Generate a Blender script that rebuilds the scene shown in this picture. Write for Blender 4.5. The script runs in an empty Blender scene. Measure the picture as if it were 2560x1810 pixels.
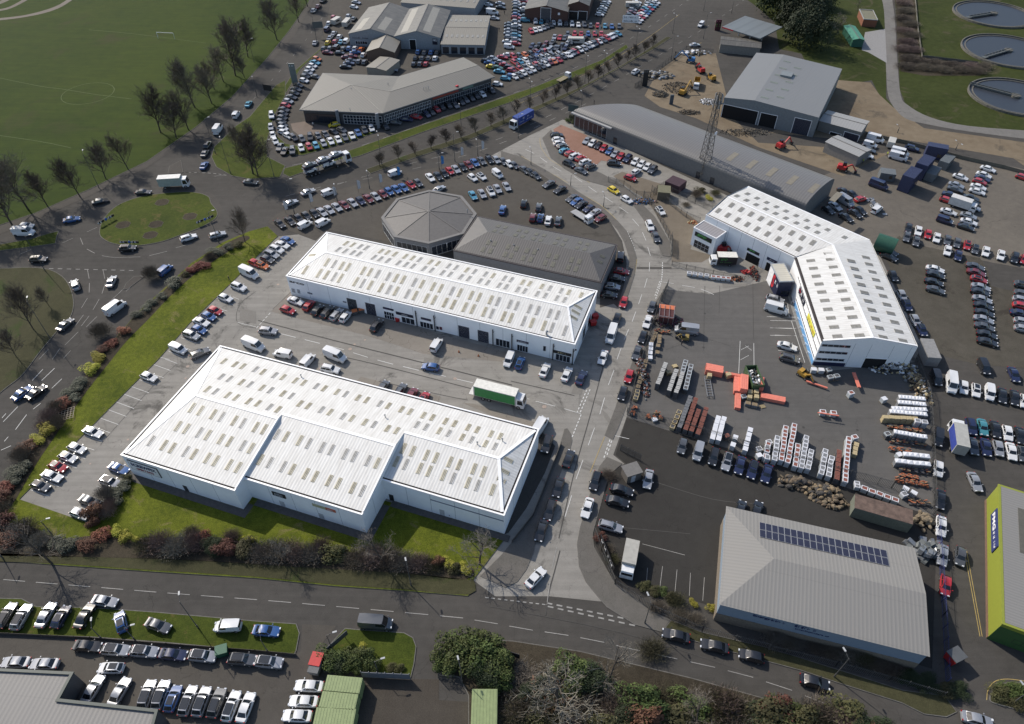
import bpy, bmesh, math, random
from mathutils import Vector, Matrix
R = random.Random(7)
S = bpy.context.scene
C = S.collection
PI = math.pi
# ---------------- camera, world, sun, exposure ----------------
CAM_H, PITCH, FOC = 115.8, math.radians(45.25), 1763.0
cam = bpy.data.cameras.new("camera"); co = bpy.data.objects.new("camera", cam); C.objects.link(co)
co.location = (0, 0, CAM_H); co.rotation_euler = (PI/2-PITCH, 0, 0)
cam.sensor_width = 36; cam.lens = FOC/2560*36; cam.clip_start = 1; cam.clip_end = 6000
S.camera = co
SUN_EL, SUN_AZ = math.radians(39), math.radians(-45)   # azimuth from +Y, clockwise
w = bpy.data.worlds.new("World"); S.world = w; w.use_nodes = True
nt = w.node_tree; bg = nt.nodes['Background']; sky = nt.nodes.new('ShaderNodeTexSky')
sky.sky_type = 'NISHITA'; sky.sun_disc = False; sky.sun_elevation = SUN_EL; sky.sun_rotation = SUN_AZ
sky.altitude = 50; sky.air_density = 1.0; sky.dust_density = 1.5; sky.ozone_density = 1.0
nt.links.new(sky.outputs[0], bg.inputs[0]); bg.inputs[1].default_value = 0.12
sl = bpy.data.lights.new("sun", 'SUN'); sl.energy = 3.5; sl.angle = math.radians(0.53); sl.color = (1, .925, .815)
so = bpy.data.objects.new("sun", sl); C.objects.link(so)
sd = Vector((math.sin(SUN_AZ)*math.cos(SUN_EL), math.cos(SUN_AZ)*math.cos(SUN_EL), math.sin(SUN_EL)))
so.rotation_euler = sd.to_track_quat('Z', 'Y').to_euler(); so.location = (0, 0, 200)
S.view_settings.view_transform = 'Standard'; S.view_settings.look = 'None'
S.view_settings.gamma = 1; S.view_settings.exposure = 0.42
S.cycles.max_bounces = 5; S.cycles.diffuse_bounces = 2; S.cycles.glossy_bounces = 2; S.cycles.transparent_max_bounces = 6

# ---------------- map sheets: picture readings turned into metres on the ground ----------------
SHEETS = {'O': (0, 0, 1/1.11498), 'C1': (1700, 500, 7.175), 'C2': (1960, 680, 5.74), 'C3': (700, 690, 4.592), 'C4': (1180, 750, 6.753),
 'C5': (1620, 700, 6.753), 'C6': (1560, 900, 5.74), 'D1': (290, 1120, 5.6), 'D2': (640, 1180, 6.378), 'D3': (1900, 600, 4.508),
 'D4': (2380, 1180, 6.761), 'D5': (1400, 0, 4.592), 'D6': (2120, 960, 4.775), 'N': (0, 0, 1), 'E01': (0, 450, 3.5875), 'E22': (1280, 900, 3.5875), 'E20': (1280, 0, 3.5875)}
CP, SP = math.cos(PITCH), math.sin(PITCH)
def ray(c, x, y):
    if c in SHEETS: a, b, s = SHEETS[c]; x = a+x/s; y = b+y/s
    else: x = 640*int(c[0])+x/3.5875; y = (0, 450, 900, 1360)[int(c[1])]+y/3.5875
    u = (x-1280)/FOC; v = -(y-905)/FOC
    return Vector((u, CP+v*SP, -SP+v*CP))
def P(c, x, y, z=0.0):
    d = ray(c, x, y); t = (z-CAM_H)/d.z
    return Vector((d.x*t, d.y*t, z))
def PP(c, l, z=0.0):
    return [P(c, l[i], l[i+1], z) for i in range(0, len(l), 2)]
def nums(s): return [float(v) for v in s.replace(',', ' ').split()]

# ---------------- materials ----------------
MATS = {}
def nodes(name):
    m = bpy.data.materials.new(name); m.use_nodes = True; MATS[name] = m
    return m, m.node_tree, m.node_tree.nodes['Principled BSDF']
def nd(t, ty, **k):
    n = t.nodes.new(ty)
    for a, b in k.items(): setattr(n, a, b)
    return n
def mth(t, op, a, b=None, c=None):
    n = nd(t, 'ShaderNodeMath', operation=op)
    for i, v in enumerate((a, b, c)):
        if v is None: continue
        if isinstance(v, (int, float)): n.inputs[i].default_value = v
        else: t.links.new(v, n.inputs[i])
    return n.outputs[0]
def noise(t, vec, scale, detail=3, rough=.55, dist=0):
    n = nd(t, 'ShaderNodeTexNoise'); n.inputs['Scale'].default_value = scale; n.inputs['Detail'].default_value = detail
    n.inputs['Roughness'].default_value = rough; n.inputs['Distortion'].default_value = dist
    if vec is not None: t.links.new(vec, n.inputs['Vector'])
    return n.outputs['Fac']
def mixc(t, f, a, b, mode='MIX'):
    n = nd(t, 'ShaderNodeMix', data_type='RGBA', blend_type=mode)
    for i, v in ((0, f), (6, a), (7, b)):
        if isinstance(v, (int, float)): n.inputs[i].default_value = v
        elif isinstance(v, tuple): n.inputs[i].default_value = (*v[:3], 1)
        else: t.links.new(v, n.inputs[i])
    return n.outputs[2]
def ramp(t, f, lo, hi):
    n = nd(t, 'ShaderNodeMapRange'); t.links.new(f, n.inputs[0])
    n.inputs[1].default_value = lo; n.inputs[2].default_value = hi
    return n.outputs[0]
def bump(t, bs, h, s, d=.05):
    n = nd(t, 'ShaderNodeBump'); n.inputs['Strength'].default_value = s; n.inputs['Distance'].default_value = d
    t.links.new(h, n.inputs['Height']); t.links.new(n.outputs[0], bs.inputs['Normal'])
def obj_co(t): return nd(t, 'ShaderNodeTexCoord').outputs['Object']
def mat(name, col, rough=.7, metal=0, var=.12, sc=1.5, coat=0, spec=.5, emit=0):
    if name in MATS: return MATS[name]
    m, t, b = nodes(name)
    b.inputs['Roughness'].default_value = rough; b.inputs['Metallic'].default_value = metal
    b.inputs['Coat Weight'].default_value = coat; b.inputs['Coat Roughness'].default_value = .05; b.inputs['Specular IOR Level'].default_value = spec
    f = noise(t, obj_co(t), sc, 4)
    c = mixc(t, ramp(t, f, .3, .7), tuple(v*(1-var) for v in col), tuple(min(1, v*(1+var)) for v in col))
    t.links.new(c, b.inputs['Base Color'])
    return m
def ground_mat(name, c1, c2, grain=.25, crack=0.0, big=.035, mid=.5, rough=.9, c3=None, streak=0.0):
    m, t, b = nodes(name); v = obj_co(t)
    b.inputs['Roughness'].default_value = rough; b.inputs['Specular IOR Level'].default_value = .12
    a = noise(t, v, big, 5, .6, .4); bb = noise(t, v, mid, 4, .6); g = noise(t, v, 6, 3, .7)
    f = ramp(t, mth(t, 'ADD', mth(t, 'MULTIPLY', a, .62), mth(t, 'MULTIPLY', bb, .38)), .36, .64)
    c = mixc(t, f, c1, c2)
    if c3: c = mixc(t, ramp(t, noise(t, v, big*2.3, 6, .7, 1.2), .56, .66), c, c3)
    k = ramp(t, g, .2, .8); k2 = mth(t, 'ADD', mth(t, 'MULTIPLY', k, grain*2), 1-grain)
    if crack:
        vo = nd(t, 'ShaderNodeTexVoronoi', feature='DISTANCE_TO_EDGE'); vo.inputs['Scale'].default_value = .13
        nv = nd(t, 'ShaderNodeTexNoise'); nv.inputs['Scale'].default_value = .35; nv.inputs['Detail'].default_value = 4; t.links.new(v, nv.inputs['Vector'])
        av = nd(t, 'ShaderNodeVectorMath', operation='MULTIPLY_ADD'); t.links.new(nv.outputs['Color'], av.inputs[0]); av.inputs[1].default_value = (5, 5, 0); t.links.new(v, av.inputs[2])
        t.links.new(av.outputs[0], vo.inputs['Vector'])
        e = ramp(t, vo.outputs['Distance'], .0008, .005)
        k2 = mth(t, 'MULTIPLY', k2, mth(t, 'ADD', mth(t, 'MULTIPLY', e, crack), 1-crack))
    if streak:
        mp = nd(t, 'ShaderNodeMapping'); t.links.new(v, mp.inputs[0]); mp.inputs['Rotation'].default_value = (0, 0, math.radians(19)); mp.inputs['Scale'].default_value = (.06, .9, 1)
        st = ramp(t, noise(t, mp.outputs[0], 1.0, 3, .6), .35, .65)
        k2 = mth(t, 'MULTIPLY', k2, mth(t, 'ADD', mth(t, 'MULTIPLY', st, streak), 1-streak*.6))
    cc = nd(t, 'ShaderNodeCombineColor')
    for i in range(3): t.links.new(k2, cc.inputs[i])
    c = mixc(t, 1.0, c, cc.outputs[0], 'MULTIPLY')
    t.links.new(c, b.inputs['Base Color']); bump(t, b, g, .35, .06)
    return m
def roof_mat(name, col, axis=0, period=.9, k=.2, dirt=.12, dcol=(.25, .23, .2), rough=.55, metal=0):
    if name in MATS: return MATS[name]
    m, t, b = nodes(name); v = obj_co(t)
    b.inputs['Roughness'].default_value = rough; b.inputs['Metallic'].default_value = metal
    s = nd(t, 'ShaderNodeSeparateXYZ'); t.links.new(v, s.inputs[0]); x = s.outputs[axis]; y = s.outputs[1-axis]
    ln = mth(t, 'SINE', mth(t, 'MULTIPLY', x, 2*PI/period))
    ridge = ramp(t, ln, .2, 1)
    mp = nd(t, 'ShaderNodeMapping'); t.links.new(v, mp.inputs[0]); sc = [.12, .12, 1]; sc[axis] = 1.1; mp.inputs['Scale'].default_value = sc
    d = ramp(t, noise(t, mp.outputs[0], 1.2, 5, .7), .40, .72)
    pl = ramp(t, noise(t, v, .06, 3), .35, .65)
    lap = ramp(t, mth(t, 'ABSOLUTE', mth(t, 'SUBTRACT', mth(t, 'FRACT', mth(t, 'DIVIDE', y, 7.3)), .5)), .485, .497)
    c = mixc(t, mth(t, 'MULTIPLY', d, dirt), col, dcol)
    c = mixc(t, mth(t, 'MULTIPLY', pl, .10), c, tuple(v*.78 for v in col))
    c = mixc(t, mth(t, 'MULTIPLY', ridge, k), c, tuple(v*.55 for v in col))
    c = mixc(t, mth(t, 'MULTIPLY', lap, .18), c, tuple(v*.5 for v in col))
    t.links.new(c, b.inputs['Base Color']); bump(t, b, ln, .25, .03)
    return m
def leaf_mat(name, c1, c2, sc=.8, rough=.7):
    if name in MATS: return MATS[name]
    m, t, b = nodes(name); v = obj_co(t); b.inputs['Roughness'].default_value = rough; b.inputs['Specular IOR Level'].default_value = .25
    oi = nd(t, 'ShaderNodeObjectInfo').outputs['Random']
    f = ramp(t, noise(t, v, sc, 4, .7), .3, .7)
    c = mixc(t, f, c1, c2)
    hs = nd(t, 'ShaderNodeHueSaturation'); t.links.new(c, hs.inputs['Color'])
    t.links.new(mth(t, 'ADD', mth(t, 'MULTIPLY', oi, .5), .75), hs.inputs['Value'])
    t.links.new(mth(t, 'ADD', mth(t, 'MULTIPLY', oi, .03), .485), hs.inputs['Hue'])
    t.links.new(hs.outputs[0], b.inputs['Base Color']); return m
# ---------------- mesh helpers ----------------
class MB:
    def __init__(s): s.v = []; s.f = []; s.m = []
    def add(s, vs, fs, mi=0):
        n = len(s.v); s.v += [tuple(v) for v in vs]
        for f in fs: s.f.append(tuple(i+n for i in f)); s.m.append(mi)
    def quad(s, a, b, c, d, mi=0): s.add((a, b, c, d), ((0, 1, 2, 3),), mi)
    def box(s, x0, y0, z0, x1, y1, z1, mi=0, M=None):
        vs = [Vector((x, y, z)) for z in (z0, z1) for y in (y0, y1) for x in (x0, x1)]
        if M: vs = [M @ v for v in vs]
        s.add(vs, ((0, 2, 3, 1), (4, 5, 7, 6), (0, 1, 5, 4), (2, 6, 7, 3), (0, 4, 6, 2), (1, 3, 7, 5)), mi)
    def bar(s, a, b, wd, ht=None, mi=0):
        a = Vector(a); b = Vector(b); d = b-a; L = d.length
        if L < 1e-6: return
        q = d.to_track_quat('X', 'Z').to_matrix().to_4x4(); M = Matrix.Translation(a) @ q
        ht = ht or wd; s.box(0, -wd/2, -ht/2, L, wd/2, ht/2, mi, M)
    def tube(s, a, b, r0, r1=None, n=6, mi=0, caps=True):
        a = Vector(a); b = Vector(b); d = b-a; r1 = r0 if r1 is None else r1
        if d.length < 1e-6: return
        q = d.to_track_quat('Z', 'Y').to_matrix(); vs = []
        for p, r in ((a, r0), (b, r1)):
            for i in range(n):
                t = 2*PI*i/n; vs.append(p+q @ Vector((math.cos(t)*r, math.sin(t)*r, 0)))
        fs = [(i, (i+1) % n, n+(i+1) % n, n+i) for i in range(n)]
        if caps: fs += [tuple(range(n-1, -1, -1)), tuple(range(n, 2*n))]
        s.add(vs, fs, mi)
    def prism(s, poly, z0, z1, mi=0, top=None):
        n = len(poly); vs = [(p[0], p[1], z0) for p in poly]+[(p[0], p[1], z1) for p in poly]
        s.add(vs, [(i, (i+1) % n, n+(i+1) % n, n+i) for i in range(n)], mi)
        s.add(vs[n:], [tuple(range(n))], mi if top is None else top)
    def sphere(s, c, rx, ry=None, rz=None, n=8, k=5, mi=0):
        ry = ry or rx; rz = rz or rx; vs = [(c[0], c[1], c[2]+rz)]
        for j in range(1, k):
            for i in range(n):
                a = PI*j/k; t = 2*PI*i/n
                vs.append((c[0]+rx*math.sin(a)*math.cos(t), c[1]+ry*math.sin(a)*math.sin(t), c[2]+rz*math.cos(a)))
        vs.append((c[0], c[1], c[2]-rz)); L = len(vs)-1
        fs = [(0, 1+i, 1+(i+1) % n) for i in range(n)]
        for j in range(k-2):
            for i in range(n):
                a = 1+j*n+i; b = 1+j*n+(i+1) % n; fs.append((a, a+n, b+n, b))
        fs += [(L, L-n+(i+1) % n, L-n+i) for i in range(n)]
        s.add(vs, fs, mi)
    def mesh(s, name, mats, smooth=None):
        me = bpy.data.meshes.new(name); me.from_pydata(s.v, [], s.f)
        for m in (mats if isinstance(mats, (list, tuple)) else [mats]): me.materials.append(m)
        me.polygons.foreach_set('material_index', s.m)
        if smooth:
            me.polygons.foreach_set('use_smooth', [True]*len(s.f)); me.set_sharp_from_angle(angle=math.radians(smooth))
        me.update(); return me
    def build(s, name, mats, parent=None, smooth=None, **k):
        return link(name, s.mesh(name, mats, smooth), parent, **k)
def link(name, data, parent=None, loc=None, rz=None, label=None, cat=None, group=None, kind=None):
    o = bpy.data.objects.new(name, data); C.objects.link(o)
    if parent: o.parent = parent
    if loc is not None: o.location = loc
    if rz is not None: o.rotation_euler = (0, 0, rz)
    tag(o, label, cat, group, kind); return o
def tag(o, label=None, cat=None, group=None, kind=None):
    for a, b in (('label', label), ('category', cat), ('group', group), ('kind', kind)):
        if b: o[a] = b
def thing(name, label, cat, loc=(0, 0, 0), rz=0, group=None): return link(name, None, None, loc, rz, label, cat, group)
def copy_tree(o, parent=None):
    c = o.copy(); C.objects.link(c); c.parent = parent
    for ch in list(o.children): copy_tree(ch, c)
    return c
def smooth_line(pts, n=6, closed=False):
    out = []; L = len(pts)
    rng = range(L) if closed else range(L-1)
    for i in rng:
        g = (lambda k: pts[k % L]) if closed else (lambda k: pts[max(0, min(L-1, k))])
        p0, p1, p2, p3 = g(i-1), g(i), g(i+1), g(i+2)
        for j in range(n):
            t = j/n; out.append(.5*((2*p1)+(p2-p0)*t+(2*p0-5*p1+4*p2-p3)*t*t+(3*p1-p0-3*p2+p3)*t**3))
    if not closed: out.append(pts[-1].copy())
    return out
def area(p): return sum(p[i].x*p[(i+1) % len(p)].y-p[(i+1) % len(p)].x*p[i].y for i in range(len(p)))/2
def inset(p, d):
    n = len(p); s = 1 if area(p) > 0 else -1; out = []
    for i in range(n):
        a = (p[i]-p[i-1]).to_2d(); b = (p[(i+1) % n]-p[i]).to_2d()
        if a.length < 1e-5 or b.length < 1e-5: out.append(p[i].copy()); continue
        a.normalize(); b.normalize(); na = Vector((-a.y, a.x)); nb = Vector((-b.y, b.x)); m = na+nb
        m = m/max(.5, m.length_squared/2) if m.length > 1e-3 else na
        out.append(Vector((p[i].x+m.x*d*s, p[i].y+m.y*d*s, p[i].z)))
    return out
SHN = [0]
def sheet(name, m, pts, z, kind='structure', sm=False, **k):
    SHN[0] += 1; z = z+.004*(SHN[0] % 9)*.25 + (.0105 if SHN[0] > 2 else 0)
    if sm: pts = smooth_line(pts, 5, True)
    b = MB(); p = [(q.x, q.y, z) for q in (pts if area(pts) > 0 else pts[::-1])]
    b.add(p, [tuple(range(len(p)))]); return b.build(name, m, kind=kind, **k)
def island(name, m, pts, h=.13, sm=False, kerb=.16, z0=0):
    """raised area with a kerb round it"""
    if sm: pts = smooth_line(pts, 5, True)
    if area(pts) < 0: pts = pts[::-1]
    i = inset(pts, kerb); n = len(pts); b = MB()
    b.add([(q.x, q.y, z0) for q in pts]+[(q.x, q.y, z0+h) for q in pts]+[(q.x, q.y, z0+h) for q in i], [(k, (k+1) % n, n+(k+1) % n, n+k) for k in range(n)]+[(n+k, n+(k+1) % n, 2*n+(k+1) % n, 2*n+k) for k in range(n)])
    b.build('kerb', MATS['kerb stone'], kind='structure')
    b = MB(); b.add([(q.x, q.y, z0+h+.004) for q in inset(pts, kerb*.9)], [tuple(range(n))]); return b.build(name, m, kind='structure')
def strip(b, a, c, wd, z, mi=0):
    a = Vector((a[0], a[1], 0)); c = Vector((c[0], c[1], 0)); d = (c-a)
    if d.length < 1e-4: return
    n = Vector((-d.y, d.x, 0)).normalized()*wd/2
    b.quad(*[(q.x, q.y, z) for q in (a-n, c-n, c+n, a+n)], mi)
def along(pts, step, s0=0):
    """points and headings every step metres along a polyline"""
    out = []; acc = s0
    for a, b in zip(pts, pts[1:]):
        L = (b-a).to_2d().length
        while acc < L:
            out.append((a+(b-a)*(acc/L), math.atan2(b.y-a.y, b.x-a.x))); acc += step
        acc -= L
    return out
def dashes(b, pts, on, off, wd, z):
    tot = 0
    for p, h in along(pts, on+off):
        q = p+Vector((math.cos(h), math.sin(h), 0))*on; strip(b, p, q, wd, z)
def pathline(b, pts, wd, z):
    n = len(pts); L = []; Rr = []
    for i in range(n):
        d = (pts[min(i+1, n-1)]-pts[max(i-1, 0)]).to_2d().normalized(); k = Vector((-d.y, d.x, 0))*wd/2
        L.append(pts[i]+k); Rr.append(pts[i]-k)
    for i in range(n-1): b.quad(*[(q.x, q.y, z) for q in (Rr[i], Rr[i+1], L[i+1], L[i])])
# ---------------- ground materials: tones outside the estate take dimming into the colour ----------------
mat('kerb stone', (.11, .105, .095), .9, var=.25)
M_ROAD = ground_mat('dimmed road asphalt', (.054, .051, .047), (.076, .071, .065), .15, .25, streak=.12)  # same asphalt as the estate's, with dimming put into its colour
M_EST = ground_mat('lit worn estate asphalt', (.2, .19, .172), (.255, .243, .222), .14, .3, streak=.16, c3=(.105, .1, .092))  # lit copy of the outer asphalt, its brightness put into the colour
M_YARD = ground_mat('yard tarmac', (.09, .087, .083), (.115, .11, .105), .12, .2, streak=.1)
M_DARK = ground_mat('dark car park tarmac', (.032, .030, .028), (.042, .04, .037), .15, .3)
M_LOT = ground_mat('dealer forecourt', (.064, .058, .051), (.086, .079, .069), .15, .25)
M_CONC = ground_mat('concrete apron', (.17, .155, .135), (.22, .2, .175), .12, .5)
M_GRASS = ground_mat('mown grass', (.028, .042, .006), (.062, .078, .012), .6, mid=1.1, big=.08, c3=(.08, .072, .022))
M_BANK = ground_mat('lit estate lawn', (.042, .058, .006), (.112, .128, .013), .7, mid=1.1, big=.09, c3=(.13, .118, .04))  # lit copy of the mown grass, extra brightness put into the colour
M_PARK = ground_mat('park grass', (.017, .035, .002), (.035, .053, .004), .35, mid=.25, big=.012, c3=(.034, .040, .010), streak=.22)
M_SEW = ground_mat('coarse grass', (.022, .030, .006), (.045, .055, .014), .4, mid=.5, big=.03, c3=(.06, .055, .028))
M_VERGE = ground_mat('rough verge', (.035, .035, .018), (.06, .058, .03), .5, mid=.9, c3=(.035, .05, .014))
M_SOIL = ground_mat('shrub bed soil', (.03, .025, .018), (.06, .05, .035), .6, mid=1)
M_SAND = ground_mat('sandy site ground', (.13, .10, .068), (.19, .155, .11), .25, mid=.35, c3=(.1, .083, .062))
M_GRAV = ground_mat('muddy gravel', (.055, .05, .04), (.085, .077, .063), .35, mid=.4, c3=(.045, .04, .033))
M_BRICK = ground_mat('red block paving', (.2, .115, .085), (.26, .155, .12), .2)
M_HARD = ground_mat('brown gravel hardstanding', (.13, .11, .085), (.17, .145, .115), .2)
M_PATH = ground_mat('footway tarmac', (.1, .095, .085), (.135, .125, .115), .2, .3)
M_PATHD = ground_mat('old footway', (.06, .055, .05), (.08, .074, .066), .25, .3)
M_TRACK = ground_mat('service track', (.13, .125, .118), (.18, .172, .16), .2, .3)
M_PAINT = ground_mat('road paint', (.5, .5, .48), (.62, .62, .6), .2, rough=.6)
M_PAINTO = ground_mat('dimmed worn road paint', (.2, .195, .185), (.34, .33, .31), .3, mid=.9, rough=.7)  # outer copy of the road paint: fading plus dimming in its colour
M_YELL = ground_mat('yellow road paint', (.36, .27, .1), (.44, .33, .13), .2)
M_WATER, t, bsd = nodes('tank water'); bsd.inputs['Base Color'].default_value = (.03, .035, .045, 1); bsd.inputs['Roughness'].default_value = .4; bsd.inputs['Specular IOR Level'].default_value = .3
bump(t, bsd, noise(t, obj_co(t), 2, 3), .15, .02)

# ---------------- base ----------------
g = MB(); g.add([(-2500, -800, -.02), (2500, -800, -.02), (2500, 3500, -.02), (-2500, 3500, -.02)], [(0, 1, 2, 3)]); g.build('ground', M_VERGE, kind='structure')
sheet('road_network', M_ROAD, PP('O', nums('-500 1900, 2900 1900, 2700 1200, 2500 400, 2300 -250, 500 -300, -300 100, -800 500')), 0)
# estate paving
EST = nums('''1060 1300, 1130 1212, 1100 1150, 600 1100, 297 1068, 250 1117, 195 1172, 44 1120, 295 867, 355 807, 425 726, 530 624, 574 578, 623 530,
 735 520, 1345 650, 1385 690, 1400 640, 1405 590, 1395 540, 1370 500, 1320 455, 1250 405, 1160 360, 1100 350, 1185 305, 1262 268, 1640 443, 1680 410, 1950 523,
 2066 775, 2050 812, 2088 890, 2098 1160, 1405 935, 1375 1020, 1400 1040, 1358 1060, 1322 1205, 1372 1312, 1442 1356, 1340 1348, 1232 1337, 1110 1337''')
sheet('estate_paving', M_EST, PP('O', EST), .012)
sheet('builders_yard', M_YARD, PP('O', nums('1487 648, 1590 660, 1740 625, 1765 660, 1800 775, 1825 835, 2050 812, 2088 890, 2098 1160, 1405 935, 1430 830')), .016)
sheet('concrete_apron', M_CONC, PP('11', nums('135 1180, 310 1000, 480 1050, 2296 1560, 2296 1640, 1500 1560, 1010 1400')), .016)
sheet('concrete_bay', M_CONC, PP('12', nums('940 150, 1660 330, 1640 370, 900 190')), .016)
sheet('concrete_bay', M_CONC, PP('O', nums('1036 903, 1060 905, 1210 950, 1222 975, 1205 975')), .016)
sheet('service_yard', ground_mat('dark service yard', (.05, .047, .042), (.065, .06, .055), .3, .2), PP('O', nums('1212 965, 1245 1000, 1222 1060, 1180 1140, 1140 1195, 1126 1200, 1138 1170')), .02)
sheet('block_paving', M_BRICK, PP('20', nums('370 1160, 440 1120, 640 1200, 1060 1420, 1180 1500, 800 1440, 740 1500, 600 1380, 470 1330, 400 1240')), .02)
sheet('hardstanding', M_HARD, PP('O', nums('1395 385, 1490 415, 1500 440, 1475 460, 1420 430, 1375 395')), .02)
sheet('hardstanding', M_HARD, PP('21', nums('1200 190, 1320 130, 1680 380, 1600 620, 1800 680, 1700 740, 1430 735, 1440 560, 1330 380, 1270 270')), .02)
sheet('dark_car_park', M_DARK, PP('O', nums('1405 937, 1630 1005, 2098 1160, 2098 1240, 2090 1500, 1900 1440, 1700 1390, 1500 1330, 1440 1340, 1375 1305, 1326 1205, 1360 1065, 1404 1040, 1380 1020')), .02)
sheet('trade_park_road', M_ROAD, PP('O', nums('2100 1165, 2098 890, 2070 780, 2200 800, 2296 830, 2400 870, 2400 1700, 2230 1530, 2170 1480, 2120 1430')), .006)
sheet('dealer_forecourt', M_LOT, PP('10', nums('550 500, 380 650, 190 980, 150 1100, 190 1210, 280 1290, 400 1310, 700 1240, 1080 1170, 2110 830, 2296 760, 2296 -200, 700 -200, 640 200, 560 420')), .02)
sheet('pink_slabs', ground_mat('display slabs', (.15, .12, .1), (.19, .155, .13), .1), PP('10', nums('310 1110, 430 1090, 700 1150, 640 1180, 500 1210, 380 1210, 330 1170')), .024)
sheet('dealer_forecourt', M_LOT, PP('20', nums('0 -200, 1340 -200, 1340 30, 1150 200, 1000 290, 500 540, 0 720')), .02)
sheet('octagon_forecourt', M_LOT, PP('O', nums('600 500, 620 480, 700 440, 800 415, 900 390, 1000 372, 1090 355, 1160 365, 1250 410, 1320 460, 1366 502, 1392 545, 1402 590, 1396 640, 1380 680, 1345 690, 1345 640, 735 515, 708 540')), .018)
sheet('gravel_car_park', M_GRAV, PP('31', nums('1180 500, 1230 560, 1900 700, 1970 800, 2000 950, 2400 1050, 2500 1700, 1900 1660, 1400 1540, 1000 560, 1060 590')), .01)
sheet('compound_yard', ground_mat('compound concrete', (.1, .09, .078), (.14, .125, .105), .2, .3), PP('O', nums('1730 440, 1880 380, 1990 340, 2120 350, 2250 370, 2400 400, 2400 620, 2230 590, 2090 560, 2030 530, 1965 550')), .008)
sheet('site_ground', M_SAND, PP('O', nums('1445 215, 1475 160, 1540 115, 1605 120, 1640 260, 1700 320, 1850 330, 1990 345, 1890 395, 1700 330, 1560 265, 1480 240')), .014)
sheet('site_ground', M_SAND, PP('30', nums('380 700, 920 740, 1000 850, 1120 960, 1250 1050, 1400 1150, 2400 1290, 2400 1560, 2200 1420, 1500 1300, 900 1200, 870 1270, 0 1190, 480 1030')), .014)
sheet('sewage_works_grass', M_SEW, PP('30', nums('-600 -300, 1000 -300, 1060 200, 1060 880, 1150 990, 1000 860, 930 720, 700 760, 400 700, 300 480, 100 440, 60 200, -100 60')), .012)
sheet('sewage_works_grass', M_SEW, PP('30', nums('1120 -300, 2700 -300, 2700 1260, 1700 1130, 1400 1040, 1230 930, 1180 800, 1170 500, 1150 150')), .012)
sheet('service_track', M_TRACK, smooth_line(PP('30', nums('960 -250, 1030 30, 1048 250, 1058 600, 1078 860, 1160 1000, 1250 1070, 1400 1110, 1800 1180, 2400 1250, 2500 1190, 1800 1130, 1450 1050, 1250 940, 1190 850, 1160 550, 1140 200, 1120 40, 1070 -250')), 4, True), .02)
sheet('concrete_slab', mat('pale slab', (.22, .215, .21), .85), PP('30', nums('870 290, 1050 260, 1065 565, 900 470, 840 450')), .024)
sheet('scrub', M_SOIL, PP('30', nums('1140 -200, 1300 -200, 1330 200, 1370 520, 1880 570, 1960 620, 1900 680, 1400 680, 1190 640, 1160 400')), .03, kind='structure')
for k, s in enumerate(('1105 405', '1705 330', '1455 203', '1350 497', '1400 400')): pass
# ---------------- raised grass ----------------
island('park', M_PARK, PP('O', nums('-900 -100, -300 -200, 700 -200, 712 -40, 690 10, 648 70, 600 130, 520 218, 440 285, 330 362, 200 425, 80 478, 0 505, -300 640')), .1)
sheet('footpath', M_PATHD, PP('O', nums('715 -40, 698 15, 660 80, 590 160, 520 232, 440 300, 330 376, 200 440, 80 493, -60 550, -60 530, 80 476, 200 426, 330 362, 440 286, 520 219, 600 131, 648 72, 690 10, 700 -40')), .02)
island('roundabout_island', M_GRASS, PP('O', nums('223 520, 232 492, 262 462, 310 443, 365 434, 430 431, 466 440, 474 456, 487 474, 484 490, 455 508, 415 524, 360 543, 300 552, 255 547, 230 535')), .13, True)
for s_ in ('1105 405', '1705 330', '1455 203', '1350 497', '1400 400'): v_ = nums(s_); q_ = P('01', *v_); island('flower_bed', M_SOIL, [Vector((q_.x+math.cos(k*PI/6)*(1.9+.3*(k % 2)), q_.y+math.sin(k*PI/6)*1.9, 0)) for k in range(12)], .16, kerb=.05)
island('splitter_island', M_PATHD, PP('01', nums('1105 985, 1130 930, 1200 868, 1265 862, 1290 872, 1150 978')), .12, kerb=.12); island('splitter_island', M_PATHD, PP('00', nums('1505 1560, 1520 1490, 1625 1440, 1645 1550')), .12, kerb=.12)
sheet('leaf_litter', M_SOIL, smooth_line(PP('O', nums('-60 1180, 60 1178, 130 1208, 230 1200, 330 1208, 480 1204, 600 1226, 800 1240, 960 1256, 1055 1270, 1045 1300, 900 1286, 700 1274, 400 1256, 200 1250, -60 1240')), 3, True), .14)
sheet('leaf_litter', M_SOIL, smooth_line(PP('O', nums('0 1130, 60 1030, 100 970, 140 905, 185 850, 225 800, 268 750, 310 703, 365 655, 430 597, 500 551, 545 530, 560 536, 520 560, 445 610, 385 662, 330 720, 285 765, 245 815, 205 865, 165 920, 120 985, 80 1045, 20 1145')), 3, True), .14)
sheet('rough_grass', M_VERGE, smooth_line(PP('O', nums('-60 1240, 200 1250, 400 1255, 700 1274, 900 1286, 1045 1300, 1062 1302, 1052 1334, 900 1322, 750 1312, 574 1294, 350 1280, 150 1266, -60 1256')), 3, True), .138)
sheet('roundabout_apron', M_PATHD, smooth_line(PP('O', nums('440 428, 475 434, 492 455, 497 475, 485 495, 478 475, 470 455, 455 440')), 4, True), .008)
island('verge', M_VERGE, PP('O', nums('-150 600, 0 602, 60 600, 108 604, 140 620, 158 645, 166 680, 158 712, 130 742, 90 790, 50 842, 0 882, -150 1010')), .13, True)
island('verge', M_GRASS, PP('01', nums('-60 590, 280 530, 440 480, 530 460, 512 510, 500 572, 300 600, -60 645')), .13)
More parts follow.
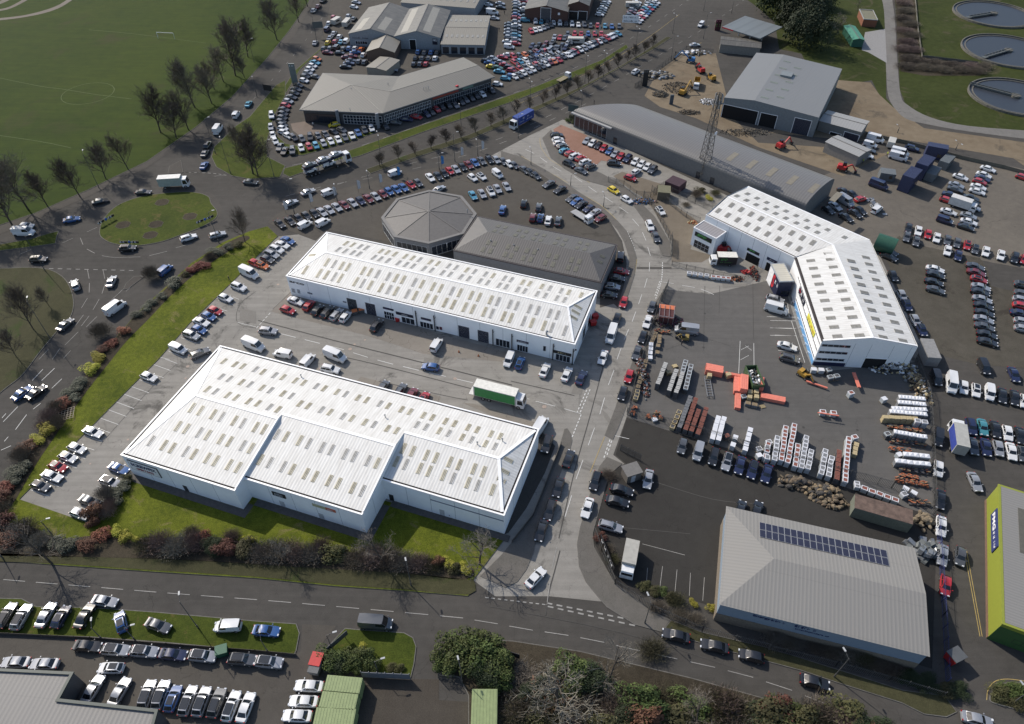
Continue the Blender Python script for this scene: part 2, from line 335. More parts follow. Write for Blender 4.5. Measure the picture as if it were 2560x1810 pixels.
island('verge', M_GRASS, PP('O', nums('618 192, 640 180, 640 215, 615 260, 598 320, 600 352, 640 372, 628 398, 560 402, 520 395, 485 375, 474 352, 480 330, 530 282, 560 262')), .13)
island('verge', M_GRASS, PP('10', nums('240 1560, 255 1510, 600 1430, 930 1320, 1320 1180, 1800 1020, 2296 850, 2500 780, 3100 540, 3320 400, 3340 430, 3000 640, 2296 915, 1500 1185, 930 1400, 620 1480, 300 1590')), .13)
sheet('footpath', M_PATHD, PP('10', nums('300 640, 110 900, 55 1060, 110 1290, 200 1420, 350 1460, 900 1290, 1320 1150, 2296 830, 2700 660, 3300 300, 3290 255, 2700 590, 2296 765, 1200 1160, 700 1320, 420 1400, 240 1390, 150 1270, 110 1080, 150 930, 340 640')), .012)
island('verge', M_GRASS, PP('10', nums('340 640, 160 930, 118 1080, 155 1265, 245 1385, 420 1395, 700 1315, 1080 1190, 1060 1180, 700 1245, 400 1315, 270 1290, 185 1215, 145 1100, 190 970, 400 620, 560 470, 640 400, 600 420')), .11)
island('central_reservation', M_VERGE, PP('O', nums('820 380, 925 343, 1050 303, 1148 260, 1198 240, 1298 197, 1388 150, 1438 120, 1494 83, 1507 84, 1470 108, 1372 163, 1272 217, 1173 262, 1048 316, 925 356, 830 390')), .13)
island('estate_bank', M_BANK, PP('O', nums('600 508, 560 519, 500 544, 430 590, 365 650, 310 700, 268 748, 225 800, 185 850, 140 905, 105 965, 70 1025, 35 1085, 0 1142, -60 1250, 0 1258, 150 1269, 350 1283, 574 1297, 750 1315, 900 1325, 1050 1337, 1062 1300, 1128 1214, 1120 1190, 850 1120, 600 1080, 298 1068, 250 1117, 195 1172, 44 1120, 295 867, 355 807, 425 726, 530 624, 574 578, 623 530')), .13, kerb=.03)
island('grass_verge', M_VERGE, PP('03', nums('-400 40, 70 100, 600 170, 2296 290, 3000 355, 3600 405, 4200 450, 4250 400, 3600 330, 2296 160, -400 -40')), .128, kerb=.12)
island('grass_island', M_GRASS, PP('03', nums('-300 480, 200 490, 330 560, 840 570, 1400 610, 2296 690, 2660 715, 2690 800, 2660 960, 2640 1000, 2296 965, 1500 890, 820 840, -300 800')), .13)
island('grass_island', M_GRASS, PP('13', nums('800 755, 900 765, 1330 795, 1410 840, 1440 920, 1420 1080, 1390 1200, 960 1180, 950 1150, 600 1150, 600 1040, 680 880')), .13)
island('planted_bank', M_SOIL, PP('O', nums('988 1475, 1000 1450, 1025 1430, 1150 1437, 1300 1460, 1550 1520, 1800 1590, 2000 1660, 2000 1760, 1050 1760, 1050 1560, 1030 1520, 990 1510')), .13)
FW = '.1, kerb=.12'
island('footway', M_PATH, PP('22', nums('850 870, 780 960, 700 1200, 610 1500, 582 1650, 600 1850, 660 1990, 740 2090, 850 2220, 1100 2375, 1340 2440, 1420 2330, 1250 2250, 920 2000, 735 1680, 725 1560, 870 1030, 990 930')), .1, kerb=.12)
island('verge', M_VERGE, PP('22', nums('1342 2440, 2000 2630, 2600 2790, 2896 2890, 3496 3080, 3696 3180, 3896 3205, 3990 3160, 3880 3010, 3500 2960, 3096 2830, 2296 2580, 1700 2440, 1425 2330')), .12, kerb=.13)
island('footway', M_PATH, PP('21', nums('-100 -260, 100 -200, 300 -90, 430 -10, 600 110, 800 235, 950 370, 1030 460, 1090 590, 1118 700, 1100 850, 1040 1040, 960 1100, 1000 960, 1045 860, 1050 700, 1005 560, 950 455, 860 355, 700 245, 520 120, 330 0, 200 -90, 0 -160, -100 -190')), .1, kerb=.12)
island('footway', M_PATH, PP('21', nums('270 -374, 345 -200, 470 -100, 640 0, 860 60, 1010 140, 1110 260, 1210 400, 1290 520, 1330 640, 1350 680, 1430 690, 1415 560, 1360 460, 1280 330, 1190 240, 1100 130, 960 30, 800 -60, 640 -120, 500 -230, 420 -330, 350 -450')), .1, kerb=.12)
island('footway', M_PATH, PP('21', nums('1350 1000, 1290 1090, 1060 1680, 960 1950, 900 2110, 830 2290, 905 2330, 960 2210, 1110 1800, 1240 1450, 1340 1180, 1380 1010')), .1, kerb=.12)
island('footway', M_PATH, PP('22', nums('497 615, 528 660, 540 720, 522 800, 440 1000, 350 1250, 240 1540, 190 1740, 130 1880, 50 1990, -60 2045, -286 1940, -96 1750, 60 1560, 180 1400, 260 1200, 430 760, 470 620')), .1, kerb=.12)
# ---------------- water tanks' surroundings, markings ----------------
mk = MB(); mo = MB(); Z = .048; OUT = {'03', '23', '13', 'O', '00', '10', '01', '02X'}
def dl(c, s, on, off, wd=.12, z=Z): dashes(mo if c in OUT else mk, smooth_line(PP(c, nums(s)), 6), on, off, wd, z)
def ln(c, s, wd=.1, z=Z): pathline(mo if c in OUT else mk, smooth_line(PP(c, nums(s)), 4), wd, z)
dl('03', '32 320, 1500 440, 2296 500, 3000 560, 4000 650, 4300 690, 4700 760, 5200 840, 5700 950, 6500 1130, 7000 1280, 7400 1430, 7900 1600, 8300 1750', 4, 2, .13)
for a, b_ in (((-20, 425), (1120, 478)),): pass
dl('23', '-240 480, 300 545', .6, .5, .2); dl('23', '310 530, 990 665', 1.0, .75, .28); dl('23', '320 560, 1090 730', 1.0, .75, .28)
ln('23', '400 30, 360 215', .13); ln('23', '345 310, 312 545', .13)
dl('21', '560 -30, 700 70, 840 160, 1000 270, 1090 360, 1160 450, 1210 580, 1235 690, 1225 830, 1190 950, 1100 1210, 1000 1450, 940 1620', 4, 3, .12)
dl('22', '915 90, 860 240, 800 440, 740 610, 600 1000, 530 1230, 450 1470', 5, 4, .12)
dl('20', '120 1340, 220 1390, 330 1470, 450 1540', 4, 3, .12)
dl('21', '1030 460, 1090 590, 1110 700', .6, .5, .2); dl('21', '1350 740, 1340 900, 1290 1060', .6, .4, .2); dl('21', '1325 910, 1310 960, 1285 1030', .6, .5, .2)
ln('21', '1350 915, 1450 930', .1); ln('21', '1525 945, 1640 965', .12); ln('21', '1695 980, 1760 1005, 1810 1030', .12)
dl('22', '700 265, 610 475', .6, .5, .2); dl('22', '670 270, 580 480', .6, .5, .2); dl('22', '620 490, 540 690', .6, .4, .2)
ln('22', '60 330, 155 352', .12); ln('22', '212 370, 385 415', .12); ln('22', '470 438, 620 483', .12)
dl('22', '890 680, 820 890', .6, .5, .2); dl('22', '905 690, 850 860', .6, .5, .2); dl('22', '965 400, 895 640', .6, .4, .2); ln('22', '885 670, 1050 708', .1)
dl('11', '225 1380, 700 1500, 1180 1640, 1900 1810, 2300 1920', 4, 2.5, .14)
dl('11', '5 1330, 130 1190', .8, .5, .16)
for i in range(8):    # the empty bays beside the bank
    pass
BAYS = [(1480, -8, 1590, 32), (1380, 42, 1530, 96), (1320, 112, 1467, 160), (1250, 178, 1400, 228), (1183, 240, 1338, 296), (1115, 308, 1270, 366), (1045, 378, 1203, 437), (975, 448, 1134, 507), (902, 522, 1062, 580), (830, 592, 990, 656), (760, 680, 918, 730), (690, 760, 845, 808), (610, 830, 768, 888), (530, 905, 688, 970), (450, 985, 608, 1054), (365, 1060, 528, 1138), (275, 1165, 442, 1224), (1040, 1068, 1120, 1098), (868, 1132, 1030, 1184), (700, 1316, 800, 1350), (840, 1240, 935, 1272)]
for a in BAYS: ln('02', '%f %f, %f %f' % a, .1)
for a in [(2070, 978, 2190, 1020), (1960, 1080, 2095, 1122), (2090, 1050, 2145, 1072), (1870, 1190, 1990, 1235), (1975, 1155, 2040, 1178), (1625, 1415, 1760, 1465), (1510, 1535, 1640, 1590), (1650, 1505, 1710, 1524), (2130, 1278, 2296, 1318), (1430, 1590, 1520, 1610)]: ln('E01', '%f %f, %f %f' % a, .1)
for y0 in (625, 687, 812, 938): ln('C5', '2060 %d, 2500 %d' % (y0-2, y0+6), .1)
ln('31', '175 1110, 190 1230', .1); ln('31', '210 1265, 330 1640', .1); ln('31', '45 1328, 215 1334', .1); ln('31', '60 1392, 235 1398', .1); ln('31', '90 1530, 270 1535', .1); ln('31', '-10 1225, 190 1232', .1)
ln('C5', '1555 1030, 1530 1580', .1); ln('C5', '1785 1070, 1790 1490', .1); ln('C5', '1560 1350, 1700 1275', .08); ln('C5', '1640 1110, 1750 1190', .08); ln('C5', '1570 1180, 1700 1115', .08)
for a in ['720 520, 745 580', '780 620, 850 658', '915 680, 1030 695, 1260 690', '1340 680, 1500 640', '1575 610, 1720 570']: ln('01', a, .14)
dl('01', '440 795, 1160 812', 1.2, 1.2, .22); ln('01', '785 805, 800 885', .12); ln('01', '925 808, 940 885', .12); ln('01', '803 925, 800 1010', .12); ln('01', '945 930, 915 1020', .12)
ln('01', '785 1060, 730 1150', .12); ln('01', '890 1070, 835 1165', .12); ln('01', '750 1210, 680 1305', .12); ln('01', '800 1220, 730 1310', .12); ln('01', '870 1225, 775 1320', .12); ln('01', '655 1035, 635 1110', .12)
ln('01', '700 1365, 585 1480', .12); ln('01', '1100 985, 950 1125', .1); ln('01', '1275 870, 1130 1000', .1)
for a in ['435 1520, 350 1610', '540 1510, 470 1610', '635 1530, 570 1600']: ln('01', a, .12)
for a in ['385 85, 290 185', '490 75, 375 185', '555 170, 465 255', '160 420, 30 555', '365 390, 300 440', '240 490, 140 625', '55 480, 20 520', '75 690, 40 730', '100 770, 10 810']: ln('02', a, .12)
for i in range(9):   # A-road lane dashes, several lines
    pass
dl('O', '140 545, 240 500', 3, 4); dl('O', '480 395, 600 380, 700 360, 830 320, 1000 260, 1200 190, 1400 95, 1600 -40', 3, 5, .12, .006); dl('O', '640 440, 740 415, 900 385, 1100 330, 1250 262, 1330 225', 3, 5, .12, .006)
dl('O', '700 430, 900 372, 1090 322, 1260 245, 1400 170, 1500 110, 1600 50, 1680 -10', 3, 5, .12, .006)
dl('O', '545 245, 600 190, 670 110, 730 30', 2, 6); dl('O', '70 560, 20 580', 3, 3)
ln('00', '1665 1545, 1790 1550', .2); dl('00', '1665 1545, 1900 1555, 2040 1575', 1, .8, .25)
for a in ['1215 215, 1205 360', '1350 200, 1325 400', '1480 230, 1460 440', '1600 260, 1590 465', '1725 300, 1710 510', '1170 0, 1550 100']: ln('23', a, .09)
mk.build('road_markings', M_PAINT, kind='structure'); mo.build('road_markings', M_PAINTO, kind='structure')
mk = MB()
ln('20', '250 1240, 260 1320, 330 1420, 420 1480, 700 1640', .1, Z); ln('21', '1120 712, 1100 850', .1, Z); ln('20', '80 1400, 500 1640', .1, Z)
ln('21', '430 -10, 600 110, 800 230, 930 350, 1010 440', .1, Z); ln('03', '-20 480, 200 492, 300 530', .1, Z)
ln('22', '830 690, 700 1010', .1, Z) ; ln('33', '1960 1400, 1975 1300, 2040 1230, 2150 1212, 2300 1230', .1, Z); ln('33', '1760 60, 1900 830', .1, Z); ln('33', '1780 60, 1920 830', .1, Z)
ln('20', '60 930, 600 690, 1100 420, 1500 130', .1, .01); ln('20', '1330 640, 1700 380', .1, .01)
mk.build('road_markings', M_YELL, kind='structure')
sheet('dealer_forecourt', M_LOT, PP('03', nums('-400 830, 820 870, 2640 1010, 2700 960, 2710 720, 3020 735, 2900 880, 2860 1140, 2700 1700, 2700 2300, -500 2300')), .012)
sheet('trade_yard', ground_mat('tan yard gravel', (.05, .043, .036), (.068, .06, .05), .3, mid=.5), PP('13', nums('960 1190, 1390 1210, 1640 1215, 1640 1400, 1960 1420, 1900 2300, 500 2300')), .012)
# ---------------- materials for buildings ----------------
WHITE = (.80, .81, .82)
M_WALL = mat('white panel cladding', (.82, .84, .86), .55, var=.05, sc=.3)
M_TRIM = mat('white trim', (.82, .82, .82), .45, var=.03)
M_GUT = mat('gutter grime', (.035, .028, .024), .9, var=.3)
M_JOINT = mat('panel joint', (.2, .22, .24), .8)
M_PLINTH = mat('concrete plinth', (.1, .1, .1), .9)
M_FRAME = mat('window frame', (.45, .46, .47), .5)
M_GLASS = mat('dark glazing', (.018, .024, .035), .08, spec=.8, var=.05)
M_BLACK = mat('black', (.015, .015, .017), .6)
M_SHUT = roof_mat('roller shutter', (.03, .035, .055), axis=2 if False else 0, period=3, k=.1, dirt=.1)
M_LIGHT = mat('rooflight sheet', (.50, .46, .35), .4, var=.2, sc=.6); M_LIGHTB = mat('stained rooflight sheet', (.42, .38, .28), .45, var=.3, sc=.8)
M_LIGHTG = mat('weathered rooflight sheet', (.46, .45, .43), .4, var=.2, sc=.6)
M_VOID = mat('painted interior shade', (.008, .008, .009), .95)
M_STEEL = mat('galvanised steel', (.3, .31, .32), .45, .6)
ROOFW = [roof_mat('white corrugated roof along %s' % 'xy'[a], (.655, .65, .628), a, .62, .24, .40, (.30, .27, .23)) for a in (0, 1)]
def roofs(nm, col, **k): return [roof_mat('%s %s' % (nm, 'xy'[a]), col, a, **k) for a in (0, 1)]
_txt = {}
def text_mesh(s, wd, ht, mt, depth=.03, wide=False):
    if s[0] == '~':     # too worn or small to read: separate strokes of lettering
        n = int(s[1:]); m = MB(); r = random.Random(n); x = 0; w_ = wd/n
        for i in range(n):
            if r.random() > .12:
                m.box(x+w_*.12, -depth, 0, x+w_*.32, 0, ht*r.uniform(.75, 1))
                if r.random() > .3: m.box(x+w_*.32, -depth, ht*r.choice((0, .4, .75)), x+w_*.8, 0, ht*r.choice((0, .4, .75))+ht*.2)
                if r.random() > .4: m.box(x+w_*.62, -depth, 0, x+w_*.8, 0, ht*r.uniform(.4, .9))
            x += w_
        m.box(0, -depth*.9, 0, w_*.1, 0, ht*.9); return m.mesh('lettering', mt)
    cu = bpy.data.curves.new('lettering', 'FONT'); cu.body = s; cu.extrude = .02; cu.align_x = 'LEFT'; cu.offset = .03; cu.resolution_u = 3
    o = bpy.data.objects.new('tmp', cu); C.objects.link(o); dg = bpy.context.evaluated_depsgraph_get()
    me = bpy.data.meshes.new_from_object(o.evaluated_get(dg)); bpy.data.objects.remove(o); bpy.data.curves.remove(cu)
    xs = [v.co.x for v in me.vertices]; ys = [v.co.y for v in me.vertices]; x0, x1, y0, y1 = min(xs), max(xs), min(ys), max(ys)
    for v in me.vertices:   # x right, z up, facing -y
        v.co = Vector(((v.co.x-x0)/(x1-x0)*wd, -depth if v.co.z > 0 else 0, (v.co.y-y0)/(y1-y0)*ht))
    me.materials.clear(); me.materials.append(mt); return me
class Bld:
    def __init__(s, name, label, cat, c, pts, h, L=None, W=None, group=None, deep=None):
        p = nums(pts) if isinstance(pts, str) else pts; q = [P(c, p[i], p[i+1], h) for i in range(0, len(p), 2)]
        a, b = q[0], q[1]; d = (b-a).to_2d(); s.h = h; s.L = L or d.length; ang = math.atan2(d.y, d.x)
        nrm = Vector((-math.sin(ang), math.cos(ang)))
        s.W = W or (q[2]-a).to_2d().dot(nrm)
        s.T = thing(name, label, cat, (a.x, a.y, 0), ang, group); s.M = Matrix.Translation((a.x, a.y, 0)) @ Matrix.Rotation(ang, 4, 'Z'); s.I = s.M.inverted()
        s.F = {'S': (0, 0, s.L, 0), 'E': (s.L, 0, s.L, s.W), 'N': (s.L, s.W, 0, s.W), 'W': (0, s.W, 0, 0)}
    def loc(s, c, x, y, z): return s.I @ P(c, x, y, z)
    def fm(s, face):
        x0, y0, x1, y1 = s.F[face] if isinstance(face, str) else face
        D = Vector((x1-x0, y1-y0, 0)).normalized(); N = Vector((D.y, -D.x, 0))
        return Matrix(((D.x, -N.x, 0, x0), (D.y, -N.y, 0, y0), (0, 0, 1, 0), (0, 0, 0, 1)))     # x along, -y outward, z up
    def hit(s, face, c, x, y):
        F = s.M @ s.fm(face); I = F.inverted(); o = I @ Vector((0, 0, CAM_H)); d = I.to_3x3() @ ray(c, x, y)
        t = -o.y/d.y; p = o+d*t; return p.x, p.z
    def px(s, face, c, r):
        r = nums(r) if isinstance(r, str) else r; a = s.hit(face, c, r[0], r[1]); b = s.hit(face, c, r[2], r[3])
        return min(a[0], b[0]), max(0.02, min(a[1], b[1])), max(a[0], b[0]), max(a[1], b[1])
    def part(s, name, mb, mats, smooth=None, parent=None, label=None): return mb.build(name, mats, parent or s.T, smooth, label=label)
    def shutter(s, face, c, r, m=None, open_=0, z0=0):
        a, _, b, z = s.px(face, c, r); M = s.fm(face); b_ = MB()
        b_.box(a-.15, -.06, 0, a, .0, z+.15, 0, M); b_.box(b, -.06, 0, b+.15, 0, z+.15, 0, M); b_.box(a, -.06, z, b, 0, z+.15, 0, M)
        o = s.part('loading_door', b_, M_TRIM); b_ = MB(); zz = 0
        while zz < z-.01:
            b_.box(a, -.03, zz, b, -.004, min(z, zz+.34), 0, M); zz += .38
        s.part('shutter', b_, m or mat('navy shutter', (.022, .026, .045), .5), parent=o); return o
    def opening(s, face, c, r):
        a, _, b, z = s.px(face, c, r); M = s.fm(face); m = MB(); m.box(a, -.02, 0, b, .0, z, 0, M); o = s.part('loading_door', m, M_VOID, label='open loading door with its shade painted black')  # flat black panel on the wall; the interior's shade is its colour
        f = MB(); f.box(a-.15, -.07, 0, a, 0, z+.15, 0, M); f.box(b, -.07, 0, b+.15, 0, z+.15, 0, M); f.box(a, -.07, z, b, 0, z+.15, 0, M); s.part('frame', f, M_TRIM, parent=o); return o
    def door(s, face, c, r, m=None):
        a, _, b, z = s.px(face, c, r); b = max(b, a+.95); z = max(z, 2.0); M = s.fm(face); m_ = MB(); m_.box(a, -.04, .02, b, 0, z, 0, M); o = s.part('door', m_, m or M_FRAME)
        h = MB(); h.box(b-.18, -.08, 1.0, b-.1, -.04, 1.12, 0, M); s.part('handle', h, M_BLACK, parent=o); return o
    def glaz(s, face, c, r, n=4, name='window', zlo=None, rows=1, fr=None, rect=None):
        a, z0, b, z = rect or s.px(face, c, r); z0 = z0 if zlo is None else zlo; M = s.fm(face); f = MB(); t = .07
        for i in range(n+1): x = a+(b-a-t)*i/n; f.box(x, -.07, z0, x+t, 0, z, 0, M)
        for j in range(rows+1):
            zz = z0+(z-z0-t)*j/rows
            for i in range(n): x = a+(b-a-t)*i/n; f.box(x+t, -.065, zz, a+(b-a-t)*(i+1)/n, 0, zz+t, 0, M)
        o = s.part(name, f, fr or M_TRIM); g = MB(); g.box(a+.01, -.03, z0+.01, b-.01, -.003, z-.01, 0, M); s.part('pane', g, M_GLASS, parent=o); return o
    def sign(s, face, c, r, board=None, lines=(), rect=None, th=.12, lab=None, out=0):
        a, z0, b, z = rect or s.px(face, c, r); M = s.fm(face) @ Matrix.Translation((0, -out, 0)); m = MB()
        o = None
        if board: m.box(a, -th, z0, b, -.005, z, 0, M); o = s.part('sign', m, board, label=lab)
        for tx, fx0, fz0, fx1, fz1, mt in lines:
            me = text_mesh(tx, (b-a)*(fx1-fx0), (z-z0)*(fz1-fz0), mt)
            me.transform(M @ Matrix.Translation((a+(b-a)*fx0, -(th+.004) if board else -.01, z0+(z-z0)*fz0))); link('lettering', me, o or s.T)
        return o
def walls(B, h=None, mats=None, poly=None, joints=6.1, gable=None, name='wall', plinth=.0, skip=(), jm=None):
    """wall prism with shallow joint strips; gable = ridge height (ridge along x)"""
    h = h or B.h; poly = poly or [(0, 0), (B.L, 0), (B.L, B.W), (0, B.W)]; m = MB(); n = len(poly)
    m.add([(x, y, 0) for x, y in poly]+[(x, y, h) for x, y in poly], [(i, (i+1) % n, n+(i+1) % n, n+i) for i in range(n)])
    if gable:
        for x in (0, B.L): m.add([(x, 0, h), (x, B.W, h), (x, B.W/2, gable)], [(0, 1, 2) if x else (0, 2, 1)])
    mats = mats or [M_WALL]
    if joints:
        for i in range(n):
            (x0, y0), (x1, y1) = poly[i], poly[(i+1) % n]; L = math.hypot(x1-x0, y1-y0); k = max(1, round(L/joints)); M = B.fm((x0, y0, x1, y1))
            for j in range(1, k): m.box(L*j/k-.03, -.004, .1, L*j/k+.03, .01, h-.1, 1, M)
            if jm: 
                for z in jm: m.box(.1, -.003, z-.02, L-.1, .01, z+.02, 1, M)
    return B.part(name, m, list(mats)+[M_JOINT])
def edge_trim(B, poly, h, gut=True, wd=.22, col=None, gw=.38):
    q = [Vector((x, y, 0)) for x, y in poly]; n = len(q); a = inset(q, -.1); b = inset(q, wd); m = MB()
    for i in range(n):
        j = (i+1) % n
        m.quad((*a[i].xy, h-.25), (*a[j].xy, h-.25), (*a[j].xy, h+.06), (*a[i].xy, h+.06)); m.quad((*a[i].xy, h+.06), (*a[j].xy, h+.06), (*b[j].xy, h+.06), (*b[i].xy, h+.06))
        m.quad((*b[i].xy, h+.06), (*b[j].xy, h+.06), (*b[j].xy, h-.12), (*b[i].xy, h-.12))
    B.part('fascia', m, col or M_TRIM)
    if gut:
        c = inset(q, wd+gw); m = MB()
        for i in range(n):
            j = (i+1) % n; m.quad((*b[i].xy, h-.08), (*b[j].xy, h-.08), (*c[j].xy, h-.08), (*c[i].xy, h-.08)); m.quad((*c[i].xy, h-.08), (*c[j].xy, h-.08), (*c[j].xy, h+.05), (*c[i].xy, h+.05))
        B.part('gutter', m, M_GUT)
def tri_face(m, pts, mi, th=0): m.add(pts, [tuple(range(len(pts)))], mi)
def cap(m, a, b, wd=.45, mi=2, up=.03):
    a = Vector(a); b = Vector(b); m.bar(a+Vector((0, 0, up)), b+Vector((0, 0, up)), wd, .03, mi)
def skylights(B, pts, zf, wd, ln_, m, axis=0, kink=0):
    """pts local (x,y) centres on a roof surface zf(x,y); long side up the slope (axis 0: slope runs along y)"""
    for (x, y) in pts:
        if axis == 0: cs = [(x-wd/2, y-ln_/2), (x+wd/2, y-ln_/2), (x+wd/2, y+ln_/2), (x-wd/2, y+ln_/2)]
        else: cs = [(x-ln_/2, y-wd/2), (x+ln_/2, y-wd/2), (x+ln_/2, y+wd/2), (x-ln_/2, y+wd/2)]
        b = MB(); z0 = zf(x, y); tp = [(cx-x, cy-y, zf(cx, cy)-z0+.06) for cx, cy in cs]; bt = [(a, c_, z-.08) for a, c_, z in tp]
        b.add(tp+bt, [(0, 1, 2, 3), (0, 4, 5, 1), (1, 5, 6, 2), (2, 6, 7, 3), (3, 7, 4, 0)])
        for k in (1, 2):   # ribs
            if axis == 0: b.bar((-wd/2+wd*k/3, -ln_/2, zf(x, y-ln_/2)-z0+.08), (-wd/2+wd*k/3, ln_/2, zf(x, y+ln_/2)-z0+.08), .07, .06, 1)
            else: b.bar((-ln_/2, -wd/2+wd*k/3, zf(x-ln_/2, y)-z0+.08), (ln_/2, -wd/2+wd*k/3, zf(x+ln_/2, y)-z0+.08), .07, .06, 1)
        mm = m if not isinstance(m, (list, tuple)) else R.choice(m)
        b.build('skylight', [mm, mat('rooflight rib', (.22, .21, .17), .6)], B.T, loc=(x, y, z0))
def flue(B, x, y, z, h=.9, r=.14):
    m = MB(); m.tube((x, y, z-.2), (x, y, z+h), r, r, 8); m.tube((x, y, z+h), (x, y, z+h+.22), r*1.9, r*.6, 8); B.part('flue', m, M_STEEL)
def hip_roof(B, h, rz, hipW, hipE, mats, ridge_y=None, m=None, caps=True, name='roof', ins=.5):
    L, W = B.L, B.W; ry = W/2 if ridge_y is None else ridge_y; m = m or MB(); i = ins
    a, b, c, d = (i, i, h), (L-i, i, h), (L-i, W-i, h), (i, W-i, h); e, f = (hipW, ry, rz), (L-hipE, ry, rz)
    m.add([a, b, f, e], [(0, 1, 2, 3)], 0); m.add([c, d, e, f], [(0, 1, 2, 3)], 0); m.add([d, a, e], [(0, 1, 2)], 1); m.add([b, c, f], [(0, 1, 2)], 1)
    if caps:
        for p, q in ((a, e), (d, e), (b, f), (c, f), (e, f)): cap(m, p, q)
    B.part(name, m, list(mats)+[M_TRIM])
    return lambda x, y: min(h+(y-i)/(ry-i)*(rz-h), h+(W-i-y)/(W-i-ry)*(rz-h), h+(x-i)/(hipW-i)*(rz-h) if hipW > i else 99, h+(L-i-x)/(hipE-i)*(rz-h) if hipE > i else 99)
# ================= long white unit with six trade counters =================
B1 = Bld('trade_unit', 'long white hipped trade unit with dark letters at its left corner, behind the van yard', 'warehouse', '11', '270 860, 2861 1475, 2900 -300', 6.25, W=19.9)
walls(B1, joints=5.9); q4 = [(0, 0), (B1.L, 0), (B1.L, B1.W), (0, B1.W)]; edge_trim(B1, q4, 6.25)
e = B1.loc('11', 625, 645, 8.0); f_ = B1.loc('21', 500, 1140, 8.0)
z1 = hip_roof(B1, 6.3, 8.0, e.x, B1.L-f_.x, ROOFW)
xs = [445, 570, 635, 700, 760, 895, 955, 1025, 1120, 1190, 1255, 1355, 1425, 1525, 1595, 1695, 1765, 1870, 1940, 2045, 2110, 2220, 2285]
ys = [805, 835, 850, 870, 880, 915, 930, 945, 970, 985, 1000, 1025, 1040, 1065, 1080, 1105, 1125, 1145, 1165, 1190, 1205, 1225, 1240]
X = [B1.loc('11', a, b, 6.7).x for a, b in zip(xs, ys)]+[B1.loc('21', a, b, 6.7).x for a, b in ((100, 1275), (175, 1290), (285, 1310), (355, 1330), (470, 1360))]
skylights(B1, [(x, 3.1) for x in X], z1, .85, 2.9, [M_LIGHT, M_LIGHTB, M_LIGHTG])
skylights(B1, [(x+.15, 6.9) for x in X[1:-1]], z1, .85, 2.7, [M_LIGHT, M_LIGHTG])
skylights(B1, [(x+.2, 12.6) for x in X[1:-1]], z1, .85, 2.6, [M_LIGHTG])
skylights(B1, [(x+.2, 16.4) for x in X[1:]], z1, .85, 2.6, [M_LIGHTG, M_LIGHT])
skylights(B1, [(B1.L-2.6, y) for y in (7.6, 9.6, 11.6)], z1, .9, 1.9, [M_LIGHT], axis=1)
skylights(B1, [(2.2, 9.0)], z1, .9, 1.9, [M_LIGHT], axis=1)
p = B1.loc('21', 310, 1380, 6.6); flue(B1, p.x, p.y, z1(p.x, p.y), 1.0, .22)
navy = mat('navy sign board', (.012, .014, .03), .4); lt = mat('pale lettering', (.55, .56, .58), .5); dk = mat('black lettering', (.012, .012, .015), .5)
B1.sign('S', 'C3', '105 50, 280 110', None, [('arco', 0, 0, 1, 1, dk)])
B1.sign('S', 'C3', '315 182, 372 210', mat('grey notice', (.16, .17, .2), .5))
for r in ('133 140, 178 190', '195 150, 235 200'): B1.sign('S', 'C3', r, mat('poster grey', (.3, .31, .33), .5))
B1.shutter('S', 'C3', '762 248, 893 375', mat('grey shutter', (.03, .033, .04), .5)); B1.shutter('S', 'C3', '975 300, 1112 460'); B1.shutter('S', 'C3', '2045 562, 2178 715'); B1.shutter('S', 'C4', '95 500, 285 730')
B1.sign('S', 'C3', '1182 352, 1305 400', navy, [('~5', .2, .25, .8, .75, mat('violet lettering', (.12, .08, .22), .5))]); B1.glaz('S', 'C3', '1190 398, 1318 500', 4, 'shopfront', .05, 2)
B1.sign('S', 'C3', '1330 405, 1530 482', navy, [('~6', .35, .2, .7, .8, lt)]); B1.glaz('S', 'C3', '1392 462, 1552 568', 3, 'shopfront', .05)
B1.sign('S', 'C3', '1618 470, 1735 520', navy, [('~9', .15, .3, .85, .7, mat('violet lettering', (.12, .08, .22), .5))]); B1.glaz('S', 'C3', '1605 515, 1762 610', 4, 'shopfront', .05)
B1.sign('S', 'C3', '1795 575, 1825 612', navy); B1.sign('S', 'C3', '1832 580, 1862 618', mat('maroon notice', (.12, .03, .05), .5)); B1.sign('S', 'C3', '722 285, 765 308', mat('small sign', (.2, .2, .22), .5))
B1.glaz('S', 'C4', '400 640, 640 820', 4, 'shopfront', .05, 1)
B1.sign('S', 'C4', '755 665, 955 745', mat('plum sign board', (.06, .05, .07), .5), [('~6', .15, .2, .85, .8, lt)]); B1.glaz('S', 'C4', '760 742, 945 890', 4, 'shopfront', .05)
B1.glaz('S', 'C4', '1200 765, 1250 870', 1, 'window')
B1.sign('S', 'C4', '1365 835, 1675 955', M_BLACK, [('~7', .28, .35, .72, .85, mat('gold lettering', (.5, .42, .25), .4))]); B1.glaz('S', 'C4', '1415 900, 1655 1060', 4, 'shopfront', .05)
for k in range(8): B1.door('E', 'C4', '0 0, 0 0') if False else None
B1.glaz('E', 'C4', '1960 330, 1990 395', 1); B1.glaz('E', 'C4', '1870 520, 1905 590', 1)
lab1 = ['nearest the open shutter', 'between the two wide shopfronts', 'right of the wide shopfront', 'right of the second navy shutter', 'left of the grey sign board', 'left of the gold lettered shop', 'at the right end of the white unit']
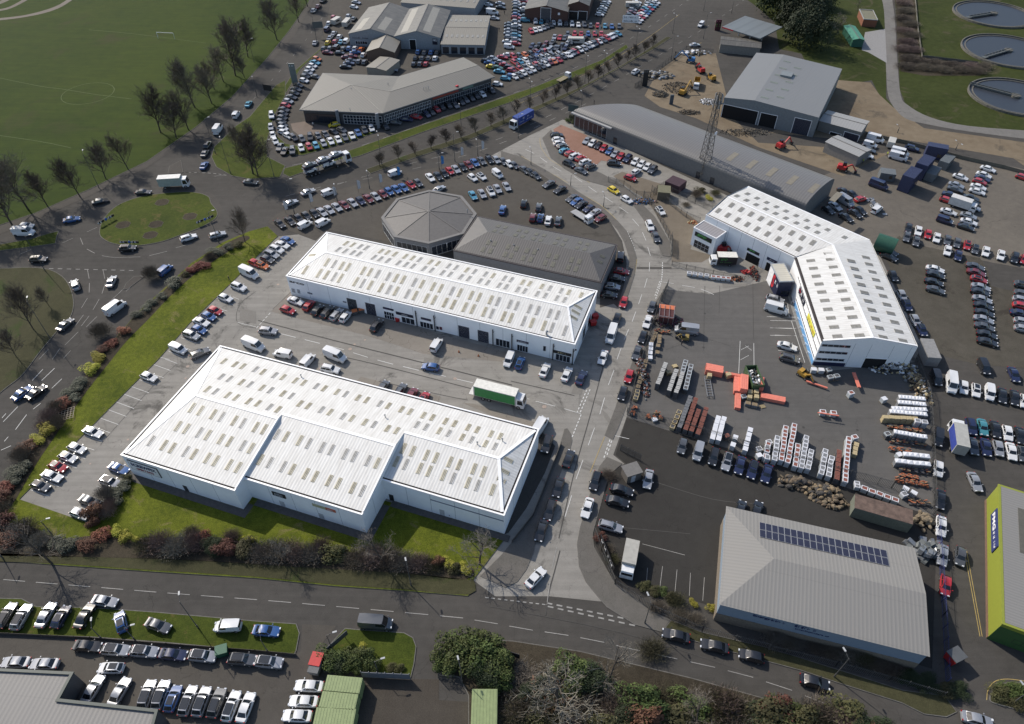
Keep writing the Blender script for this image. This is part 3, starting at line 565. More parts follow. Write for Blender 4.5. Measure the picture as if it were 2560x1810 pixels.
for i, (c_, a0, a1) in enumerate([('C3', (1345, 480), (1308, 345)), ('C3', (1575, 580), (1522, 395)), ('C3', (1782, 635), (1738, 448)), ('C4', (355, 765), (320, 500)), ('C4', (672, 840), (645, 575)), ('C4', (1360, 1010), (1350, 745)), ('C4', (1690, 1095), (1690, 830))]):
    b0 = P(c_, *a0); T = thing('entrance_mast', 'dark steel canopy mast standing %s' % lab1[i], 'mast', b0, 0, 'masts before the trade counters')
    m = MB(); m.box(-.11, -.11, 0, .11, .11, 5.0); m.build('post', M_BLACK, T); m = MB(); m.tube((0, 0, 3.9), (.5, .35, 4.5), .05); m.box(.35, .2, 4.4, .75, .5, 4.6); m.build('floodlight', M_BLACK, T)
# ================= stepped white warehouse in front =================
B2 = Bld('stepped_warehouse', 'white warehouse stepping back in three bays with an open seven days sign', 'warehouse', 'N', '302.4 1137, 585.4 1226, 554.7 864', 6.35, L=74.6, W=32.1)
PL = [(0, 0), (25.6, 0), (25.6, 2.95), (50.3, 2.95), (50.3, 11), (74.6, 11), (74.6, 32.1), (0, 32.1)]
walls(B2, poly=PL, joints=5.1); edge_trim(B2, PL, 6.35, gw=.42)
sl_ = (9.0-6.4)/(16.05-.5); i_ = .55; h2 = 6.4
r1y, r2y, r3y = 16.05, 17.5, 21.55
def z2(x, y):
    s0 = 0 if x < 25.6 else 2.95 if x < 50.3 else 11
    v = min(h2+(y-s0-i_)*sl_, h2+(32.1-i_-y)*sl_); v = min(v, h2+(x-i_)*.46, h2+(74.6-i_-x)*.40); return v
za, zb, zc = h2+(r1y-i_)*sl_, h2+(r2y-2.95-i_)*sl_, h2+(r3y-11-i_)*sl_
hw = i_+(za-h2)/.46; he = 74.6-i_-(zc-h2)/.40; m = MB(); XX, YY = 74.6-i_, 32.1-i_
m.add([(i_, i_, h2), (25.6, i_, h2), (25.6, r1y, za), (hw, r1y, za)], [(0, 1, 2, 3)], 0)
m.add([(25.6, 2.95+i_, h2), (50.3, 2.95+i_, h2), (50.3, r2y, zb), (25.6, r2y, zb)], [(0, 1, 2, 3)], 0)
m.add([(50.3, 11+i_, h2), (XX, 11+i_, h2), (he, r3y, zc), (50.3, r3y, zc)], [(0, 1, 2, 3)], 0)
m.add([(XX, YY, h2), (i_, YY, h2), (hw, r1y, za), (25.6, r1y, za), (25.6, r2y, zb), (50.3, r2y, zb), (50.3, r3y, zc), (he, r3y, zc)], [tuple(range(8))], 0)
m.add([(i_, YY, h2), (i_, i_, h2), (hw, r1y, za)], [(0, 1, 2)], 1); m.add([(XX, 11+i_, h2), (XX, YY, h2), (he, r3y, zc)], [(0, 1, 2)], 1)
for p_, q_ in (((hw, r1y, za), (25.6, r1y, za)), ((25.6, r2y, zb), (50.3, r2y, zb)), ((50.3, r3y, zc), (he, r3y, zc)), ((i_, i_, h2), (hw, r1y, za)), ((i_, YY, h2), (hw, r1y, za)), ((XX, 11+i_, h2), (he, r3y, zc)), ((XX, YY, h2), (he, r3y, zc))): cap(m, p_, q_, .6)
B2.part('roof', m, ROOFW+[M_TRIM])
m = MB()   # step walls between the roofs
for x, ya, yb, yr, zr, z_r2, yr2 in ((25.62, i_, 2.95+i_, r1y, za, zb, r2y), (50.32, 2.95+i_, 11+i_, r2y, zb, zc, r3y)):
    m.add([(x, ya, h2-.1), (x, yb, h2-.1), (x, yr2, z_r2-.05), (x, yr, zr+.1), (x, ya, h2+.1)], [(0, 1, 2, 3, 4)])
    m.bar((x-.05, ya, h2+.14), (x-.05, yr, zr+.14), .3, .1)
B2.part('step_flashing', m, M_TRIM)
def row2(c, s, y, ln_=2.3, m=None, dx=0):
    v = nums(s); pts = []
    for i in range(0, len(v), 2):
        l = B2.loc(c, v[i], v[i+1], 7.3); l = B2.loc(c, v[i], v[i+1], z2(l.x, l.y)); pts.append((l.x, l.y if y is None else y))
    skylights(B2, pts, z2, .8, ln_, m or [M_LIGHT, M_LIGHTB, M_LIGHTG])
row2('02', '1355 725, 1470 765, 1545 790, 1665 820, 1740 845, 1860 880, 1935 905, 2055 940, 2135 965', None)
row2('02', '1595 592, 1670 615, 1785 648, 1862 672, 1980 707, 2057 730, 2175 765, 2250 790', None)
row2('12', '70 618, -5 598', None)
row2('02', '1718 425, 1795 450, 1910 483, 1985 505, 2100 540, 2175 562', None)
row2('12', '185 663, 268 685, 390 720, 470 745, 590 780, 673 803, 797 840, 878 863, 1003 900, 1085 923', None)
row2('12', '38 895, 122 920, 243 957, 325 982, 447 1020, 530 1047, 655 1082, 738 1108, 867 1148, 952 1173', None)
row2('12', '1320 793, 1403 818, 1528 853, 1612 877, 1738 914, 1822 938, 1952 976, 2038 1002', None)
row2('12', '1258 912, 1342 937, 1468 973, 1552 998, 1682 1034, 1765 1062, 1900 1102, 1985 1126, 2120 1165', None)
row2('12', '62 105, 168 135, 242 153, 352 183, 428 203, 540 233, 612 254, 727 285, 803 305, 915 337, 993 358, 1110 390, 1187 410, 1305 442, 1382 463, 1502 495, 1582 515, 1700 548, 1782 570, 1903 603, 1985 625, 2108 662, 2190 684', None, 2.0)
row2('12', '55 250, 130 272, 242 302, 318 323, 395 393, 470 414, 587 447, 665 470, 782 505, 860 525, 977 560, 1058 580, 1180 616, 1262 636, 1443 580, 1524 602, 1645 636, 1727 658, 1850 694, 1933 716, 2058 752, 2142 775', None, 2.0)
row2('12', '20 393, 122 425, 200 447', None, 2.0)
row2('02', '2008 10, 2108 38, 2178 55, 2290 82, 1985 150, 2060 170, 2168 200, 2243 220, 1862 265, 1935 285, 2045 318, 2120 340, 2232 372', None, 2.0)
skylights(B2, [(70.9+.9, y) for y in (17.5, 19.5, 21.5)][:2]+[(71.6, 22.2)], z2, .9, 1.7, [M_LIGHT], axis=1)
for a in ('1160 515', '1985 760', '2210 718', '400 130'): v = nums(a); l = B2.loc('12', v[0], v[1], 7.6); flue(B2, l.x, l.y, z2(l.x, l.y), .7, .1)
red = mat('red lettering', (.5, .06, .05), .5)
o = B2.sign((0, 0, 25.6, 0), 'D1', '140 190, 560 410', M_BLACK, rect=(.9, 2.35, 7.9, 5.35)); B2.sign((0, 0, 25.6, 0), 'D1', None, mat('white sign face', (.7, .71, .72), .5), [('SCREWFIX', .06, .5, .94, .86, mat('navy lettering', (.01, .02, .09), .5)), ('OPEN 7 DAYS', .2, .12, .8, .38, mat('dark red lettering', (.25, .03, .05), .5))], rect=(1.05, 2.5, 7.75, 5.2), th=.16)
B2.door((0, 0, 25.6, 0), 'D1', '935 530, 1010 625', mat('dark door', (.04, .04, .045), .5))
F2 = (25.6, 2.95, 50.3, 2.95); F3 = (50.3, 11, 74.6, 11)
B2.sign(F2, 'D2', '250 300, 485 425', M_BLACK, [('~6', .2, .5, .8, .85, lt), ('~9', .15, .12, .85, .4, lt)])
B2.door(F2, 'D2', '365 455, 480 570'); B2.door(F2, 'D2', '1000 660, 1105 775')
a = B2.px(F2, 'D2', '905 525, 1130 620'); b_ = B2.px(F2, 'D2', '1120 600, 1290 685')
B2.sign(F2, '', '', mat('faded yellow sign', (.4, .38, .24), .6), rect=(a[0], 4.2, b_[0], 4.95)); B2.sign(F2, '', '', mat('orange sign', (.45, .12, .06), .6), [('~6', .2, .25, .8, .75, lt)], rect=(b_[0], 4.2, b_[2], 4.95), th=.13)
B2.door(F3, 'D2', '2115 350, 2195 465', M_BLACK); B2.door(F3, '12', '1645 1340, 1695 1405')
a = B2.px(F3, '12', '1565 1255, 2225 1445'); m = MB(); m.box(a[0], -.05, 4.3, 24.2, 0, 4.55, 0, B2.fm(F3)); B2.part('stripe', m, mat('slate stripe', (.12, .14, .2), .5))
B2.glaz(F3, '12', '1728 1383, 1742 1405', 1)
m = MB()   # grey slab path round the foot of the wall
for a, b_ in (((-.1, -1.6), (26.9, -.05)), ((25.65, -.05), (26.9, 1.4)), ((26.9, 1.4), (51.8, 2.9)), ((50.35, 2.9), (51.8, 9.6)), ((51.8, 9.6), (75.8, 10.95))): m.box(a[0], a[1], .05, b_[0], b_[1], .16)
o = m.build('perimeter_path', mat('grey path slabs', (.075, .07, .066), .9, var=.2), kind='structure'); o.matrix_world = B2.M
def adopt(A, Bb):
    """fold the second wing's parts into the first thing"""
    bpy.context.view_layer.update()
    for ch in list(Bb.T.children): ml = ch.matrix_local.copy(); ch.parent = A.T; ch.matrix_local = A.I @ Bb.M @ ml
    bpy.data.objects.remove(Bb.T)
def L2(B, c, s, z):
    v = nums(s); return [B.loc(c, v[i], v[i+1], z).xy.to_tuple() for i in range(0, len(v), 2)]
def plane_of(p, q, r):
    p, q, r = Vector(p), Vector(q), Vector(r); n = (q-p).cross(r-p)
    return lambda x, y: p.z-(n.x*(x-p.x)+n.y*(y-p.y))/n.z
# ================= bent white building beyond the builders' yard =================
h = 7.5; rz = 9.3
B3 = Bld('bent_trade_building', 'white bent building with blue striped side beside the builders yard', 'warehouse', '21', '1740 312, 2536 695, 2130 80', h, W=19.0)
N3 = [B3.loc('21', 1740, 312, h), B3.loc('31', 240, 695, h), B3.loc('31', 915, 535, h)]
bx = N3[1].x; o3 = N3[2]; rb = B3.loc('31', 580, 580, rz); W3 = o3.y
B3.F['G'] = (0, 0, bx, 0)
m = MB(); m.add([(.4, .4, h+.03), (bx, .4, h+.03), (rb.x, rb.y, rz), (.4, rb.y, rz)], [(0, 1, 2, 3)], 0); m.add([(o3.x, W3-.3, h+.03), (.4, W3-.3, h+.03), (.4, rb.y, rz), (rb.x, rb.y, rz)], [(0, 1, 2, 3)], 0)
cap(m, (.4, rb.y, rz), (rb.x, rb.y, rz)); B3.part('roof', m, [ROOFW[0], ROOFW[0], M_TRIM])
m = MB(); m.add([(0, 0, 0), (bx, 0, 0), (o3.x, W3, 0), (0, W3, 0), (0, 0, h), (bx, 0, h), (o3.x, W3, h), (0, W3, h)], [(0, 1, 5, 4), (2, 3, 7, 6), (3, 0, 4, 7), (4, 5, 6, 7)]); m.add([(0, 0, h), (0, W3, h), (0, rb.y, rz)], [(0, 2, 1)])
for k in range(1, 7): m.box(bx*k/7-.03, -.004, 0, bx*k/7+.03, .01, h-.1, 1)
B3.part('wall', m, [M_WALL, M_JOINT])
m = MB(); m.box(0, -.12, h-.2, bx, .1, h+.1); B3.part('fascia', m, M_TRIM); m = MB(); m.box(.2, .1, h-.1, bx, .55, h+.06); B3.part('gutter', m, M_GUT)
za3 = lambda x, y: min(h+.03+(y-.4)/(rb.y-.4)*(rz-h), h+.03+(W3-.3-y)/(W3-.3-rb.y)*(rz-h))
xs = [B3.loc('21', 1835, 288, h+.5).x, B3.loc('21', 1922, 328, h+.5).x, B3.loc('21', 2008, 370, h+.5).x, B3.loc('21', 2095, 412, h+.5).x, B3.loc('21', 2180, 455, h+.5).x, B3.loc('31', -25, 500, h+.5).x, B3.loc('31', 72, 545, h+.5).x, B3.loc('31', 167, 590, h+.5).x, B3.loc('31', 260, 633, h+.5).x]
GREYL = mat('grey rooflight sheet', (.27, .26, .24), .4, var=.15)
skylights(B3, [(x, 3.2) for x in xs], za3, 1.15, 1.9, GREYL); skylights(B3, [(x+1.5, 7.0) for x in xs if x < bx], za3, 1.15, 1.9, GREYL)
skylights(B3, [(x, 12.0) for x in xs], za3, 1.15, 1.8, GREYL); skylights(B3, [(x+1, 16.0) for x in xs]+[(xs[-1]+5.8, 16.0)], za3, 1.15, 1.8, GREYL)
green = mat('green lettering', (.08, .3, .08), .5)
B3.sign('G', 'C1', '1215 850, 1415 1000', M_BLACK, [('gap', .2, .3, .65, .85, green)]); B3.opening('G', 'C1', '1205 935, 1385 1220')
B3.sign('G', 'C1', '1570 1015, 1730 1145', mat('deep navy board', (.01, .015, .05), .4), [('~5', .3, .35, .8, .75, lt)]); B3.opening('G', 'C1', '1560 1110, 1685 1370')
# wing two
B3b = Bld('wing', 'x', 'x', '31', '240 695, 485 1445, 915 535', h); Lb = B3b.L
a_, s_ = B3b.loc('31', 580, 580, rz), B3b.loc('31', 930, 1440, rz); e_ = B3b.loc('31', 1340, 1480, h); ob = B3b.loc('31', 915, 535, h); Wb = e_.y; ry = (Wb)/2; F_ = 'S'
m = MB(); m.add([(0, .4, h+.03), (Lb-.2, .4, h+.03), (Lb-.2, ry, rz), (a_.x, a_.y, rz)], [(0, 1, 2, 3)]); m.add([(Lb-.2, Wb-.3, h+.03), (ob.x, ob.y-.2, h+.03), (a_.x, a_.y, rz), (Lb-.2, ry, rz)], [(0, 1, 2, 3)])
cap(m, (a_.x, a_.y, rz), (Lb-.2, ry, rz), .6); cap(m, (Lb-.2, .2, h+.1), (Lb-.2, ry, rz+.02), .4); cap(m, (Lb-.2, ry, rz+.02), (Lb-.2, Wb-.2, h+.1), .4); B3b.part('roof', m, [ROOFW[0], ROOFW[0], M_TRIM])
m = MB(); m.add([(0, 0, 0), (Lb, 0, 0), (Lb, Wb, 0), (ob.x, ob.y, 0), (0, 0, h), (Lb, 0, h), (Lb, Wb, h), (ob.x, ob.y, h)], [(0, 1, 5, 4), (1, 2, 6, 5), (2, 3, 7, 6)]); m.add([(Lb, 0, h), (Lb, Wb, h), (Lb, ry, rz)], [(0, 1, 2)])
for k in (7.4, 11, 15.8, 19.6): m.box(Lb-.01, k-.03, 0, Lb+.004, k+.03, h-.2, 1)
B3b.part('wall', m, [mat('bright white cladding', (.78, .79, .8), .5, var=.03), M_JOINT])
m = MB(); m.box(0, .1, h-.1, Lb-.3, .6, h+.06); B3b.part('gutter', m, M_GUT); m = MB(); m.box(0, -.1, h-.15, Lb, .1, h+.1); B3b.part('fascia', m, mat('dark edge', (.06, .05, .05), .6))
m = MB(); m.box(9.5, -.05, 0, Lb, 0, 1.35, 0); B3b.part('blue_band', m, mat('sky blue band', (.12, .3, .55), .5))
for z0, z1_, x0 in ((1.75, 2.35, 9.5), (3.9, 4.5, 9.5), (5.95, 6.5, 6)):
    n = int((Lb-x0)/1.25); B3b.glaz('S', '', '', n, 'window_strip', fr=M_TRIM, rect=(x0, z0, Lb-.3, z1_))
for z0, z1_ in ((1.6, 2.4), (3.8, 4.6), (5.9, 6.7)): B3b.glaz('E', '', '', 5, 'window_strip', fr=M_FRAME, rect=(.3, z0, 6.6, z1_))
m = MB(); m.box(Lb, .1, 0, Lb+.05, 7.2, 1.1); B3b.part('base_band', m, mat('navy base band', (.015, .02, .06), .5))
M_RED = mat('signal red', (.5, .03, .04), .5); M_WHI = mat('white lettering', (.75, .75, .76), .5)
B3b.sign('S', '', '', mat('navy sign board', (.012, .014, .03), .4), [('~2', .1, .3, .3, .8, M_RED), ('~3', .35, .3, .9, .8, M_WHI)], rect=(9.5, 4.55, 15.5, 5.9))
B3b.sign('S', '', '', mat('yellow sign board', (.62, .6, .08), .5), [('~14', .08, .3, .92, .7, mat('orange lettering', (.55, .25, .05), .5))], rect=(19.5, 4.6, 26.5, 5.85), th=.16)
B3b.opening('E', 'C2', '1170 1235, 1400 1400')
zb3 = lambda x, y: min(h+.03+(y-.4)/(ry-.4)*(rz-h), h+.03+(Wb-.3-y)/(Wb-.3-ry)*(rz-h))
xl = [B3b.loc('31', x, y, h+.4).x for x, y in ((345, 727), (370, 795), (395, 865), (420, 936), (446, 1008), (471, 1084), (498, 1162), (525, 1240), (553, 1322), (583, 1404))]
skylights(B3b, [(x, 3.4) for x in xl], zb3, 1.15, 2.0, GREYL); skylights(B3b, [(x+.2, 7.9) for x in [xl[0]-2.6]+xl], zb3, 1.15, 2.0, GREYL); skylights(B3b, [(x+.3, 13.0) for x in xl], zb3, 1.15, 2.0, GREYL); skylights(B3b, [(x+.2, 17.6) for x in [xl[0]-2.8]+xl], zb3, 1.15, 2.0, GREYL)
adopt(B3, B3b)
# porch with the green lettering, and the navy entrance box
Pq = Bld('entrance_porch', 'white flat roofed entrance porch with black green lettered sign', 'porch', 'C1', '250 490, 650 690, 400 390', 5.7, W=4.6)
walls(Pq, joints=0); edge_trim(Pq, [(0, 0), (Pq.L, 0), (Pq.L, Pq.W), (0, Pq.W)], 5.7, False, .12); m = MB(); m.box(.15, .15, 5.5, Pq.L-.15, Pq.W-.15, 5.62); Pq.part('roof', m, roof_mat('ribbed grey roof', (.26, .25, .26), 0, .8, .5, .1))
Pq.sign('S', 'C1', '280 560, 560 780', M_BLACK, [('gap', .15, .35, .7, .85, green), ('~13', .1, .15, .9, .25, green)]); Pq.glaz('S', 'C1', '265 700, 505 930', 4, 'shopfront', .05, 2, M_FRAME)
Nq = Bld('entrance_box', 'navy entrance box with red and white lettering and pale ribbed roof', 'entrance', 'D3', '228 468, 378 462, 190 315', 5.0, W=7.2)
walls(Nq, joints=0, mats=[mat('deep navy cladding', (.012, .016, .045), .4)]); edge_trim(Nq, [(0, 0), (Nq.L, 0), (Nq.L, Nq.W), (0, Nq.W)], 5.0, False, .1, mat('steel edge', (.3, .33, .36), .5))
m = MB(); m.box(.1, .1, 4.9, Nq.L-.1, Nq.W-.1, 5.02); Nq.part('roof', m, roof_mat('cream ribbed roof', (.5, .48, .41), 1, .8, .4, .3)); Nq.glaz('S', '', '', 2, rect=(1.2, .7, 3.2, 1.9), fr=M_BLACK)
m = MB(); m.box(.3, -.05, 0, 3.0, 0, 4.6, 0, Nq.fm('W')); Nq.part('panel', m, M_WHI)
m = MB(); m.box(3.0, -.06, .3, 3.8, 0, 4.6, 0, Nq.fm('W')); m.box(5.4, -.06, 2.6, 6.4, 0, 3.4, 0, Nq.fm('W')); Nq.part('stripe', m, M_RED) if False else None
Nq.sign('W', '', '', None, [('S', 0, 0, 1, 1, M_RED)], rect=(3.1, .6, 4.6, 4.4)); Nq.sign('W', '', '', None, [('~3', 0, 0, 1, 1, M_WHI)], rect=(4.8, 2.6, 6.9, 3.8))
# ================= octagon showroom with grey hipped wing =================
GR = roofs('mid grey roof', (.1, .093, .087), period=.62, k=.35, dirt=.1, rough=.45)
B4 = Bld('octagon_showroom', 'grey octagonal showroom joined to a long grey hipped wing with small rooflights', 'showroom', '21', '-1700 535, 800 920, 940 580', 5.8, L=1, W=1)
p1, p2 = P('21', 800, 920, 5.8), P('21', 940, 580, 5.8); pw = P('11', 1770, 630, 5.8)
ax = (p1-pw).to_2d(); 
bpy.data.objects.remove(B4.T)
B4 = Bld('octagon_showroom', 'grey octagonal showroom joined to a long grey hipped wing with small rooflights', 'showroom', 'N', [640+1770/3.5875, 450+630/3.5875, 1280+800/3.5875, 450+920/3.5875, 1280+940/3.5875, 450+580/3.5875], 4.9)
B4.W = B4.loc('21', 940, 580, 4.9).y; L, W = B4.L, B4.W
m = MB(); m.add([(x, y, z) for z in (0, 4.9) for x, y in ((0, 0), (L, 0), (L, W), (0, W))], [(0, 1, 5, 4), (1, 2, 6, 5), (2, 3, 7, 6), (3, 0, 4, 7)]); B4.part('wall', m, mat('grey cladding', (.16, .165, .175), .6))
r1_ = B4.loc('11', 2060, 490, 6.7); r2_ = B4.loc('21', 685, 680, 6.7); z4 = hip_roof(B4, 4.95, 6.7, r1_.x, L-r2_.x, GR, caps=False, ins=.3); edge_trim(B4, [(0, 0), (L, 0), (L, W), (0, W)], 4.9, True, .15, mat('dark edge', (.06, .05, .05), .6), .2)
M_SKD = mat('dull rooflight', (.11, .105, .08), .45)
pts = []
for c, s in (('21', '65 453, 130 465, 222 485, 290 497, 417 523, 483 537, 613 562, 680 577, 32 498, 98 512, 193 532, 258 545, 388 572, 455 585, 585 612, 653 627, 40 615, 135 632, 202 645, 330 675, 398 690, 535 716, 605 730, 102 705, 168 718, 300 747, 367 762, 505 790, 573 804'), ('11', '2175 413, 2238 425, 2140 460, 2203 470, 2085 558, 2140 570, 2262 598, 2037 628, 2103 642, 2235 672, 2290 685')):
    v = nums(s)
    for i in range(0, len(v), 2): l = B4.loc(c, v[i], v[i+1], 5.8); l = B4.loc(c, v[i], v[i+1], z4(l.x, l.y)); pts.append((l.x, l.y))
skylights(B4, pts, z4, 1.05, 1.7, M_SKD); skylights(B4, [(L-2.2, 7.2), (L-2.2, 9.6)], z4, 1.0, 1.3, M_SKD, axis=1)
oc = [B4.loc('11', x, y, 4.4) for x, y in ((1580, 92), (1845, 150), (1985, 305), (1825, 490), (1560, 570), (1230, 520), (1122, 335), (1265, 170))]
ctr = sum((v for v in oc), Vector())/8; rad = sum((v-ctr).xy.length for v in oc)/8; a0 = math.atan2(oc[2].y-ctr.y, oc[2].x-ctr.x)
og = [Vector((ctr.x+rad*math.cos(a0+k*PI/4), ctr.y+rad*math.sin(a0+k*PI/4), 0)) for k in range(8)]
m = MB(); m.add([(v.x, v.y, z) for z in (0, 4.3) for v in og], [(i, (i+1) % 8, 8+(i+1) % 8, 8+i) for i in range(8)]); B4.part('octagon_wall', m, mat('grey cladding', (.16, .165, .175), .6))
for k in range(8):
    F = (og[k].x, og[k].y, og[(k+1) % 8].x, og[(k+1) % 8].y); Lk = (og[k]-og[(k+1) % 8]).length; B4.glaz(F, '', '', 6, 'glazing', rect=(.6, .3, Lk-.6, 3.2), fr=M_FRAME)
edge_trim(B4, [v.xy.to_tuple() for v in og], 4.55, False, .75, mat('pale grey parapet', (.135, .13, .125), .6)); i8 = inset(og, .7); m = MB()
for k in range(8): m.add([(i8[k].x, i8[k].y, 4.4), (i8[(k+1) % 8].x, i8[(k+1) % 8].y, 4.4), (ctr.x, ctr.y, 6.1)], [(0, 1, 2)], k % 2); m.bar((i8[k].x, i8[k].y, 4.45), (ctr.x, ctr.y, 6.15), .3, .08, 2)
B4.part('octagon_roof', m, [mat('smooth grey roof', (.10, .093, .087), .55), mat('smooth grey roof', (.10, .093, .087), .55), mat('grey ridge cap', (.125, .116, .108), .55)])
for c, x, y in (('21', 15, 600), ('21', 232, 640), ('21', 112, 545), ('11', 2105, 560), ('11', 1713, 590), ('11', 1897, 285)): l = B4.loc(c, x, y, 5.6); flue(B4, l.x, l.y, 5.4, .9, .1)
# ================= barrel roofed hall =================
M_BAR = roofs('silver barrel roof', (.15, .145, .14), period=.8, k=.4, dirt=.06, rough=.4)
B5 = Bld('barrel_roofed_hall', 'long hall with a curved silver grey barrel roof and glazed front', 'warehouse', 'N', [1280+560/3.5875, 1010/3.5875, 1920+340/3.5875, 450+232/3.5875, 1920+650/3.5875, 450+30/3.5875], 5.2)
L = B5.L; W = max(18, B5.W); rise = 2.3; n = 16; prof = [(W*(1-math.cos(PI*k/n))/2, 5.2+rise*math.sin(PI*k/n)**.9) for k in range(n+1)]
m = MB(); 
for k in range(n): (y0, z0), (y1, z1_) = prof[k], prof[k+1]; m.quad((-.6+16*y0/W, y0, z0), (L, y0, z0), (L, y1, z1_), (-.6+16*y1/W, y1, z1_))
me = m.mesh('roof', M_BAR[0], 60); link('roof', me, B5.T)
ar = lambda y: 5.2+rise*max(0, math.sin(math.acos(max(-1, min(1, 1-2*y/W)))))**.9
m = MB()
for x, y0, y1 in [(L*.66+k*6.6, W*.22, W*.5) for k in range(6)]:
    q = [y0+(y1-y0)*j/6 for j in range(7)]
    for a, b_ in zip(q, q[1:]): m.quad((x, a, ar(a)+.05), (x+1.7, a, ar(a)+.05), (x+1.7, b_, ar(b_)+.05), (x, b_, ar(b_)+.05))
    o = B5.part('rooflight_band', m, mat('tan rooflight', (.19, .17, .13), .5)); m = MB()
m.add([(0, 0, 0), (L, 0, 0), (L, W, 0), (16, W, 0), (0, 0, 5.2), (L, 0, 5.2), (L, W, 5.2), (16, W, 5.2)], [(0, 1, 5, 4), (2, 3, 7, 6)]); m.add([(0, 0, 0), (16, W, 0)]+[(16*y/W, y, z-.02) for y, z in prof[::-1]], [tuple(range(n+3))]); m.add([(L, W, 0), (L, 0, 0)]+[(L, y, z) for y, z in prof], [tuple(range(n+3))])
B5.part('wall', m, mat('slate grey cladding', (.12, .125, .13), .6)); B5.glaz('S', '', '', 7, 'glazing', rect=(.5, .2, 14, 4.3), fr=M_FRAME); B5.glaz((16, W, 0, 0), '', '', 9, 'glazing', rect=(1, .2, math.hypot(16, W)-1, 4.6), fr=M_FRAME)
m = MB(); m.box(-.8, -.9, 4.9, 16, .2, 5.3); B5.part('canopy', m, mat('pale canopy edge', (.3, .3, .3), .5))
for x in (15, 47, 52): B5.door('S', '', '', None) if False else B5.glaz('S', '', '', 1, 'door', rect=(x+2, .05, x+3.4, 2.3), fr=M_BLACK)
# ================= new grey roofed building in the sandy site =================
G6 = roofs('pale silver roof', (.18, .18, .176), period=1.1, k=.15, dirt=.05, rough=.4)
B6 = Bld('new_showroom', 'large unfinished building with a pale silver roof standing in sandy ground', 'warehouse', 'N', [1280+1905/3.5875, 875/3.5875, 1920+455/3.5875, 1055/3.5875, 1280+1830/3.5875, 405/3.5875], 7.0)
walls(B6, joints=5, mats=[mat('grey blue cladding', (.17, .19, .2), .6)]); L, W = B6.L, B6.W; rx = B6.loc('20', 2183, 890, 8).x
m = MB(); m.add([(0, 0, 7.03), (rx, 0, 8.2), (rx, W, 8.2), (0, W, 7.03)], [(0, 1, 2, 3)], 0); m.add([(rx, 0, 8.2), (L, 0, 7.03), (L, W, 7.03), (rx, W, 8.2)], [(0, 1, 2, 3)], 0); m.add([(0, 0, 7), (L, 0, 7), (rx, 0, 8.2)], [(0, 1, 2)], 1); m.add([(0, W, 7), (L, W, 7), (rx, W, 8.2)], [(0, 2, 1)], 1); B6.part('roof', m, [G6[1], mat('grey blue cladding', (.17, .19, .2), .6)])
z6 = lambda x, y: 7.03+1.17*x/rx if x < rx else 8.2-1.17*(x-rx)/(L-rx)
skylights(B6, [(rx+2.5+((k % 2)*4.6), 4+k*3.4) for k in range(11)], z6, 1.2, 2.6, mat('sage rooflight', (.2, .23, .21), .5), axis=1); m = MB(); m.box(rx+3, W*.55, 7.7, rx+7, W*.55+4, 8.6); B6.part('roof_frame', m, mat('grey blue cladding', (.17, .19, .2), .6))
B6.opening('S', '20', '1900 935, 2195 1060'); B6.opening('S', '30', '-60 1010, 60 1130'); B6.shutter('S', '30', '245 1055, 375 1140')
# ================= dealership with kinked hipped roof =================
TAN = roofs('beige roof', (.145, .137, .118), period=.9, k=.14, dirt=.12)
B7 = Bld('car_dealership', 'beige roofed kinked car dealership ringed by parked cars', 'showroom', 'N', [640+1135/3.5875, 1015/3.5875, 640+2140/3.5875, 688/3.5875, 640+1280/3.5875, 685/3.5875], 5.0)
q = [B7.loc('10', x, y, 5.0) for x, y in ((1135, 1015), (2140, 688), (1860, 515), (1280, 685), (600, 655), (390, 985))]
r_a, r_b, r_c = B7.loc('10', 855, 760, 6.6), B7.loc('10', 1205, 812, 6.6), B7.loc('10', 1990, 577, 6.6); T3 = lambda v, z: (v.x, v.y, z)
m = MB(); z = 5.03; A, D_, E_, F0, G0, H0 = [T3(v, z) for v in q]; a7, b7, c7 = T3(r_a, 6.6), T3(r_b, 6.3), T3(r_c, 6.3)
for f, k in (([A, D_, c7, b7], 0), ([D_, E_, c7], 1), ([E_, F0, b7, c7], 0), ([F0, G0, a7, b7], 0), ([G0, H0, a7], 1), ([H0, A, a7], 0), ([A, b7, a7], 0)): m.add(f, [tuple(range(len(f)))], k)
for u, v in ((a7, A), (a7, H0), (a7, b7), (b7, c7)): m.bar(Vector(u)+Vector((0, 0, .03)), Vector(v)+Vector((0, 0, .03)), .25, .08, 2)
B7.part('roof', m, TAN+[mat('beige ridge', (.24, .23, .2), .6)])
poly = [v.xy.to_tuple() for v in q]; m = MB(); ii = inset([Vector((*p_, 0)) for p_ in poly], .9); m.prism([v.xy.to_tuple() for v in ii], 0, 4.9); B7.part('wall', m, mat('charcoal cladding', (.06, .062, .068), .6)); edge_trim(B7, poly, 4.95, False, .35, mat('mid grey eaves', (.15, .155, .165), .5))
def seg(i, j): return (ii[i].x, ii[i].y, ii[j].x, ii[j].y), (ii[i]-ii[j]).length
F, Lk = seg(0, 1); B7.glaz(F, '', '', 28, 'glazing', rect=(.5, .2, Lk*.42, 3.6), rows=3, fr=M_TRIM); B7.glaz(F, '', '', 26, 'glazing', rect=(Lk*.45, .2, Lk-.5, 3.0), rows=2, fr=M_FRAME); B7.sign(F, '', '', mat('brick red fascia', (.3, .05, .035), .5), rect=(Lk*.44, 3.5, Lk*.68, 4.7)); B7.sign(F, '', '', mat('teal notice', (.15, .25, .22), .5), rect=(Lk*.72, 3.5, Lk*.82, 4.5))
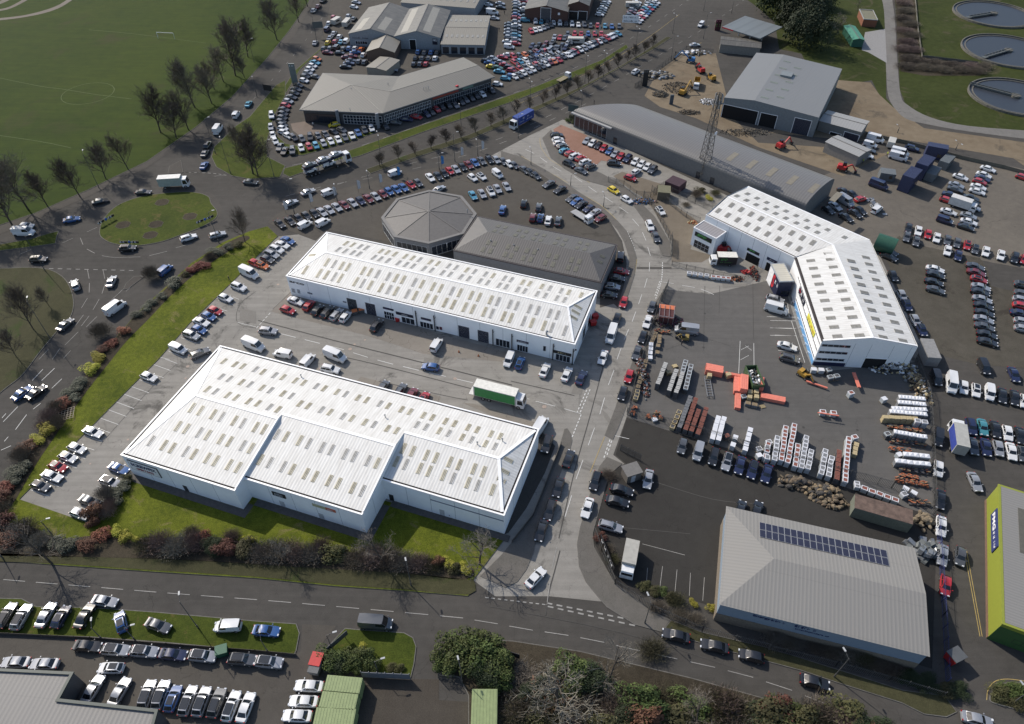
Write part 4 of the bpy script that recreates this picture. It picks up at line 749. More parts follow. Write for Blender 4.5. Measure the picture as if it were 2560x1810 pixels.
F, Lk = seg(5, 0); B7.glaz(F, '', '', 12, 'glazing', rect=(Lk*.5, .2, Lk-.4, 3.4), rows=3, fr=M_TRIM); B7.glaz(F, '', '', 8, 'glazing', rect=(.4, .2, Lk*.46, 3.4), fr=M_BLACK)
for i_, (x, y) in enumerate(((1100, 1060), (745, 1030))): l = B7.loc('10', x, y+90, 0); m = MB(); m.box(l.x-.5, l.y-.3, 0, l.x+.5, l.y+.3, 5.4); B7.part('column', m, mat('grey column', (.2, .21, .23), .5))
l = B7.loc('10', 1810, 900, 0); m = MB(); m.box(l.x-.5, l.y-.3, 0, l.x+.5, l.y+.3, 5.6); B7.part('column', m, M_RED, label='red column')
for s in ('1185 760', '855 805', '1505 800', '1525 795', '1545 790', '845 990'): v = nums(s); l = B7.loc('10', v[0], v[1], 6); flue(B7, l.x, l.y, 5.9, .7, .09)
# ================= sheds at the top =================
def gable(name, label, c, pts, h, rh, roofm, wallm, front=None, ridge='y', W=None, L=None, sk=None, cat='shed', deep=True, gutter=True):
    """front eaves corners + a back corner; ridge runs away from the front ('y') or along it ('x')"""
    B = Bld(name, label, cat, c, pts, h, W=W, L=L); L, W = B.L, B.W; m = MB()
    m.add([(x, y, z) for z in (0, h) for x, y in ((0, 0), (L, 0), (L, W), (0, W))], [(0, 1, 5, 4), (1, 2, 6, 5), (2, 3, 7, 6), (3, 0, 4, 7)])
    o = .25; r = MB()
    if ridge == 'y':
        m.add([(0, 0, h), (L, 0, h), (L/2, 0, rh)], [(0, 1, 2)]); m.add([(0, W, h), (L, W, h), (L/2, W, rh)], [(0, 2, 1)])
        r.add([(-o, -o, h), (L/2, -o, rh+.08), (L/2, W+o, rh+.08), (-o, W+o, h)], [(0, 1, 2, 3)]); r.add([(L/2, -o, rh+.08), (L+o, -o, h), (L+o, W+o, h), (L/2, W+o, rh+.08)], [(0, 1, 2, 3)]); r.bar((L/2, -o, rh+.12), (L/2, W+o, rh+.12), .3, .08, 1); mm = roofm[1]
    else:
        m.add([(0, 0, h), (0, W, h), (0, W/2, rh)], [(0, 2, 1)]); m.add([(L, 0, h), (L, W, h), (L, W/2, rh)], [(0, 1, 2)])
        r.add([(-o, -o, h), (L+o, -o, h), (L+o, W/2, rh+.08), (-o, W/2, rh+.08)], [(0, 1, 2, 3)]); r.add([(-o, W/2, rh+.08), (L+o, W/2, rh+.08), (L+o, W+o, h), (-o, W+o, h)], [(0, 1, 2, 3)]); r.bar((-o, W/2, rh+.12), (L+o, W/2, rh+.12), .3, .08, 1); mm = roofm[0]
    B.part('wall', m, wallm); B.part('roof', r, [mm, mat('grey ridge cap', (.2, .19, .18), .55)]); B.rh = rh; return B
ASB = roofs('weathered sheet roof', (.085, .083, .075), period=.9, k=.2, dirt=.5); PALEW = mat('pale blue grey wall', (.24, .26, .28), .7); GRN = mat('lichen grey cap', (.12, .12, .11), .8)
G1 = gable('sheet_roofed_garage', 'weathered dark roofed garage at the left with faded lettering on its gable', '10', '830 300, 1235 322, 985 65', 5, 7.4, ASB, PALEW, cat='garage')
G1.sign('S', '10', '860 315, 1010 355', None, [('Jeep', .6, .1, 1, .6, mat('faded lettering', (.06, .07, .09), .6)), ('~8', 0, .1, .5, .6, mat('faded lettering', (.06, .07, .09), .6))]); G1.glaz('S', '10', '890 365, 1000 400', 5)
G2 = gable('sheet_roofed_garage', 'dark roofed garage with pale rooflight stripes and open gable door', '10', '1240 325, 1648 337, 1360 85', 5, 7.4, ASB, PALEW, cat='garage')
G2.opening('S', '10', '1375 355, 1438 440'); G2.sign('S', '10', '1580 345, 1628 400', navy, [('H&Q', .1, .5, .9, .95, lt)])
for B, fr in ((G1, (.1, .62)), (G2, (.12, .62))):
    for f in fr:
        r = MB(); x0, x1 = B.L*f, B.L*(f+.16); zz = lambda x: 5+(7.48-5)*(1-abs(x-B.L/2)/(B.L/2))
        r.quad((x0, 2, zz(x0)+.05), (x1, 2, zz(x1)+.05), (x1, B.W*(.5 if B is G1 else .95), zz(x1)+.05), (x0, B.W*(.5 if B is G1 else .95), zz(x0)+.05)); B.part('rooflight_band', r, mat('cream rooflight', (.24, .225, .19), .5))
G3 = gable('open_fronted_garage', 'cream roofed garage with five open bays and rooflights', '10', '1660 395, 2048 402, 1755 135', 3.9, 4.6, roofs('cream roof', (.185, .17, .14), period=.8, k=.1, dirt=.2), PALEW, ridge='x', cat='garage')
for k in range(5): G3.glaz('S', '', '', 1, 'bay_door', rect=(G3.L*(k+.1)/5, .05, G3.L*(k+.9)/5, 2.9), fr=M_FRAME)
skylights(G3, [(G3.L*(k+.7)/8.2, y) for k in range(8) for y in (G3.W*.24, G3.W*.78)], lambda x, y: 3.95+.7*(1-abs(y-G3.W/2)/(G3.W/2)), .9, 2.6, GREYL)
G4 = gable('white_roofed_garage', 'cream low roofed garage at the top edge beyond the open bays', '10', '1300 20, 1960 72, 1330 -150', 4.5, 5.6, roofs('cream roof', (.185, .17, .14), period=.8, k=.1, dirt=.2), PALEW, ridge='x', cat='garage')
skylights(G4, [(G4.L*(k+.5)/11, G4.W*.25) for k in range(11)], lambda x, y: 4.55+1.1*(1-abs(y-G4.W/2)/(G4.W/2)), .9, 2.6, GREYL)
G5 = gable('small_hipped_office', 'small cream roofed gabled office between the garages and the dealership', '10', '990 462, 1240 470, 1060 345', 3.6, 5.4, roofs('cream roof', (.185, .17, .14), period=.8, k=.1, dirt=.2), mat('brown brick', (.12, .08, .06), .9, var=.3, sc=4), cat='office')
G7 = gable('flat_office', 'little flat roofed cream office behind the dealership', '10', '990 600, 1165 632, 1010 490', 3, 3.3, roofs('cream roof', (.185, .17, .14), period=.8, k=.1, dirt=.2), mat('cream wall', (.3, .28, .23), .8), cat='office')
BRK = mat('red brown brick', (.085, .045, .035), .9, var=.3, sc=4)
G8 = gable('brick_workshop', 'long dark brick workshop with three peaked sheet roof at the top', '20', '115 82, 500 105, 200 -60', 5, 7, ASB, BRK, cat='workshop'); G8.shutter('S', '20', '260 70, 345 165', mat('slate door', (.07, .075, .085), .6)); G8.sign('S', '20', '412 113, 430 135', M_WHI)
G9 = gable('brick_workshop', 'narrow brick workshop with two tall dark doors beside the long one', '20', '505 40, 690 52, 530 -150', 6, 7.6, ASB, BRK, cat='workshop'); G9.shutter('S', '20', '512 100, 585 190', M_BLACK); G9.shutter('S', '20', '598 100, 668 195', M_BLACK)
# ================= solar roofed building, lime building, corner showroom =================
G10 = roofs('light grey corrugated roof', (.215, .208, .195), period=.62, k=.2, dirt=.2)
B8 = Bld('solar_roofed_building', 'light grey hipped building with a long block of solar panels', 'warehouse', 'O', '1617 1352, 2082 1467, 1640 1140', 6.2)
L, W = B8.L, B8.W; bl = mat('pale blue cladding', (.2, .25, .31), .6, var=.04); walls(B8, h=6.1, joints=0, mats=[bl]); m = MB(); m.box(.02, -.06, 0, L-.02, .0, 2.6); m.box(-.06, 0, 0, 0, W, 2.6); B8.part('lower_wall', m, mat('buff brick', (.17, .14, .105), .9, var=.2, sc=3))
rS, rE = B8.loc('33', 55, 130, 7.8), B8.loc('33', 1432, 510, 7.8); rz = 7.8; m = MB(); ry = rS.y
m.add([(-.3, -.35, 6.15), (L+.2, -.35, 6.15), (L+.2, ry, rz), (rS.x, ry, rz)], [(0, 1, 2, 3)], 0); m.add([(L+.2, W+.3, 6.15), (-.3, W+.3, 6.15), (rS.x, ry, rz), (L+.2, ry, rz)], [(0, 1, 2, 3)], 0); m.add([(-.3, W+.3, 6.15), (-.3, -.35, 6.15), (rS.x, ry, rz)], [(0, 1, 2)], 1); m.add([(L, 0, 6.1), (L, W, 6.1), (L, ry, rz)], [(0, 1, 2)], 2)
B8.part('roof', m, G10+[bl]); z8 = lambda x, y: 6.15+(W+.3-y)/(W+.3-ry)*(rz-6.15)
sa, sb, sc_ = B8.loc('33', -675, -260, 6.9), B8.loc('33', 1085, 205, 7.0), B8.loc('33', 1065, 75, 7.0); sa = B8.loc('O', 1703, 1192, 7.0)
M_SOL = mat('solar cell', (.022, .022, .04), .18, spec=.7); M_SOLF = mat('panel frame', (.3, .31, .33), .4)
x0, x1, y0 = sa.x, sb.x, sb.y; pw_ = (x1-x0)/20
for r_ in range(2):
    for k in range(20):
        xa = x0+k*pw_; ya = y0+r_*1.75; m = MB(); f = MB(); zz = lambda x, y: z8(x, y)+.12
        P4 = lambda e, dz: [(xa+e, ya+e, zz(xa, ya+e)+dz), (xa+pw_-e, ya+e, zz(0, ya+e)+dz), (xa+pw_-e, ya+1.7-e, zz(0, ya+1.7-e)+dz), (xa+e, ya+1.7-e, zz(0, ya+1.7-e)+dz)]
        f.add(P4(.01, 0), [(0, 1, 2, 3)]); o = B8.part('solar_panel', f, M_SOLF); m.add(P4(.06, .015), [(0, 1, 2, 3)]); B8.part('cells', m, M_SOL, parent=o)
B8.sign('S', '', '', None, [('Energy', 0, 0, .55, 1, mat('navy lettering', (.01, .02, .09), .5)), ('~7', .58, .1, 1, .8, mat('navy lettering', (.01, .02, .09), .5))], rect=(5.4, 4.4, 10.4, 5.2)); B8.sign('S', '', '', None, [('~7', 0, .5, .6, 1, mat('navy lettering', (.01, .02, .09), .5)), ('~18', .05, .0, 1, .3, mat('navy lettering', (.01, .02, .09), .5))], rect=(12, 3.7, 17.5, 5.2))
m = MB()
for x in (L*.5, L-.4): m.box(x, -.2, 0, x+.2, -.06, 6.1)
B8.part('drainpipe', m, M_FRAME) if False else None
LIME = mat('lime green cladding', (.21, .235, .03), .55, var=.04); G11 = roofs('grey ribbed roof', (.2, .195, .185), period=.55, k=.3, dirt=.15)
B9 = Bld('lime_green_building', 'lime green clad trade building with ribbed grey roof at the right edge', 'warehouse', 'N', [1920+2105/3.5875, 1360+715/3.5875, 1920+2105/3.5875+300, 1360+715/3.5875+110, 1920+1905/3.5875, 900+1065/3.5875], 5.5, L=40)
L, W = B9.L, B9.W; walls(B9, joints=0, mats=[LIME]); m = MB(); m.box(.35, .35, 5.3, L, W-.3, 5.56); B9.part('roof', m, G11[1]); edge_trim(B9, [(0, 0), (L, 0), (L, W), (0, W)], 5.5, False, .3, LIME)
m = MB(); m.box(0, -.05, 0, L, 0, 4.6, 0, B9.fm('S')); B9.part('green_wall', m, mat('leaf green cladding', (.035, .09, .025), .6)); B9.glaz('S', '', '', 6, rect=(3, 1.4, 11, 2.6), fr=M_BLACK)
for y in (W*.52,): m = MB(); m.box(3.0, y, 5.57, 4.6, y+10, 5.6); m.box(8, y-.5, 5.57, 9.6, y+9.5, 5.6); B9.part('rooflight_band', m, mat('dark ribbed rooflight', (.09, .085, .07), .6))
m = MB(); m.box(.0, -.08, .0, W, 0, .7, 0, B9.fm('W')); B9.part('plinth', m, mat('brown plinth', (.15, .09, .06), .9)); B9.opening('W', 'D4', '360 830, 470 1050')
a = B9.px('W', 'D4', '510 1190, 700 1480'); B9.sign('W', '', '', mat('royal navy board', (.03, .04, .14), .5), [('FMG', .05, .3, .5, .75, M_WHI), ('~12', .55, .35, .97, .65, M_WHI)], rect=(W*.18, 2.6, W*.47, 4.9), th=.2)
DG = mat('dark green parapet', (.035, .05, .045), .5)
B10 = Bld('corner_showroom', 'grey roofed showroom with dark green parapet at the bottom left corner', 'showroom', 'N', [-200, 1360+1130/3.5875+200, 1410/3.5875+10, 1360+1490/3.5875+200, -200, 1500], 4.6, L=1, W=1)
pB = [P('03', x, y, 4.6) for x, y in ((-500, 1098), (655, 1152), (525, 1392), (1412, 1488), (1370, 1640), (1340, 2300), (-500, 2300))]
bpy.data.objects.remove(B10.T); d = (pB[3]-pB[2]).to_2d(); ang = math.atan2(d.y, d.x); B10.T = thing('corner_showroom', 'grey roofed showroom with dark green parapet at the bottom left corner', 'showroom', (pB[2].x, pB[2].y, 0), ang)
B10.M = Matrix.Translation((pB[2].x, pB[2].y, 0)) @ Matrix.Rotation(ang, 4, 'Z'); B10.I = B10.M.inverted(); lp = [(B10.I @ v) for v in pB][::-1]; B10.h = 4.6
m = MB(); m.prism([v.xy.to_tuple() for v in lp], 0, 4.3); B10.part('wall', m, mat('charcoal cladding', (.06, .062, .068), .6)); edge_trim(B10, [v.xy.to_tuple() for v in lp], 4.6, False, .35, DG)
m = MB(); iv = inset(lp, .3); m.add([(v.x, v.y, 4.35) for v in iv], [tuple(range(len(iv)))]); B10.part('roof', m, roof_mat('grey membrane roof', (.16, .155, .15), 0, .7, .1, .12))
for i in range(len(lp)):
    a, b_ = lp[i], lp[(i+1) % len(lp)]; Lk = (a-b_).xy.length
    if 4 < Lk < 40: B10.glaz((a.x, a.y, b_.x, b_.y), '', '', max(2, int(Lk/1.6)), 'glazing', rect=(.3, .2, Lk-.3, 3.6), fr=DG)
# ================= vehicles =================
PAINT = {'w': ('white', (.6, .605, .61)), 's': ('silver', (.33, .34, .36)), 'g': ('grey', (.095, .10, .108)), 'k': ('black', (.014, .015, .018)), 'b': ('blue', (.03, .09, .25)),
 'l': ('light blue', (.08, .28, .40)), 'r': ('red', (.34, .022, .028)), 'o': ('orange', (.5, .13, .03)), 'y': ('yellow', (.6, .45, .02)), 'n': ('navy', (.014, .02, .06)),
 'm': ('maroon', (.13, .02, .025)), 't': ('beige', (.35, .31, .24)), 'e': ('green', (.03, .10, .06)), 'c': ('teal', (.05, .2, .24))}
def paint(c): n, col = PAINT[c]; return mat('%s car paint' % n, col, .28, .35 if c in 'sgl' else 0, .02, 1, coat=.8)
M_TYRE = mat('tyre rubber', (.02, .02, .02), .9); M_RIM = mat('alloy rim', (.3, .3, .31), .35, .6); M_CGL = mat('car glass', (.012, .015, .018), .06, spec=.9, var=0); M_LAMP = mat('headlamp glass', (.6, .62, .65), .15); M_TAIL = mat('tail lamp red', (.3, .01, .01), .3); M_TRIMB = mat('black plastic', (.02, .02, .022), .7)
# type: name, L, W, H, bonnet z, belt z, [x of: windscreen foot, windscreen top, rear top, rear foot], boot z
KIND = {'h': ('hatchback', 4.1, 1.78, 1.48, .92, .98, (.95, .30, -1.35, -1.95), .95), 's': ('saloon', 4.6, 1.82, 1.44, .90, .95, (.98, .30, -1.0, -1.72), 1.0), 'e': ('estate', 4.65, 1.82, 1.50, .92, .97, (1.0, .35, -1.75, -2.2), .97),
 'u': ('suv', 4.55, 1.88, 1.68, 1.05, 1.1, (1.05, .50, -1.6, -2.1), 1.08), 'v': ('small van', 4.5, 1.84, 1.84, 1.05, 1.12, (1.35, .75, -2.08, -2.2), 1.1), 'V': ('panel van', 5.7, 2.05, 2.45, 1.25, 1.4, (2.05, 1.35, -2.72, -2.82), 1.3)}
def car_parts(t):
    nm, L, W, H, bz, belt, (xa, xb, xc, xd), tz = KIND[t]; h = W/2; body = MB(); X = [-L/2, -L/2+.10, -L/2+.55, xd-.02 if xd > -L/2+.6 else -L/2+.7, xc, 0, xb, xa, L/2-.5, L/2-.14, L/2]
    X = sorted(set(X)); secs = []
    for x in X:
        e = min(1, (L/2-abs(x))/.55); e = max(0, e); wd = h*(.80+.20*math.sin(e*PI/2)); 
        zt = belt if xd <= x <= xa else (bz-(x-xa)/(L/2-xa)*(.24 if t not in 'vV' else .30) if x > xa else tz-(xd-x)/max(.01, (L/2+xd))*.10)
        if abs(x) > L/2-.05: zt -= .16
        zb = .26 if abs(x) < L/2-.12 else .36
        secs.append([(x, -wd*.93, zb), (x, -wd, .48), (x, -wd*.985, zt-.14), (x, -wd*.90, zt), (x, wd*.90, zt), (x, wd*.985, zt-.14), (x, wd, .48), (x, wd*.93, zb)])
    n = 8; vs = [p for s_ in secs for p in s_]; fs = []
    for i in range(len(secs)-1):
        for k in range(n-1): fs.append((i*n+k, i*n+k+1, (i+1)*n+k+1, (i+1)*n+k))
        fs.append((i*n+7, i*n, (i+1)*n, (i+1)*n+7))
    fs += [tuple(range(n-1, -1, -1)), tuple((len(secs)-1)*n+k for k in range(n))]
    body.add(vs, [f[::-1] for f in fs], 0)
    # cabin: belt loop and roof loop
    wb, wt = h*.90, h*(.72 if t not in 'vV' else .84); zb = belt-.03
    lo = [(xd, -wb*.94), ((xc+xd)/2, -wb), (xb, -wb), (xa, -wb*.90), (xa+.06, 0), (xa, wb*.90), (xb, wb), ((xc+xd)/2, wb), (xd, wb*.94), (xd-.04, 0)]
    hi = [(xc, -wt*.93), (xc*.8+xb*.2, -wt), (xb-.15, -wt), (xb, -wt*.9), (xb+.05, 0), (xb, wt*.9), (xb-.15, wt), (xc*.8+xb*.2, wt), (xc, wt*.93), (xc-.03, 0)]
    zr = [H-.04, H, H-.01, H-.05, H-.02, H-.05, H-.01, H, H-.04, H-.01]; k = 10
    if t in 'vV': lo = [(xd, -wb), (xc, -wb*1.02), (xb, -wb*1.02), (xa, -wb*.92), (xa+.06, 0), (xa, wb*.92), (xb, wb*1.02), (xc, wb*1.02), (xd, wb), (xd-.02, 0)]
    vs = [(x, y, zb) for x, y in lo]+[(x, y, z) for (x, y), z in zip(hi, zr)]+[((xb+xc)/2, 0, H+.03)]
    body.add(vs, [(i, (i+1) % k, k+(i+1) % k, k+i) for i in range(k)]+[(k+i, k+(i+1) % k, 2*k) for i in range(k)], 0)
    L3 = lambda a, b, f: tuple(a[i]+(b[i]-a[i])*f for i in range(3)); lov = [Vector((x, y, zb)) for x, y in lo]; hiv = [Vector((x, y, z)) for (x, y), z in zip(hi, zr)]
    def pane(i, j, s0, s1, f0=.10, f1=.88, off=.012):
        g = MB(); a, b, c, d = lov[i], lov[j], hiv[j], hiv[i]; bl = lambda s, f: (a.lerp(b, s)).lerp(d.lerp(c, s), f)
        q = [bl(s0, f0), bl(s1, f0), bl(s1, f1), bl(s0, f1)]; nn = (q[1]-q[0]).cross(q[3]-q[0]).normalized()
        ctr_ = Vector(((xb+xc)/2, 0, zb)); 
        if nn.dot(q[0]-ctr_) < 0: nn = -nn
        g.add([p+nn*off for p in q], [(0, 1, 2, 3)]); return g
    P_ = {}
    ws = MB()
    for i, j in ((3, 4), (4, 5)): g = pane(i, j, .1 if i == 3 else 0, .9 if j == 5 else 1, .06, .92); ws.add(g.v, g.f)
    P_['windscreen'] = [(ws, 'G')]; rw = MB()
    if t not in 'V':
        for i, j in ((8, 9), (9, 0)): g = pane(i, j, .12 if i == 8 else 0, .88 if j == 0 else 1, .12, .9); rw.add(g.v, g.f)
        P_['rear_window'] = [(rw, 'G')]
    sw = []
    for a, b, c in ((0, 1, 2), (7, 8, 6)):
        s = MB()
        if t in 'vV': segs = [((2, 3) if a == 0 else (5, 6), .05, .95)] + ([(((1, 2) if a == 0 else (6, 7)), .72 if a == 0 else 0, 1 if a == 0 else .28)])
        else: segs = [((1, 2) if a == 0 else (6, 7), .02, .47), ((1, 2) if a == 0 else (6, 7), .52, .98), ((0, 1) if a == 0 else (7, 8), .25 if a == 0 else .05, .95 if a == 0 else .75), ((2, 3) if a == 0 else (5, 6), .08 if a == 0 else .35, .65 if a == 0 else .92)]
        for (i, j), s0, s1 in segs: g = pane(i, j, s0, s1, .10, .86); s.add(g.v, g.f)
        sw.append((s, 'G'))
    P_['side_window'] = sw
    wr = .32 if t not in 'uV' else .36; xf, xr = L/2-.85, -L/2+.82; wl = []
    for x in (xf, xr):
        for y in (-1, 1):
            t1 = MB(); t1.tube((x, y*(h-.20), wr), (x, y*(h+.012), wr), wr, wr, 12, 0); t1.tube((x, y*(h+.012), wr), (x, y*(h+.02), wr), wr*.62, wr*.55, 10, 1)
            body.tube((x, y*(h-.3), wr+.01), (x, y*(h+.004), wr+.01), wr+.06, wr+.06, 12, 1)
            wl.append((t1, 'W'))
    P_['wheel'] = wl
    P_['headlight'] = []
    P_['tail_light'] = []
    for y in (-1, 1):
        a = MB(); zc = (bz-.22 if t not in 'V' else .95); a.box(L/2-.22, y*(h*.62)-.17, zc-.09, L/2-.02, y*(h*.62)+.17, zc+.07); P_['headlight'].append((a, 'L'))
        a = MB(); zc = tz-.18 if t != 'V' else 1.2; a.box(-L/2-.01, y*(h*.74)-.12, zc-.12, -L/2+.12, y*(h*.74)+.10, zc+.10); P_['tail_light'].append((a, 'T'))
        m_ = body; m_.box(xa-.18, y*(h+.09)-.09, belt+.02, xa-.04, y*(h+.09)+.09, belt+.16, 0)
    body.box(-L/2+.1, -h*.8, .18, L/2-.1, h*.8, .34, 1)
    body.box(L/2-.06, -.5, .38, L/2+.012, .5, .56, 1)
    if t == 'u' or t == 'e':
        for y in (-1, 1): body.bar((xc+.2, y*wt*.86, H+.05), (xb-.25, y*wt*.86, H+.05), .05, .05, 1)
    return body, P_
_CM = {}
MSET = {'G': lambda: [M_CGL], 'W': lambda: [M_TYRE, M_RIM], 'L': lambda: [M_LAMP], 'T': lambda: [M_TAIL]}
def car_meshes(t):
    if t not in _CM:
        body, P_ = car_parts(t); _CM[t] = (body, [(nm, g.mesh(nm, MSET[k]())) for nm, l in P_.items() for g, k in l], {}, P_)
    return _CM[t]
_proto = {}
def make_car(t, c, full=True, black_roof=False):
    key = (t, c, full, black_roof)
    if key in _proto: return _proto[key]
    body, parts, bm_, P_ = car_meshes(t); nm = KIND[t][0].replace(' ', '_'); nm = {'hatchback': 'hatchback_car', 'saloon': 'saloon_car', 'estate': 'estate_car', 'suv': 'suv_car'}.get(nm, nm)
    if full:
        T = link(nm, None); me = body.mesh('body', [paint(c), M_TRIMB], 38); link('body', me, T)
        for pn, pm in parts: link(pn, pm, T)
        if black_roof:
            g = MB(); _, L, W, H, bz, belt, (xa, xb, xc, xd), tz = KIND[t]; g.box(xc+.15, -W*.27, H-.01, xb-.25, W*.27, H+.035); g.build('roof_panel', M_CGL, T)
    else:
        m = MB(); m.v = list(body.v); m.f = list(body.f); m.m = [0 if i == 0 else 1 for i in body.m]
        for pn, l in P_.items():
            for g, k in l: m.add(g.v, g.f, 2 if k in 'G' else 3 if k == 'L' else 4 if k == 'T' else 1)
        T = link(nm, m.mesh(nm, [paint(c), M_TRIMB, M_CGL, M_LAMP, M_TAIL], 38))
    _proto[key] = T; T['proto'] = 1; return T
def fit(lab):
    w = lab.split()
    while len(w) > 16:
        for x in ('the', 'leafless', 'variegated', 'low', 'leaved', 'big', 'small', 'of'):
            if x in w: w.remove(x); break
        else: break
    return ' '.join(w)
CARS = []     # x, y, z, heading, type, colour, row, index, count
ORD = ['first', 'second', 'third', 'fourth', 'fifth', 'sixth', 'seventh', 'eighth', 'ninth', 'tenth', 'eleventh', 'twelfth', 'thirteenth', 'fourteenth', 'fifteenth', 'sixteenth', 'seventeenth', 'eighteenth', 'nineteenth', 'twentieth', 'twenty-first', 'twenty-second', 'twenty-third', 'twenty-fourth', 'twenty-fifth', 'twenty-sixth', 'twenty-seventh', 'twenty-eighth', 'twenty-ninth', 'thirtieth']
ORD += ['thirty-'+o for o in ORD[:9]]+['fortieth']+['forty-'+o for o in ORD[:9]]+['fiftieth']+['fifty-'+o for o in ORD[:9]]+['sixtieth']+['sixty-'+o for o in ORD[:9]]
def row(c, dx, dy, desc, data, order='the left', z=0.03, dt='s'):
    """data: 'x y colour(type) [dx dy]; ...'  desc: where the row is"""
    ent = []
    for e in data.split(';'):
        p = e.split()
        if len(p) < 3: continue
        x, y = float(p[0]), float(p[1]); k = p[2]; ddx, ddy = (float(p[3]), float(p[4])) if len(p) > 4 else (dx, dy)
        a = P(c, x, y, .7); b = P(c, x+ddx, y+ddy, .7); ent.append((a.x, a.y, z, math.atan2(b.y-a.y, b.x-a.x), k[1] if len(k) > 1 else R.choice('shhsu') if dt == '*' else dt, k[0], desc, order))
    CARS.append(ent)
def line(c, x0, y0, x1, y1, n, dx, dy, desc, cols, order='the left', z=0.035, types='shhsueh', jit=.12):
    ent = []
    a, b = P(c, x0, y0, .7), P(c, x1, y1, .7)
    for i in range(n):
        q = a.lerp(b, i/max(1, n-1)); h0 = P(c, (x0+x1)/2, (y0+y1)/2, .7); h1 = P(c, (x0+x1)/2+dx, (y0+y1)/2+dy, .7); h = math.atan2(h1.y-h0.y, h1.x-h0.x)
        ent.append((q.x+R.uniform(-jit, jit), q.y+R.uniform(-jit, jit)*2, z, h+R.uniform(-.04, .04), R.choice(types), cols[i % len(cols)], desc, order))
    CARS.append(ent)
GZ = .145
row('01', 90, 35, 'the bays along the grass bank', '2140 958 wu; 2022 1058 wh; 1930 1172 rh; 1872 1222 bh; 1806 1272 ws; 1786 1342 bh; 1716 1392 su; 1600 1515 wv; 1792 1552 ge 175 -80', 'the top')
row('02', 90, 35, 'the long bays beside the sloping grass bank', '1335 150 wh; 835 645 ws; 690 790 wh; 610 870 wh; 520 955 rh; 468 1040 ws; 365 1128 gh', 'the top')
row('02', 90, 35, 'the short bays by the corner sign', '1065 972 bs; 990 1095 su; 805 1265 gs; 718 1378 wh', 'the top')
row('11', 150, 60, 'the top bays beside the bank', '285 542 bs; 235 580 ws; 185 622 wu; 140 668 su; 100 710 gh; 55 765 oh', 'the top')
row('01', 160, 70, 'the tarmac at the head of the bank', '2235 840 wV; 2290 745 rh', 'the left')
row('11', 100, -80, 'the group below the dark wall letters', '355 1085 ws 150 55; 285 1165 rh 140 50; 475 1122 rh 80 -90; 553 1165 kh 70 -80; 640 1182 ke 70 -80; 722 1205 se 70 -80; 803 1225 wh 70 -80')
row('11', 100, -125, 'the concrete before the trade counters', '1082 1305 ku; 1618 1480 wv 75 -115')
row('11', 170, 15, 'the open tarmac at the left of the van yard', '108 1355 su')
row('11', -180, -35, 'the vans parked behind the stepped warehouse', '-20 1485 wV 200 75; 240 1560 wv; 465 1620 wv 80 -90; 710 1580 wV 190 75', 'the left')
row('12', 160, 30, 'the warehouse rear wall', '665 82 wu; 1140 240 gh 60 -90; 1292 275 ge 60 -90; 1395 308 mh 60 -90; 1500 345 rh 60 -90')
row('12', -170, -25, 'the middle of the van yard lane', '1565 62 bh')
row('C4', -100, 240, 'the trade counter corner', '625 1012 wv; 810 1062 bh 80 -200; 1230 1180 ws 100 -220; 1600 1250 ws 100 -220; 1848 1310 ns 90 -190')
row('21', -40, 110, 'the near kerb of the estate street', '1003 1095 rh; 940 1245 kh; 890 1392 wV; 815 1590 ws', 'the top')
row('21', -40, 110, 'the builders yard fence side of the street', '1255 1138 gh; 1215 1270 ws; 1172 1408 kh; 1120 1548 gs', 'the top')
row('22', -35, 110, 'the lower fence side of the street', '1050 145 rh; 992 298 kh', 'the top')
row('22', -35, 110, 'the kerb below the warehouse gable', '312 755 ku; 508 885 ks 40 -110; 415 1143 ks; 340 1345 ke; 262 1530 ks', 'the top')
row('22', -35, 115, 'the street near the dark car park', '250 600 wV 60 -100; 748 1085 ku; 676 1325 ws', 'the top', .03)
row('23', 100, -105, 'the road mouth by the junction', '212 300 ws')
row('21', 95, 55, 'the outer side of the street bend', '912 90 yh; 1028 175 wh; 1330 275 wh 70 80; 1235 410 wu 40 90; 1290 510 gs 40 95', 'the top')
row('20', 110, -50, 'the curved display along the brick paving', '402 1215 ku 110 -10; 412 1250 wh 110 -15; 422 1282 wh 110 -20; 450 1310 gh 110 -30; 470 1350 lh; 520 1375 rh; 565 1400 wu; 615 1420 rh; 655 1455 wu; 705 1490 gh', 'the top')
row('20', 100, 45, 'the street beside the brick paving', '510 1470 ku; 618 1530 gs')
row('20', -60, 60, 'the row below the barrel roof wall', '672 1258 ss; 720 1283 wh; 775 1303 kh; 822 1328 rh; 875 1353 bh; 925 1378 ss; 975 1402 rh; 1037 1422 nu; 1105 1447 wh; 1160 1470 wh; 1212 1495 wh; 1262 1522 gu')
row('20', 120, 10, 'the middle of the brick paving', '915 1465 ku; 1112 1538 wh 90 -60; 1062 1595 rh 90 30')
row('31', 150, 40, 'the bays beside the blue striped wall', '62 1072 su; 72 1160 wV; 172 1490 ws; 192 1602 gu', 'the top')
row('C5', -400, -50, 'the builders yard', '650 850 sV')
row('22', -30, 110, 'the dark car park row below the builders yard fence', '1528 770 gh; 1670 825 sv; 1810 868 ku; 1930 912 se; 2045 945 ns; 2160 985 ne; 2285 1020 ns', z=.05)
row('22', 170, 45, 'the left side of the dark car park', '985 1165 ks; 945 1268 ks; 885 1492 se; 1222 1068 ss -30 150', 'the top', .05)
row('22', 30, -100, 'the shade behind the solar roofed building', '2050 1335 kh; 2195 1350 ks', z=.05)
row('23', -230, -55, 'the kerb of the main road', '1470 820 ks; 1815 915 ks; 2145 1005 kh')
row('33', 220, 60, 'the main road below the solar roofed building', '420 1238 ks; 1880 1575 ss')
